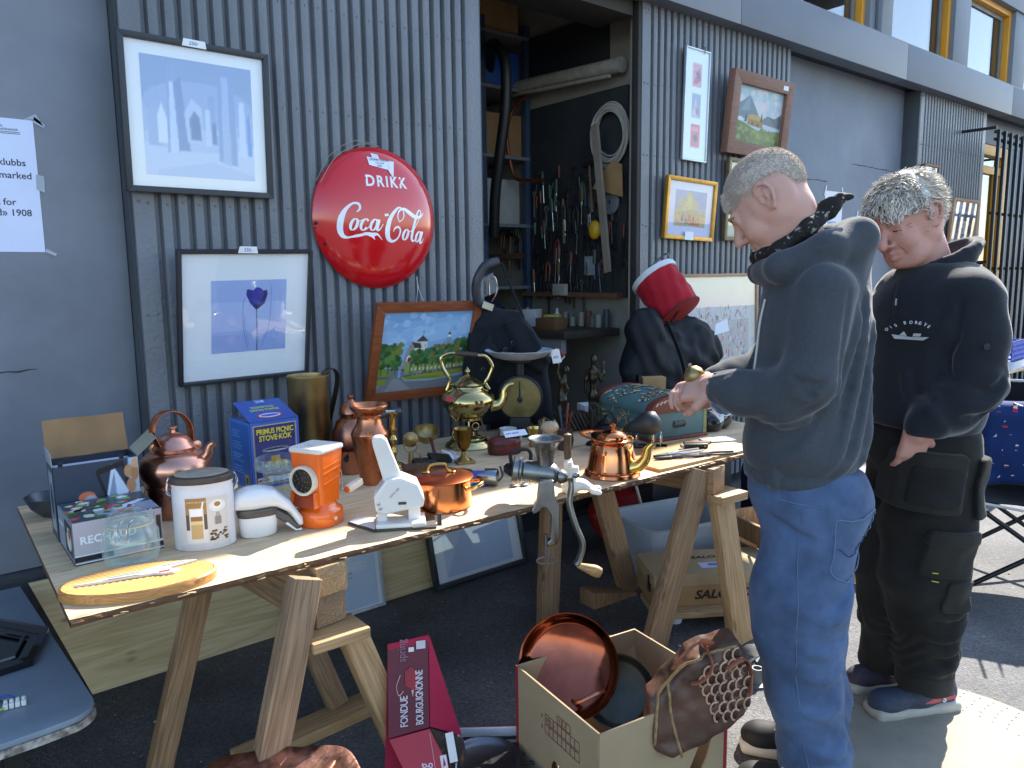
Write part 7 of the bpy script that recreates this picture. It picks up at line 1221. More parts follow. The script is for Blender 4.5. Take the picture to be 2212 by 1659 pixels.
t = thing('sheath_knife', 'slim folded knife with wooden scales behind the black pocket knife', 'knife', (2.62, 1.955, .7335), R(-30)); MB().bb((-.06, -.01, 0), (.06, .01, .012)).build('scales', M('knife_wood', '4a2c24', .4), t, bevel=.004); MB().bb((-.06, -.014, .003), (.05, -.0105, .009)).build('blade', steel, t)
t = thing('calculator', 'pale pocket calculator lying on the board beside the grey hoodie', 'calculator', (2.74, 1.94, .7335), R(-25)); MB().bb((-.07, -.04, 0), (.07, .04, .006)).build('body', M('calc_body', '9aa0b8', .4), t, bevel=.003); printed('screen', t, fr((-.06, -.03, .0062), (1, 0, 0), (0, 1, 0)), .05, .06, [('c0b890', rect(0, 0, .9, 1)), ('3a3c44', rect(0, 1.02, .9, 1.12))], .3)
for i in range(4):
    for j in range(4): MB().bb((.0+.016*i, -.034+.018*j, .006), (.011+.016*i, -.022+.018*j, .008)).build('key', M('calc_key', 'c4c8d0', .5), t)
# --- black helmet like bag and packets behind
t = SDF((2.85, 2.02, .7), (3.2, 2.35, .9), .006).ell((3.02, 2.18, .77), (.12, .1, .075)).ell((2.94, 2.13, .755), (.06, .06, .05)).cut((0, 0, ZT), (0, 0, -1)).warp(lambda P: .006*vnoise(P, 30)).mesh('sports_helmet', M('glossy_dark', '18100f', .2, var=.3, vs=12, coat=.5), None); tag(t, 'glossy black and red helmet on the table behind the grey sleeve', 'helmet')
MB().tube(spline([(2.90, 2.1, .82), (2.95, 2.05, .8), (3.02, 2.05, .81), (3.1, 2.08, .83)], 6), .002, 6).build('chin_cord', M('plastic_white', 'dcdcda'), t); MB().box((2.945, 2.063, .79), (.018, .003, .03), (0, 0, R(-30))).build('cord_label', paper, t)
t = T('brown_packet', 'brown packet with white label standing behind the chest', 'packet', 3.0, 2.52, rz=-30); MB().bb((-.06, -.03, 0), (.06, .03, .21)).build('packet', card, t, bevel=.003); MB().bb((-.01, -.032, .05), (.04, -.0305, .09)).build('label', paper, t); MB().bb((-.08, -.02, 0), (-.065, .03, .22)).build('dark_sleeve', bk, t)

# --- smaller odds and ends between the big pieces
t = T('flat_iron', 'old black flat iron standing behind the meat grinder', 'iron', 1.80, 2.13, 0, 20); loft([[(x*k_, y*k_, z) for x, y in ((-.06, -.04), (.03, -.035), (.075, 0), (.03, .035), (-.06, .04))] for k_, z in ((1, 0), (1, .02), (.82, .032))], capb=True, capt=True).build('sole', iron, t, smooth=30); MB().tube(spline([(-.04, 0, .03), (-.045, 0, .07), (-.02, 0, .085), (.02, 0, .085), (.035, 0, .065), (.03, 0, .03)], 5), .007, 8).build('handle', iron, t)
t = T('brass_mortar', 'small brass mortar with pestle in front of the kitchen scale', 'mortar', 2.13, 2.43); MB().lathe([(.0005, 0), (.028, 0), (.03, .008), (.02, .02), (.024, .035), (.036, .075), (.04, .08), (.034, .08), (.02, .03), (.0005, .028)], 28).build('cup', brass, t, smooth=45); MB().tube([(.0, 0, .03), (.03, .0, .1), (.04, 0, .125)], [.009, .005, .008], 10).build('pestle', brass, t)
t = T('spice_box', 'small dark wooden box between the casserole and the copper vase', 'box', 1.45, 2.30, 0, 12); MB().bb((-.05, -.035, 0), (.05, .035, .045)).build('box', wood('spice_wood', '5a3c26', '40291a', 0, 2, .5, .1, False), t, bevel=.002); MB().bb((-.052, -.037, .0455), (.052, .037, .054)).build('lid', MATS['spice_wood'], t, bevel=.002); MB().bb((-.008, -.039, .035), (.008, -.0373, .05)).build('latch', brassD, t)
t = T('brass_dish', 'shallow brass dish lying behind the blue label tin', 'dish', 1.58, 2.24); MB().lathe([(.0005, .002), (.035, .002), (.06, .014), (.064, .018), (.06, .019), (.035, .006), (.0005, .006)], 36).build('dish', brassD, t, smooth=45)
t = T('iron_trivet', 'three legged black iron trivet behind the copper casserole', 'trivet', 1.43, 2.13)
MB().tube([(.055*math.cos(a), .055*math.sin(a), .04) for a in [2*math.pi*k/28 for k in range(29)]], .004, 6).build('ring', iron, t)
for k in range(3): a = R(120*k+30); MB().tube([(.055*math.cos(a), .055*math.sin(a), .04), (.06*math.cos(a), .06*math.sin(a), 0)], .004, 6).build('leg', iron, t)
t = T('enamel_mug', 'chipped white enamel mug behind the leather case', 'mug', 2.06, 2.53); MB().lathe([(.0005, 0), (.034, 0), (.036, .004), (.036, .07), (.038, .073), (.034, .073), (.033, .006), (.0005, .006)], 28).build('cup', M('enamel_white', 'c8ccd0', .3, var=.2, vs=30), t, smooth=45); MB().tube(spline([(.035, 0, .06), (.055, 0, .055), (.055, 0, .025), (.035, 0, .015)], 5), .004, 8).build('handle', MATS['enamel_white'], t)
for k, (x, y, a_) in enumerate(((1.70, 1.99, 20), (1.735, 1.985, 32), (1.77, 1.99, 12))):
    t = thing('spoon', 'tarnished silver spoon lying beside the meat grinder, '+('left', 'middle', 'right')[k]+' of three', 'spoon', (x, y, ZT), R(a_+60), 'spoons by the grinder'); MB().ell((0, .05, .005), (.011, .018, .004), 14, 8).build('bowl', steel, t); MB().tube([(0, .034, .006), (0, -.02, .009), (0, -.06, .004)], [.0025, .002, .0038], 6, flat=.6).build('stem', steel, t)
t = T('padlock', 'heavy old iron padlock lying in front of the flat iron', 'padlock', 1.85, 2.01, 0, -20); MB().bb((-.025, -.03, 0), (.025, .02, .016)).build('body', iron, t, bevel=.005); MB().tube(spline([(-.016, .02, .008), (-.016, .045, .008), (0, .056, .008), (.016, .045, .008), (.016, .02, .008)], 5), .004, 8).build('shackle', dsteel, t)
t = T('brush_pot', 'dark clay pot holding old brushes beside the dark kettle', 'pot', 2.18, 2.30); MB().lathe([(.0005, 0), (.03, 0), (.038, .04), (.03, .08), (.033, .085), (.028, .085), (.0005, .07)], 26).build('pot', M('dark_clay', '4a342a', .6, var=.2), t, smooth=45)
for k in range(5): a = 1.3*k; MB().tube([(.008*math.cos(a), .008*math.sin(a), .06), (.03*math.cos(a), .02*math.sin(a), .16+.01*k)], [.003, .004], 6).build('brush', grips[(k*2) % 7], t)
# ================================================================== the two men (local axes: x to the right, y away, z up)
RZ = R(-39.5); RV = Vector((math.sin(R(50.5)), -math.cos(R(50.5)), 0)); FV = Vector((math.cos(R(50.5)), math.sin(R(50.5)), 0))
def base(s, D): return tuple(RV*s+FV*D)
def axes(fwd, up):
    f = Vector(fwd).normalized(); u = Vector(up); u = (u-f*u.dot(f)).normalized(); l = u.cross(f); return np.array([f, l, u]).T   # columns: forward, left, up
class Head:
    def __init__(s, cen, fwd, up, sc=1.05): s.c = np.array(cen, float); s.A = axes(fwd, up); s.k = sc
    def p(s, x, y, z): return s.c+s.A@(np.array([x, y, z])*s.k)
    def add(s, f, brow=1, nose=1, jowl=0):
        k = s.k; E = lambda q, r, kk=.015, op='+': f.ell(s.p(*q), np.array(r)*k, s.A, kk, op); Cc = lambda a, b, ra, rb, kk=.012: f.cap(s.p(*a), s.p(*b), ra*k, rb*k, kk)
        E((-.014, 0, .03), (.098, .077, .086)); E((.03, 0, -.04), (.06, .06, .085), .03); E((.064, 0, -.106), (.02, .026, .017), .02)
        for y in (-1, 1):
            Cc((-.012, y*.05, -.055), (.05, y*.025, -.105), .024, .02, .02); E((.056, y*.037, -.04), (.028, .025, .03), .02); E((-.02, y*.062, -.01), (.05, .016, .05), .02)
            if jowl: E((.03, y*.04, -.09), (.035, .022, .03), .02)
        Cc((.078, -.034, .014), (.082, .0, .01), .013*brow, .012, .012); Cc((.078, .034, .014), (.082, 0, .01), .013*brow, .012, .012)
        for y in (-1, 1): E((.094, y*.032, -.008), (.016, .018, .011), .008, '-'); E((.073, y*.032, -.009), (.0125, .014, .0115), .004); Cc((.084, y*.02, .0), (.08, y*.044, -.001), .0045, .004, .004); Cc((.083, y*.022, -.019), (.079, y*.042, -.017), .004, .0035, .005)
        Cc((.084, 0, .006), (.106*nose, 0, -.036), .0095, .0125, .01); E((.105*nose, 0, -.041), (.014, .012, .0115), .006)
        for y in (-1, 1): E((.094, y*.0125, -.046), (.011, .0075, .008), .005)
        Cc((.082, -.022, -.071), (.091, 0, -.0685), .006, .0075, .006); Cc((.082, .022, -.071), (.091, 0, -.0685), .006, .0075, .006); Cc((.08, -.019, -.083), (.088, 0, -.0845), .006, .008, .006); Cc((.08, .019, -.083), (.088, 0, -.0845), .006, .008, .006)
        f.cap(s.p(.088, -.024, -.0765), s.p(.097, 0, -.0765), .003*k, .003*k, .003, '-'); f.cap(s.p(.088, .024, -.0765), s.p(.097, 0, -.0765), .003*k, .003*k, .003, '-')
        for y in (-1, 1):
            ea = [(.006, .078, .012), (.002, .084, .026), (-.012, .092, .032), (-.028, .096, .022), (-.032, .096, .002), (-.024, .092, -.018), (-.012, .085, -.034), (-.002, .079, -.03)]; E((-.010, y*.081, .0), (.018, .007, .028), .004)
            for a_, b_ in zip(ea[:-1], ea[1:]): f.cap(s.p(a_[0], y*a_[1], a_[2]), s.p(b_[0], y*b_[1], b_[2]), .0052*k, .0052*k, .003)
            f.cap(s.p(-.018, y*.09, .014), s.p(-.014, y*.088, -.012), .0042*k, .004*k, .004); E((-.002, y*.088, -.004), (.006, .008, .009), .003, '-')
        return s
def strands(name, mat, parent, head, n, region, length, flow, lift, wid, segs=4, seed=1, curl=0):
    """tapered hairs rooted on the skull; region(p) says whether a direction carries hair, flow(p) the combing direction in head axes"""
    rr = random.Random(seed); mb = MB(); made = 0
    while made < n:
        v = Vector((rr.gauss(0, 1), rr.gauss(0, 1), rr.gauss(0, 1))).normalized()
        q = Vector((-.014+.1*v.x, .079*v.y, .03+.088*v.z))
        if not region(q): continue
        made += 1; nr = Vector((v.x/.1, v.y/.079, v.z/.088)).normalized(); d = Vector(flow(q)); d = (d-nr*d.dot(nr)); d = d.normalized() if d.length > 1e-4 else ortho(nr)[0]
        L_ = length(q)*rr.uniform(.7, 1.15); pts = [q-nr*.003]; cur = nr*lift(q)+d; ph = rr.uniform(0, 6.3)
        for k in range(segs):
            t_ = (k+1)/segs; side_ = nr.cross(d)*curl*math.sin(ph+t_*5); st = (cur*(1-t_*.5)+d*t_*.6+side_+Vector((rr.gauss(0, .1), rr.gauss(0, .1), rr.gauss(0, .1)))).normalized()*L_/segs
            nx = pts[-1]+st
            w_ = Vector(((nx.x+.014)/.1, nx.y/.079, (nx.z-.03)/.088)).length
            if w_ < 1.0: nx = Vector(((nx.x+.014)/w_-.014, nx.y/w_, (nx.z-.03)/w_+.03))+nr*.001
            pts.append(nx)
        mb.tube([tuple(head.p(*p)) for p in pts], [wid*(1-.75*(i/segs)**2) for i in range(segs+1)], 3, cap=False)
    return mb.build(name, mat, parent, smooth=180)
def hand(f, wrist, dirv, palmn, sc=1, curls=(.9, 1, 1.05, 1.1), left=True, thumb=None):
    """palm, four bent fingers of unequal length and a thumb from the side of the palm"""
    d = np.array(Vector(dirv).normalized()); n = np.array(palmn, float); n -= d*(n@d); n /= np.linalg.norm(n); s_ = np.cross(d, n)*(1 if left else -1); w = np.array(wrist, float)
    f.rbox(w+d*.05*sc, np.array((.048, .040, .014))*sc, np.array([d, s_, n]).T, .013*sc, .012)
    f.cap(w-d*.02, w+d*.02*sc, .026*sc, .028*sc, .015)
    for i, (o, L_) in enumerate(((.030, .072), (.010, .080), (-.010, .075), (-.029, .06))):
        k = w+d*.092*sc+s_*o*sc; a = curls[i]; p = k; r_ = .0095*sc
        ang = 0
        for j, (ll, aa) in enumerate(((.45, a*.8), (.30, a*1.1), (.25, a*.8))):
            ang += aa; q = p+(d*math.cos(ang)+n*math.sin(ang))*L_*ll*sc; f.cap(p, q, r_, r_*.92, .0045); p = q; r_ *= .92
        f.cap(w+d*.06*sc+s_*o*.8*sc, k, .011*sc, .0105*sc, .008)
    t0 = w+d*.025*sc+s_*.03*sc; t1 = t0+(d*.028+s_*.024+n*.012)*sc; t2 = t1+(d*.03+s_*.004+n*.02)*sc; t3 = t2+(d*.022-s_*.006+n*.012)*sc
    f.cap(t0, t1, .015*sc, .0125*sc, .01); f.cap(t1, t2, .0115*sc, .0105*sc, .004); f.cap(t2, t3, .0105*sc, .009*sc, .003)
skin = M('skin', 'c49c8a', .55, var=.08, vs=34, bump=.3, bs=240, sss=.06, col2='c89484', lo=.35, hi=.7, detail=8); skin2 = M('skin_ruddy', 'bf9080', .55, var=.09, vs=30, bump=.35, bs=220, sss=.06, col2='c28a7c', lo=.35, hi=.7, detail=8)
def cloth(name, col, var=.1, rough=.95, bs=420, vs=5, fuzz=.25, bump=.25):
    m = M(name, col, rough, var=var, vs=vs, bump=bump, bs=bs, spec=.15, detail=6); b = m.node_tree.nodes['Principled BSDF']
    b.inputs['Sheen Weight'].default_value = fuzz; b.inputs['Sheen Roughness'].default_value = .4; return m
# ------------------------------------------------------------------ man in hoodie and jeans
B1 = (.791, 2.02); d1 = (-.88, .47, 0)
A1 = axes(d1, (0, 0, 1)); h1 = Head((-.128, .005, 1.628), (-.70, .36, -.62), (-.50, .26, .83), 1.04)
f = SDF((-.45, -.35, -.005), (.3, .35, 1.8), .0046); h1.add(f, nose=1.05)
f.cap(h1.p(-.03, 0, -.05), (-.015, .0, 1.43), .062, .07, .03); f.ell((0, 0, 1.3), (.11, .17, .16), A1, .05).ell((0, 0, 1.05), (.11, .15, .2), A1, .06).ell((0, 0, .9), (.1, .14, .12), A1, .05)
f.chain([(-.03, -.14, 1.37, .042), (-.078, -.178, 1.17, .038), (-.20, -.06, 1.15, .036), (-.252, -.012, 1.15, .03)], k=.02).chain([(.03, .18, 1.38, .05), (-.03, .22, 1.15, .042), (-.16, .18, 1.14, .036), (-.22, .155, 1.14, .03)], k=.02)
f.chain([(0, -.08, .86, .085), (-.03, -.08, .5, .06), (.035, -.07, .08, .042)], k=.03).chain([(.03, .08, .86, .085), (.06, .1, .5, .06), (.1, .1, .08, .042)], k=.03)
hand(f, (-.248, -.012, 1.152), (-.66, .68, -.16), (.35, .55, -.62), 1.02, (.75, .85, .95, 1.0), left=True)
hand(f, (-.222, .155, 1.14), (-.75, -.40, -.05), (.1, -.2, -.95), 1.0, (.6, .7, .8, .9), left=False)
p1 = f.mesh('person', skin); p1.location = base(*B1); p1.rotation_euler = (0, 0, RZ)
tag(p1, 'man with cropped grey hair in dark hoodie and blue jeans, examining a brass bell', 'person')
hairc = M('cropped_grey', 'c6bbae', .7, var=.06, vs=60)
CR = random.Random(2)
def crop(q): return (q.z+CR.gauss(0, .006) > .012+.02*(q.x > .02)-.055*(q.x < -.02)-.03*(q.x < -.06)) and not (q.x > .066-.25*max(0, q.z-.06)*0 and q.z < .07)
cp1 = SDF((-.3, -.2, 1.45), (.2, .2, 1.78), .004).ell(h1.p(-.015, 0, .031), np.array((.0995, .0785, .0878))*1.04, h1.A, .01); cp1.cut(h1.p(.06, 0, .07), h1.A@np.array((.75, 0, -.66))).cut(h1.p(-.02, 0, .012), h1.A@np.array((.5, 0, -.87))); cp1.mesh('hair_base', M('cropped_base', 'c0b2a4', .85, var=.1, vs=90), p1)
strands('cropped_hair', hairc, p1, h1, 13000, crop, lambda q: .007+.004*(q.z > .08), lambda q: (.2, 0, -.3), lambda q: 1.6, .0007, 2, 3)
strands('forelock', M('forelock_white', 'cfc8ba', .6, var=.1), p1, h1, 500, lambda q: q.x > .058 and .03 < q.z < .085 and abs(q.y) < .05, lambda q: .020, lambda q: (1, 0, .35), lambda q: 1.2, .0007, 3, 4)
mb = MB()
for y in (-1, 1): mb.tube([tuple(h1.p(.0915, y*.018, .012)), tuple(h1.p(.093, y*.034, .018)), tuple(h1.p(.078, y*.052, .012))], [.004, .0045, .002], 6)
mb.build('eyebrows', M('brow_grey', '8d7a68', .8), p1)
def folds1(P):
    x, y, z = P.T
    c_ = .0035*np.sin(120*(z-.55*x+.2*y)+8*vnoise(P, 6))*np.exp(-((x+.1)**2+(y+.18)**2+(z-1.15)**2)/.012)
    cu = .0028*np.sin(190*(x+.9*y)+4*vnoise(P, 9))*np.exp(-((x+.22)**2+(y+.04)**2+(z-1.15)**2)/.004)
    return .004*vnoise(P, 10)+.0025*vnoise(P, 24, 4)+c_+cu
def crease(sd, pts, r0=.012, r1=.004, depth=.006, op='+', k=.02):
    """a drawn fold: a soft ridge (or groove) laid along the near side of the cloth"""
    Q = spline(pts, 5); n = len(Q)
    def sy(x, z): ix = int((x-sd.lo[0])/sd.res); iz = int((z-sd.lo[2])/sd.res); col = sd.d[ix, :, iz]; return sd.lo[1]+sd.res*int(np.argmax(col < 0)) if col.min() < 0 else None
    P3 = [(x, sy(x, z), z) for x, z in Q]
    for i in range(n-1):
        if P3[i][1] is None or P3[i+1][1] is None: continue
        ra, rb = [r1+(r0-r1)*math.sin(math.pi*q/(n-1)) for q in (i, i+1)]; off = depth if op == '+' else -depth*.3
        a_, b_ = [(p[0], p[1]+off+(r_*.2 if op == '+' else -r_*.55), p[2]) for p, r_ in ((P3[i], ra), (P3[i+1], rb))]; sd.cap(a_, b_, ra, rb, k, op)
g = SDF((-.4, -.36, .84), (.3, .36, 1.66), .0058)
g.ell((.005, 0, 1.30), (.142, .195, .21), A1, .05).ell((-.008, 0, 1.08), (.145, .19, .2), A1, .07).ell((-.012, 0, .985), (.152, .195, .11), A1, .05).ell((.03, -.0, 1.42), (.10, .17, .08), A1, .05)
g.chain([(-.035, -.16, 1.40, .072), (-.075, -.19, 1.19, .066), (-.115, -.15, 1.138, .063), (-.20, -.07, 1.142, .053), (-.232, -.035, 1.148, .048)], k=.03).cap((-.228, -.038, 1.149), (-.248, -.018, 1.15), .047, .044, .006)
g.chain([(.045, .17, 1.4, .078), (-.02, .22, 1.17, .072), (-.14, .19, 1.14, .058), (-.2, .165, 1.14, .048)], k=.035)
g.chain([(-.13, .02, 1.45, .03), (-.12, -.1, 1.46, .038), (-.02, -.13, 1.505, .042), (.07, -.09, 1.53, .045), (.10, 0, 1.535, .05), (.08, .09, 1.53, .045), (-.02, .13, 1.5, .04), (-.11, .1, 1.45, .036)], k=.02).ell((.085, -.01, 1.475), (.055, .13, .075), axes((-.9, .3, .3), (0, 0, 1)), .03)
g.cap((-.02, .0, 1.50), (-.11, .02, 1.60), .058, .06, .008, '-'); g.ell((-.05, 0, 1.56), (.062, .07, .05), None, .01, '-')
g.cut((0, 0, .895), (-.18, 0, -1)).warp(folds1)
for pts in ([(.085, 1.39), (.06, 1.20), (.015, 1.03), (-.03, .95)], [(.125, 1.32), (.10, 1.14), (.045, 1.0), (.0, .94)], [(.045, 1.36), (.03, 1.27), (.0, 1.15)], [(.135, 1.2), (.12, 1.07), (.085, .96)], [(-.05, 1.06), (-.09, 1.0), (-.15, .97)]): crease(g, pts, .014, .004, .005)
for pts in ([(.07, 1.38), (.042, 1.2), (.0, 1.04)], [(.115, 1.30), (.085, 1.13), (.03, 1.0)], [(-.005, 1.40), (-.012, 1.28), (-.02, 1.17), (-.06, 1.08)], [(-.13, 1.20), (-.10, 1.185), (-.07, 1.19)], [(-.12, 1.175), (-.09, 1.155)]): crease(g, pts, .009, .003, .004, '-', .012)
g.cap((-.26, -.006, 1.151), (-.29, .02, 1.15), .036, .036, .004, '-')
hoodm = cloth('hoodie_charcoal', '43474c', .08, vs=120, bs=260, bump=.3, fuzz=.25); hd_ = g.mesh('hoodie', hoodm, p1)
rb_ = SDF((-.3, -.35, .82), (.3, .35, .98), .006).ell((-.014, 0, .925), (.147, .188, .07), A1, .02).cut((0, 0, .945), (.18, 0, 1)).cut((0, 0, .882), (-.18, 0, -1)); rb_.warp(lambda P: .0012*np.sin(420*(P[:, 0]*.8+P[:, 1]*.6))+.005*vnoise(P, 10)); rb_.mesh('hem_band', hoodm, p1)
pk = SDF((-.3, -.25, .86), (.0, .1, 1.08), .005).rbox((-.125, -.06, .96), (.03, .09, .06), axes((-.8, -.1, 0), (0, 0, 1)), .02, .01); pk.mesh('front_pocket', hoodm, p1)
MB().tube(spline([(-.145, -.055, 1.38), (-.158, -.06, 1.32), (-.162, -.055, 1.25), (-.165, -.05, 1.2)], 6), .003, 6).build('drawstring', M('cord_pale', 'b8b8b4', .8), p1)
sc_ = SDF((-.2, -.2, 1.4), (.16, .2, 1.72), .0042).chain([(-.145, .02, 1.485, .02), (-.12, -.07, 1.50, .022), (-.055, -.085, 1.555, .02), (.005, -.05, 1.60, .019), (.02, 0, 1.61, .019), (.0, .06, 1.59, .019), (-.09, .08, 1.52, .02)], k=.012).chain([(.005, -.055, 1.605, .018), (.03, -.06, 1.628, .012), (.06, -.065, 1.632, .005)], k=.01).ell((.01, -.06, 1.612), (.022, .016, .018)).warp(lambda P: .004*vnoise(P, 55)+.0)
sc_.mesh('bandana', M('bandana', '14110f', .85, var=.1, vs=70, col2='8d867c', lo=.6, hi=.66, detail=2), p1)
def folds2(P):
    x, y, z = P.T
    return .0035*vnoise(P, 12)+.006*vnoise(P*np.array([1, 1, .8]), 6, 6)+.0025*np.sin(60*z+40*x+16*vnoise(P, 5))*np.exp(-((z-.14)/.12)**2)
j = SDF((-.3, -.3, -.0), (.3, .32, 1.0), .006)
j.ell((0, 0, .88), (.145, .175, .13), A1, .05).ell((.065, -.04, .845), (.085, .1, .09), None, .05).chain([(-.005, -.085, .84, .118), (-.035, -.085, .6, .116), (-.033, -.08, .5, .107), (-.014, -.07, .336, .092), (.028, -.07, .14, .087), (.036, -.07, .03, .09)], k=.05).chain([(.02, .09, .84, .11), (.05, .1, .55, .1), (.07, .1, .4, .09), (.1, .1, .2, .088), (.105, .1, .06, .09)], k=.04)
j.cut((0, 0, .95), (.18, 0, 1)).cut((0, 0, .032), (0, 0, -1)).warp(folds2)
for pts in ([(.06, .66), (.03, .60), (-.02, .57)], [(.05, .52), (.0, .49), (-.06, .5)], [(.06, .45), (.02, .41), (-.05, .42)], [(.055, .34), (.01, .31), (-.05, .32)], [(.08, .22), (.04, .19), (-.02, .2)], [(.09, .13), (.05, .105), (.0, .12)]): crease(j, pts, .011, .003, .004)
for pts in ([(.075, .69), (.03, .64), (-.05, .61)], [(.06, .49), (.01, .455), (-.05, .46)], [(.05, .38), (.0, .36)], [(.08, .175), (.03, .15), (-.01, .155)], [(-.13, .83), (-.09, .80), (-.05, .79)]): crease(j, pts, .008, .002, .004, '-', .012)
denim = cloth('blue_denim', '4b5d7a', .3, .85, 420, 7, .1, .4); jn = j.mesh('jeans', denim, p1)
def onj(pts, off=.0): return pts
seam = M('denim_seam', '586c88', .9)
def surf(x, z):                       # where the near side of the jeans stands at (x, z)
    ix = int((x-j.lo[0])/j.res); iz = int((z-j.lo[2])/j.res); col = j.d[ix, :, iz]; k = np.argmax(col < 0); return j.lo[1]+j.res*k-.0055
def onjeans(nm, pts, r_, mat): MB().tube([(x, surf(x, z), z) for x, z in spline(pts, 6)], r_, 5).build(nm, mat, p1)
onjeans('side_seam', [(-.075, .86), (-.085, .7), (-.08, .5), (-.05, .3), (-.01, .1)], .0014, seam); onjeans('back_pocket', [(.0, .845), (-.005, .75), (-.005, .705), (.05, .68), (.095, .725), (.118, .80), (.125, .85), (.06, .84), (.0, .845)], .0018, seam); onjeans('back_pocket', [(.01, .77), (.045, .745), (.07, .765), (.09, .785)], .0014, M('denim_stitch_dark', '1c3560', .9)); onjeans('waist_stitch', [(-.12, .88), (-.03, .875)], .0016, seam)
black_shoe = M('black_canvas', '17181a', .7, var=.15, vs=20); rubber = M('white_rubber', 'cfcdc6', .5, var=.08)
def shoe(parent, heel, toe, upper, sole, w=.048, hgt=.075, laces=None, sh_=.03):
    h_, t_ = Vector((*heel, 0)), Vector((*toe, 0)); d = (t_-h_).normalized(); L_ = (t_-h_).length; A = axes(d, (0, 0, 1)); P = lambda x, y, z: tuple(np.array(h_)+A@np.array([x, y, z]))
    lo = np.minimum(np.array(h_), np.array(t_))-.1; hi = np.maximum(np.array(h_), np.array(t_))+.1; lo[2] = -.004; hi[2] = .2
    s_ = SDF(lo, hi, .004); s_.chain([(*P(.045, 0, .055), w*.86), (*P(.14, 0, .052), w*.86), (*P(L_-.05, 0, .04), w*.9)], k=.03).ell(P(L_-.055, 0, .045), (.058, w*.98, .034), A, .02).cap(P(.05, 0, .08), P(.05, 0, .12), .04, .036, .03).cut((0, 0, sh_-.006), (0, 0, -1)); u_ = s_.mesh('shoe', upper, parent)
    q = SDF(lo, hi, .004); q.rbox(P(L_*.5, 0, .016), (L_*.5, w*.98, .018), A, .014, .01).ell(P(L_-.06, 0, .02), (.066, w*1.05, .022), A, .02).ell(P(.055, 0, .022), (.062, w*.98, .026), A, .02).cut((0, 0, .001), (0, 0, -1)).cut((0, 0, sh_+.012), (0, 0, 1)); q.mesh('sole', sole, u_)
    if laces:
        mb = MB()
        for k in range(4): mb.tube([P(.14+.022*k, -.028, .086-.006*k), P(.15+.022*k, 0, .096-.007*k), P(.14+.022*k, .028, .086-.006*k)], .0035, 6)
        mb.tube(spline([P(.145, .0, .1), P(.15, -.03, .11), P(.17, -.045, .095)], 5), .003, 6).tube(spline([P(.145, .0, .1), P(.165, .03, .11), P(.19, .035, .09)], 5), .003, 6); mb.build('laces', laces, u_)
    return u_, P
lw = M('lace_white', 'c4c0bc', .8); shoe(p1, (.175, .085), (-.095, .175), black_shoe, rubber, .05, laces=lw, sh_=.032); shoe(p1, (.11, -.10), (-.17, -.03), black_shoe, rubber, .05, laces=lw, sh_=.032)
# the brass bell he holds
bell = thing('brass_bell', 'small brass bicycle bell held in the hands of the hooded man', 'bell', tuple(Vector(base(*B1))+Matrix.Rotation(RZ, 3, 'Z') @ Vector((-.292, .062, 1.168)))); 
MB().lathe([(.0005, .030), (.016, .026), (.026, .014), (.029, 0), (.026, -.004), (.022, 0), (.0005, .02)], 30, ax=(-.3, .2, .8)).build('dome', brassD, bell, smooth=60); MB().lathe([(.0005, .04), (.005, .039), (.006, .034), (.004, .029)], 12, ax=(-.3, .2, .8)).build('cap_nut', steel, bell)
# ------------------------------------------------------------------ man in dark fleece
B2 = (1.303, 2.4); d2 = (-.965, -.26, 0); A2 = axes(d2, (0, 0, 1)); h2 = Head((-.098, -.01, 1.602), (-.83, -.42, -.36), (-.34, -.05, .93), 1.07)
f = SDF((-.36, -.34, -.005), (.32, .36, 1.8), .0046); h2.add(f, brow=1.25, nose=1.1, jowl=1)
f.cap(h2.p(-.03, 0, -.05), (.02, .03, 1.40), .068, .075, .03); f.ell((0, 0, 1.28), (.12, .18, .17), A2, .05).ell((0, 0, 1.05), (.12, .16, .2), A2, .06).ell((0, 0, .9), (.11, .15, .12), A2, .05)
f.chain([(.03, -.17, 1.36, .055), (.035, -.19, 1.13, .045), (-.05, -.188, 1.03, .04), (-.112, -.182, .985, .032)], k=.02).chain([(-.02, .19, 1.36, .055), (.02, .22, 1.13, .045), (-.06, .2, 1.0, .036)], k=.02)
f.chain([(0, -.08, .86, .09), (.01, -.05, .5, .065), (.045, -.02, .08, .045)], k=.03).chain([(-.0, .08, .86, .09), (-.04, .1, .5, .065), (-.0, .12, .08, .045)], k=.03)
hand(f, (-.108, -.182, .99), (-.1, .22, -.95), (.1, .95, .2), 1.0, (.25, .3, .3, .35), left=True)
p2 = f.mesh('person', skin2); p2.location = base(*B2); p2.rotation_euler = (0, 0, RZ); tag(p2, 'man with wavy grey hair in dark fleece and black work trousers, hand in pocket', 'person')
greyh = M('wavy_grey_hair', 'cbc5ba', .55, var=.35, vs=30, spec=.4)
def cap2(q): return q.z > .03-.075*(q.x < -.0)-.03*(q.x < -.05) and not (q.x > .052 and q.z < .075)
cp_ = SDF((-.3, -.2, 1.45), (.2, .2, 1.78), .005).ell(h2.p(-.018, 0, .04), np.array((.104, .083, .09))*1.07, h2.A, .01).ell(h2.p(-.07, 0, -.02), np.array((.045, .07, .06))*1.07, h2.A, .02); cp_.cut(h2.p(.066, 0, .05), h2.A@np.array((.8, 0, -.6))).cut(h2.p(-.03, 0, -.045), h2.A@np.array((.55, 0, -.83))).warp(lambda P: .006*vnoise(P, 45)); cp_.mesh('hair_base', M('hair_base_grey', 'a89e90', .8, var=.3, vs=50), p2)
hairs = [M('hair_silver_%d' % k, hx, .5, var=.2, vs=40, spec=.5) for k, hx in enumerate(('e4ddd0', 'c4bbae', '9c9284'))]
flow2 = lambda q: (.75+(-1.5 if q.x < -.02 else 0), q.y*9+.3, -.6 if q.x < -.02 else .02)
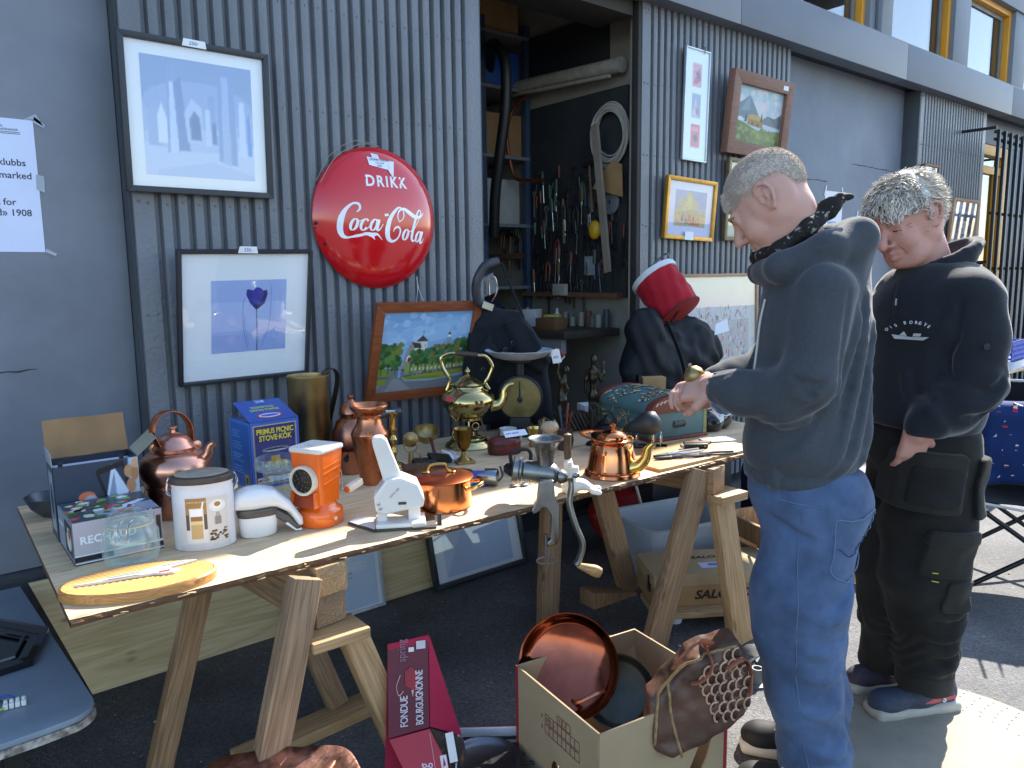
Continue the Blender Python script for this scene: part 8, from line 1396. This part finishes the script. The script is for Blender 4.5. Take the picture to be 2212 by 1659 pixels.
for k, (n_, w_) in enumerate(((620, .0034), (520, .0030), (320, .0026))): strands('wavy_hair', hairs[k], p2, h2, n_, cap2, lambda q: .056 if q.z > .05 else .044, flow2, lambda q: .75, w_, 6, 20+k, .9)
strands('fine_hair', hairs[0], p2, h2, 1500, cap2, lambda q: .05, flow2, lambda q: 1.1, .0008, 5, 31, 1.0)
strands('fringe', hairs[0], p2, h2, 190, lambda q: .045 < q.x and .055 < q.z < .11 and abs(q.y) < .065, lambda q: .06, lambda q: (.9, .6, -.3), lambda q: .6, .003, 6, 9, .6); strands('fringe', hairs[1], p2, h2, 150, lambda q: .045 < q.x and .055 < q.z < .11 and abs(q.y) < .065, lambda q: .055, lambda q: (.9, .6, -.3), lambda q: .6, .0026, 6, 10, .6)
mb = MB()
for y in (-1, 1): mb.tube([tuple(h2.p(.095, y*.015, .010)), tuple(h2.p(.096, y*.034, .017)), tuple(h2.p(.08, y*.054, .012))], [.005, .0055, .0025], 6)
mb.build('eyebrows', M('brow_grey2', '8f8274', .8), p2)
mb = MB()
for y in (-1, 1): mb.tube([tuple(h2.p(.0845, y*.02, -.009)), tuple(h2.p(.0855, y*.032, -.0085)), tuple(h2.p(.08, y*.044, -.0105))], .0016, 5)
mb.tube([tuple(h2.p(.079, -.024, -.078)), tuple(h2.p(.0895, 0, -.0765)), tuple(h2.p(.079, .024, -.078))], .0016, 5); mb.build('face_lines', M('lash_crease_shade', '4a2c26', .7), p2)  # dark tubes for lash line and the shade in lid and lip creases
mb = MB()
for y in (-1, 1):
    mb.tube([tuple(h2.p(.089, y*.021, -.042)), tuple(h2.p(.083, y*.032, -.06)), tuple(h2.p(.073, y*.037, -.08))], .0013, 5).tube([tuple(h2.p(.0845, y*.024, -.024)), tuple(h2.p(.081, y*.036, -.0265)), tuple(h2.p(.074, y*.046, -.022))], .0011, 5).tube([tuple(h2.p(.094, y*.006, .004)), tuple(h2.p(.0925, y*.009, .022))], .0011, 5)
    for q in (0, 1, 2): mb.tube([tuple(h2.p(.066, y*.052, -.004-.006*q)), tuple(h2.p(.055, y*.06, .0-.011*q))], .0009, 5)
for z in (.038, .05): mb.tube([tuple(h2.p(.082, -.035, z)), tuple(h2.p(.0895-.1*(z-.038), 0, z+.002)), tuple(h2.p(.082, .035, z))], .001, 5)
mb.build('wrinkles', M('wrinkle_shade', '96604f', .7), p2)  # thin tubes carry the shade of skin creases in their colour
def folds3(P):
    x, y, z = P.T; return .0045*vnoise(P, 9)+.002*vnoise(P, 24, 3)+.003*np.sin(85*(z+.5*x)+8*vnoise(P, 6))*np.exp(-((x-.03)**2+(y+.19)**2+(z-1.1)**2)/.015)
g = SDF((-.32, -.36, .86), (.34, .36, 1.64), .0058)
g.ell((.0, 0, 1.28), (.16, .215, .2), A2, .05).ell((-.005, 0, 1.08), (.155, .2, .18), A2, .06).ell((-.01, 0, 1.0), (.155, .195, .1), A2, .05).ell((.04, .02, 1.39), (.12, .19, .09), A2, .05)
g.chain([(.035, -.165, 1.365, .082), (.045, -.185, 1.25, .075), (.04, -.195, 1.12, .073), (-.015, -.195, 1.055, .066), (-.08, -.188, 1.01, .052), (-.104, -.185, .99, .046)], k=.035).chain([(.0, .19, 1.36, .085), (.03, .22, 1.12, .075), (-.05, .2, 1.0, .05)], k=.035)
g.cut((0, 0, .955), (-.1, 0, -1)).warp(folds3)
for pts in ([(-.04, 1.33), (-.07, 1.2), (-.08, 1.05)], [(-.12, 1.16), (-.1, 1.05), (-.06, .99)], [(.08, 1.12), (.03, 1.07), (-.03, 1.07)]): crease(g, pts, .012, .004, .005)
for pts in ([(-.025, 1.36), (-.035, 1.25), (-.04, 1.13)], [(.09, 1.16), (.04, 1.115), (-.01, 1.12)], [(.06, 1.06), (.02, 1.03), (-.03, 1.035)]): crease(g, pts, .009, .003, .004, '-', .012)
flc = cloth('fleece_black', '25282d', .08, vs=120, bs=260, bump=.3, fuzz=.35); g.mesh('fleece', flc, p2)
co = SDF((-.25, -.2, 1.34), (.2, .25, 1.62), .004)
for k in range(28):
    a = 2*math.pi*k/28; a2 = 2*math.pi*(k+1)/28
    def cpnt(a, up): return (.0+.10*math.cos(a)+.035*up, .02+.10*math.sin(a), 1.415+.045*math.cos(a)+up*.075*(1 if math.cos(a) > -.75 else .5))
    for u_ in (0, .25, .5, .75, 1): co.cap(cpnt(a, u_), cpnt(a2, u_), .010, .010, .02)
co.warp(lambda P: .002*vnoise(P, 40)); co.mesh('collar', flc, p2)
MB().tube([(-.128, -.055, 1.41), (-.150, -.075, 1.36), (-.155, -.085, 1.32)], .0025, 6).build('zip', M('zip_dark', '0c0d0f', .4), p2); MB().tube([(-.150, -.088, 1.365), (-.152, -.09, 1.345)], .003, 6).build('zip_pull', M('zip_grey', '8a8c8e', .4, .6), p2)
def surf2(gg, x, z):
    ix = int((x-gg.lo[0])/gg.res); iz = int((z-gg.lo[2])/gg.res); ks = [np.argmax(gg.d[ix+a_, :, iz+b_] < 0) for a_ in (-1, 0, 1) for b_ in (-1, 0, 1)]; return gg.lo[1]+gg.res*min(ks)-.006
def embro(polys, mat, nm):
    mb = MB()
    for q in polys: mb.add([(x, surf2(g, x, z), z) for x, z in q], [tuple(range(len(q)))])
    mb.build(nm, mat, p2, smooth=0)
thr = M('white_thread', 'b8bcc0', .8); cx, cz = -.118, 1.262
for i, ch in enumerate('D/S BORØYSUND'[:10]):
    a = R(165-13.5*i); x, z = cx+.036*math.cos(a), cz+.03*math.sin(a); text(ch, .013, thr, p2, fr((x, surf2(g, x, z)-.001, z), (math.cos(a-math.pi/2), 0, math.sin(a-math.pi/2)), (math.cos(a), 0, math.sin(a))), name='embroidered_letter', align='CENTER', bold=.03)
embro([[(cx-.032, cz-.005), (cx-.028, cz-.018), (cx+.022, cz-.018), (cx+.03, cz-.007), (cx+.0, cz-.010)], [(cx-.02, cz-.006), (cx-.012, cz+.006), (cx-.005, cz-.008)], [(cx+.002, cz-.008), (cx+.002, cz+.002), (cx+.016, cz+.002), (cx+.016, cz-.007)]], thr, 'embroidered_ship')
q = (.02, 1.235); MB().lathe([(.0005, .002), (.009, .0015), (.01, 0)], 18, (q[0], surf2(g, *q), q[1]), (0, -1, 0)).build('sleeve_badge', M('badge_dark', '0f1114', .6), p2)
def folds4(P):
    x, y, z = P.T; return .004*vnoise(P, 11)+.009*vnoise(P*np.array([1, 1, 1.6]), 7, 6)+.003*vnoise(P, 26, 2)+.004*np.sin(75*z+25*y+20*vnoise(P, 6))*np.exp(-((z-.24)/.08)**2)
j = SDF((-.32, -.34, 0), (.34, .36, 1.08), .006)
j.ell((-.005, 0, .92), (.15, .19, .14), A2, .05).ell((.07, -.02, .86), (.085, .12, .1), None, .05).chain([(-.01, -.075, .85, .125), (.0, -.07, .68, .128), (.005, -.055, .5, .12), (.03, -.04, .36, .104), (.045, -.025, .22, .088), (.047, -.02, .16, .082)], k=.05).chain([(-.0, .09, .85, .115), (-.035, .1, .5, .105), (-.02, .115, .3, .09), (-.005, .12, .13, .08), (-.005, .12, .1, .078)], k=.04)
j.cut((0, 0, 1.0), (-.1, 0, 1)).cut((0, 0, .075), (0, 0, -1)).warp(folds4)
for pts in ([(.1, .44), (.05, .40), (-.03, .42)], [(.1, .35), (.04, .31), (-.02, .33)], [(.1, .28), (.05, .25), (-.0, .27)], [(.1, .21), (.05, .185), (.0, .2)]): crease(j, pts, .014, .004, .004)
for pts in ([(.1, .40), (.04, .36), (-.02, .37)], [(.1, .315), (.04, .28), (.0, .29)], [(.1, .245), (.05, .22), (.01, .23)]): crease(j, pts, .010, .003, .004, '-', .012)
wtr = cloth('work_trouser_black', '242423', .3, .85, 300, 4, .08, .3); wt2 = cloth('work_trouser_panel', '2c2b28', .25, .85, 300, 5, .08, .3); j.mesh('work_trousers', wtr, p2)
SDF((-.1, -.2, .04), (.2, .15, .2), .005).cap((.048, -.02, .095), (.048, -.02, .15), .088, .088, .008).cut((0, 0, .088), (0, 0, -1)).cut((0, 0, .152), (0, 0, 1)).warp(lambda P: .004*vnoise(P, 25)).mesh('rolled_cuff', wt2, p2)
def pocket(nm, x, z, w_, h_, th=.014, mat=wt2):
    s_ = SDF(j.lo, j.lo+(j.n-1)*j.res, j.res); s_.n = j.n.copy(); s_.d = j.d.copy()-th; g_ = [j.lo[i]+j.res*np.arange(j.n[i]) for i in range(3)]
    X, Y, Z = np.meshgrid(*g_, indexing='ij', sparse=True); qx = np.abs(X-x-.12*(Z-z))-w_+.012; qz = np.abs(Z-z+.05*(X-x))-h_+.012
    b_ = np.hypot(np.maximum(qx, 0), np.maximum(qz, 0))+np.minimum(np.maximum(qx, qz), 0)-.012
    s_.d = np.maximum(np.maximum(s_.d, b_), Y+.03).astype(np.float32); s_.mesh(nm, mat, p2)
pocket('holster_pocket', -.065, .825, .085, .09, .03); pocket('holster_pocket', -.06, .815, .07, .06, .038, wtr); pocket('cargo_pocket', .01, .60, .08, .075, .013); pocket('cargo_flap', .01, .655, .082, .022, .019); pocket('knee_panel', .05, .46, .05, .05, .010); pocket('side_holster', .105, .80, .03, .09, .02)
for z in (.545, .52): x = -.04; MB().tube([(x-.008, surf2(j, x-.008, z)-.012, z+.002), (x+.010, surf2(j, x+.01, z)-.012, z)], .0016, 5).build('yellow_bar_tack', M('tack_yellow', 'b8c02c', .6), p2)
bls = M('shoe_blue_grey', '2e3748', .75, var=.2, vs=60, bump=.4, bs=200); s_, P_ = shoe(p2, (.165, .005), (-.14, -.055), bls, M('grey_rubber', '9c988e', .6, var=.1), .048, laces=M('lace_navy', '1a2438', .8), sh_=.034)
mb = MB(); mb.add([P_(.03, .0475, .055), P_(.115, .0495, .048), P_(.15, .0495, .05), P_(.09, .046, .075), P_(.04, .043, .082)], [(0, 1, 2, 3, 4)]); mb.build('pink_panel', M('coral_panel', 'a84a52', .7), s_, smooth=0)
text('S', .03, thr, s_, fr(P_(.085, .0515, .05), tuple(np.array(P_(0, 0, 0))-np.array(P_(.1, 0, 0))), (0, 0, 1)), bold=.04, name='shoe_mark')
shoe(p2, (.12, .145), (-.145, .105), M('shoe_plum', '332e3a', .75, var=.2, vs=50), MATS['grey_rubber'], .046, laces=lw, sh_=.036)
# ================================================================== bags by the doorway, chair, second stall
blkn = cloth('black_canvas_bag', '1c1f24', .15, .8, 200, 6, .05, .3)
bp_ = thing('rucksack', 'black canvas rucksack with eyelets hanging beside the church painting', 'rucksack', (2.29, 2.80, 0), R(-30))
s_ = SDF((-.26, -.2, .70), (.30, .2, 1.38), .0068); slab(s_, [(-.21, .74), (-.22, 1.02), (-.19, 1.2), (-.13, 1.30), (.06, 1.28), (.12, 1.2), (.19, 1.06), (.21, .74)], -.06, .09, .04); slab(s_, [(-.03, 1.225), (.05, 1.26), (.11, 1.19), (.19, 1.04), (.15, .98), (.03, 1.05)], -.10, .02, .025, .012); slab(s_, [(-.15, 1.12), (-.1, 1.185), (-.03, 1.06), (-.11, .92), (-.17, .98)], -.085, .0, .02, .012)
s_.warp(lambda P: .008*vnoise(P, 11)+.004*np.sin(38*P[:, 0]+26*P[:, 2]+9*vnoise(P, 6))); s_.mesh('bag_body', blkn, bp_)
MB().tube(spline([(-.10, -.06, 1.30), (-.155, -.1, 1.34), (-.16, -.12, 1.42), (-.12, -.12, 1.49), (-.06, -.1, 1.51)], 8), .021, 12).build('tube_handle', M('worn_black_tube', '2c3036', .45, var=.4, vs=20), bp_)
MB().tube(spline([(-.09, -.09, 1.33), (-.065, -.1, 1.38), (-.075, -.1, 1.44), (-.1, -.1, 1.42), (-.1, -.1, 1.36)], 5), .004, 6).build('carabiner', M('chrome', 'c8ccd0', .15, 1), bp_); MB().box((-.11, -.11, 1.31), (.05, .002, .03), (0, R(20), 0)).build('paper_tag', M('manila_tag', 'b0a890', .8), bp_)
MB().tube([(-.04, -.08, 1.50), (.06, -.08, 1.25)], .006, 6).build('strap', blkn, bp_)
for k in range(6): x = .04-.035*k; z = 1.17-.03*k; MB().tube([(x+.008*math.cos(a), -.095, z+.008*math.sin(a)) for a in [2*math.pi*i/12 for i in range(13)]], .0022, 5).build('eyelet', dsteel, bp_)
f_ = fr((.17, -.115, 1.08), (.7, -.1, -.7), (.6, 0, .75)); printed('badge', bp_, f_, .06, .05, [('b8b4ac', rect(0, 0, 1, 1)), ('1c1c1c', rect(.1, .1, .9, .9)), ('c8c4bc', circ(.5, .5, .25, .2)), ('a83a30', rect(0, .9, 1, 1))])
MB().bb((-.12, .06, .74), (-.09, .09, 1.3)).build('frame_tube', dark, bp_)
st = thing('black_stand', 'low black trolley box carrying the rucksack and bags in the doorway', 'trolley', (0, 0, 0))
MB().bb((2.1, 2.92, 0), (2.5, 3.2, .74)).v
for lo, hi in (((3.05, 2.55, .10), (3.75, 2.9, .72)),): MB().bb(lo, hi).build('body', dark, st, bevel=.01)
for x in (3.12, 3.68):
    for y in (2.62, 2.84): MB().lathe([(.0005, -.015), (.05, -.015), (.05, .015), (.0005, .015)], 16, (x, y, .05), (1, 0, 0)).build('wheel', bk, st)
s2 = SDF((2.9, 2.45, .7), (3.95, 3.05, 1.36), .010).ell((3.3, 2.75, .92), (.26, .14, .2), k=.05).ell((3.58, 2.74, .98), (.22, .14, .2), k=.06).ell((3.2, 2.73, 1.12), (.13, .1, .16), k=.05).ell((3.42, 2.76, 1.05), (.2, .12, .16), k=.05).cut((0, 0, .7215), (0, 0, -1)).warp(lambda P: .020*vnoise(P, 7)+.010*vnoise(P*np.array([1, 1, .5]), 22, 2)+.006*np.sin(40*P[:, 0]+30*P[:, 2]+10*vnoise(P, 5)))
bg_ = s2.mesh('black_nylon_bag', M('black_nylon', '1a1d22', .7, var=.15, vs=5, bump=.08, bs=40, spec=.25), None); tag(bg_, 'bulging black nylon bag in the doorway under the red bucket', 'bag')
MB().tube(spline([(3.2, 2.6, 1.2), (3.3, 2.58, 1.0), (3.36, 2.57, .8)], 6), .016, 8, flat=.2).build('strap', dark, bg_)
bu = thing('folding_bucket', 'red folding canvas bucket with white rim tipped on the black bag', 'bucket', (3.385, 2.655, 1.235), rot=towards((-.10, .62, .72)))
redf = cloth('red_canvas', 'a01c2a', .12, .7, 150, 8, .1, .3); redd = M('bucket_base_red', '8e1a18', .6)
N = 44; rings_ = []
for k in range(9):
    z = .25*k/8; rings_.append([((.118+.012*k/8+.006*math.sin(5*a+k*1.3)*math.sin(math.pi*k/8)+.004*math.sin(11*a-k))*math.cos(a), (.118+.012*k/8+.006*math.sin(5*a+k*1.3)*math.sin(math.pi*k/8)+.004*math.sin(11*a-k))*math.sin(a), z) for a in [2*math.pi*i/N for i in range(N)]])
loft(rings_).build('canvas_wall', redf, bu, smooth=70); MB().lathe([(.0005, -.002), (.117, -.002), (.12, .0), (.12, .004), (.0005, .004)], 44).build('base', redd, bu); MB().tube([(.121*math.cos(a), .121*math.sin(a), .006) for a in [2*math.pi*i/44 for i in range(45)]], .006, 8).build('base_piping', M('piping_dark_red', '5e1418', .7), bu)
MB().lathe([(.127, .235), (.138, .235), (.14, .25), (.138, .266), (.128, .266), (.126, .25), (.127, .235)], 44).build('rim', M('rim_white', 'c9cdd0', .6), bu, smooth=50); MB().tube([(.0, -.12, -.006), (.02, -.04, -.008), (.06, .02, -.006)], .006, 6, flat=.4).build('base_strap', dark, bu)
MB().tube(spline([(.0, .135, .255), (-.03, .13, .31), (-.06, .06, .335), (-.06, -.06, .335), (-.03, -.13, .31), (0, -.135, .255)], 6), .005, 8).build('handle', M('grey_cord', '7c8084', .7), bu)
# price slip
sp_ = MB().prism([(0, 0), (.1, .02), (.09, .09), (.01, .06)], 0, .0006, fr((3.62, 2.60, 1.1), (.9, -.3, 0), (0, .1, 1))).build('price_slip', paper, None, smooth=0); tag(sp_, 'white paper slip hanging beside the red bucket', 'paper')
# camping chair
ch = thing('camping_chair', 'black folding camping chair at the right edge of the picture', 'chair', (4.0, 1.12, 0), R(-62))
tubm = M('chair_tube', '1a1b1d', .35, .5)
def rod(nm, a, b, r_=.011): MB().tube([a, b], r_, 10).build(nm, tubm, ch)
w, d = .28, .24
for x in (-w, w): rod('leg', (x, -d, .02), (x, d, .44)); rod('leg', (x, d, .02), (x, -d, .44)); rod('back_post', (x, d, .02), (x*1.02, d+.12, .90)); rod('arm_post', (x, -d, .02), (x, -d+.02, .60))
for y in (-d, d): rod('cross_leg', (-w, y, .03), (w, y, .43)); rod('cross_leg', (w, y, .03), (-w, y, .43))
for x in (-w, w):
    for y in (-d, d): MB().lathe([(.0005, 0), (.024, 0), (.026, .012), (.016, .03), (.0005, .03)], 14, (x, y, .001)).build('foot_cap', bk, ch)
fab = cloth('chair_fabric', '17181b', .1, .85, 200, 6, .05)
MB().sheet([[(-w+2*w*i/8, -d+2*d*k/6, .435-.05*math.sin(math.pi*i/8)*math.sin(math.pi*k/6)) for i in range(9)] for k in range(7)], .004).build('seat', fab, ch); MB().sheet([[(-w+2*w*i/8, d+.02+.1*k/6+.04*math.sin(math.pi*i/8), .46+.44*k/6) for i in range(9)] for k in range(7)], .004).build('backrest', fab, ch)
for x in (-w, w): MB().box((x, 0, .615), (.07, .46, .016), (R(-3), 0, 0)).build('armrest', fab, ch, bevel=.006)
MB().tube([(-w, d+.121, .902), (w, d+.121, .902)], .007, 8).build('top_piping', M('piping_white', 'b8b8b4', .7), ch)
MB().tube([(-w, -d-.006, .435), (0, -d-.006, .40), (w, -d-.006, .435)], .006, 8).build('seat_piping', M('piping_white', 'b8b8b4'), ch)
cu = thing('cushion', 'navy cushion printed with small red and white lighthouses on the chair', 'cushion', (4.0, 1.12, .42), R(-62))
navy = cloth('navy_cotton', '1d3466', .1, .8, 300, 8, .1); s3 = SDF((-.3, -.12, -.02), (.3, .3, .48), .007).rbox((0, .08, .22), (.22, .055, .21), Matrix.Rotation(R(16), 3, 'X'), .05, .02); 
for x in (-.2, .2):
    for z in (.03, .41): s3.cap((x*.8, .1-.02*(z > .2)*-3, z*.92+.02), (x*1.12, .075+(.06 if z > .2 else -.06)+.02, z*1.04), .04, .008, .03)
s3.warp(lambda P: .006*vnoise(P, 9)); s3.mesh('cushion_body', navy, cu)
def cs(x, z): ix = int((x-s3.lo[0])/s3.res); iz = int((z-s3.lo[2])/s3.res); col = s3.d[ix, :, iz]; k = np.argmax(col < 0); return s3.lo[1]+s3.res*k-.003
mr = M('print_red', 'a8242c', .8); mw = M('print_white', 'c8ccd4', .8); rr = random.Random(12)
for i in range(7):
    for k in range(6):
        x, z = -.19+.063*i+(.03 if k % 2 else 0), .04+.068*k+rr.uniform(-.008, .008)
        if abs(x) > .2: continue
        hh = .046; mb = MB(); ang = rr.uniform(-.15, .15)
        def pt(a, b): X = x+a*math.cos(ang)-b*math.sin(ang); Z = z+a*math.sin(ang)+b*math.cos(ang); return (X, cs(X, Z), Z)
        for n_, (b0, b1, mi) in enumerate(((0, .35, 0), (.35, .6, 1), (.6, .8, (i+k) % 2), (.8, 1, 1))): w0, w1 = .011-.006*b0, .011-.006*b1; mb.add([pt(-w0, b0*hh), pt(w0, b0*hh), pt(w1, b1*hh), pt(-w1, b1*hh)], [(0, 1, 2, 3)], mi)
        mb.build('lighthouse_print', [mr, mw], cu, smooth=0)
# second stall behind the men
t = thing('stall_table', 'second plywood stall table behind the fleece wearing man', 'table', (6.9, 2.25, 0), R(0)); MB().bb((-1.2, -.38, .73), (1.2, .38, .75)).build('table_top', ply, t, bevel=.002)
for x in (-1.0, 1.0):
    for y in (-.3, .3): MB().bb((x-.03, y-.03, 0), (x+.03, y+.03, .729)).build('leg', dark, t)
def stood(name, label, cat, x, y, prof, mat, z=.7505):
    t = thing(name, label, cat, (x, y, z)); MB().lathe(prof, 26).build('body', mat, t, smooth=45); return t
ZB = .7505
t = thing('white_tray', 'flat white plastic tray at the edge of the second stall', 'tray', (6.2, 1.98, ZB), R(5)); loft([ringquad(.4, .2, 0), ringquad(.42, .22, .06), ringquad(.41, .21, .06), ringquad(.39, .19, .01)], capb=True, capt=True).build('tray', M('tray_white', 'c4d0e0', .4), t)
bc = thing('blue_crate', 'blue plastic mesh crate on the white tray', 'crate', (6.2, 1.99, ZB+.065), R(5)); bluc = M('crate_blue', '2450b4', .4)
for k in range(4):
    for y in (-.1, .1): MB().bb((-.2, y-.003, .004+.034*k), (.2, y+.003, .022+.034*k)).build('slat', bluc, bc)
    for x in (-.2, .2): MB().bb((x-.003, -.096, .004+.034*k), (x+.003, .096, .022+.034*k)).build('slat', bluc, bc)
for k in range(13):
    for y in (-.1, .1): MB().bb((-.2+.0333*k-.005, y-.0045, .0), (-.2+.0333*k+.005, y+.0045, .135)).build('post', bluc, bc)
MB().bb((-.2, -.1, -.003), (.2, .1, .0)).build('base', bluc, bc)
t = thing('clear_box', 'small clear plastic box carrying the red thermos', 'box', (6.03, 2.12, ZB+.2), R(0)); MB().bb((-.1, -.06, -.2), (.1, .06, 0)).build('box', M('frost_box', 'a8b0b4', .4), t, bevel=.004)
t = stood('thermos', 'red thermos flask with white base at the second stall', 'thermos', 6.03, 2.12, [(.0005, 0), (.06, 0), (.062, .07), (.055, .072), (.055, .2), (.05, .21), (.05, .25), (.0005, .252)], M('thermos_red', '9c1620', .35), ZB+.2005); MB().lathe([(.0625, .001), (.064, .003), (.064, .069), (.0625, .071)], 26).build('white_band', M('tray_white', 'c4d0e0'), t)
t = stood('milk_jug', 'white milk jug with green cap beside the red thermos', 'jug', 6.35, 2.2, [(.0005, 0), (.07, 0), (.075, .02), (.075, .2), (.05, .26), (.025, .28), (.0005, .28)], M('milk_white', 'd4d8dc', .4), ZB+.12); MB().lathe([(.0005, .3), (.026, .3), (.026, .28), (.0005, .28)], 16).build('cap', M('cap_green', '3a9a4a', .5), t); MB().bb((-.16, -.09, -.12), (.16, .09, 0)).build('dark_box', bk, t)
t = stood('brass_bell', 'tiny brass figure bell on the front corner of the second stall', 'bell', 5.87, 1.95, [(.0005, 0), (.03, 0), (.025, .03), (.01, .05), (.014, .07), (.0005, .085)], brass)
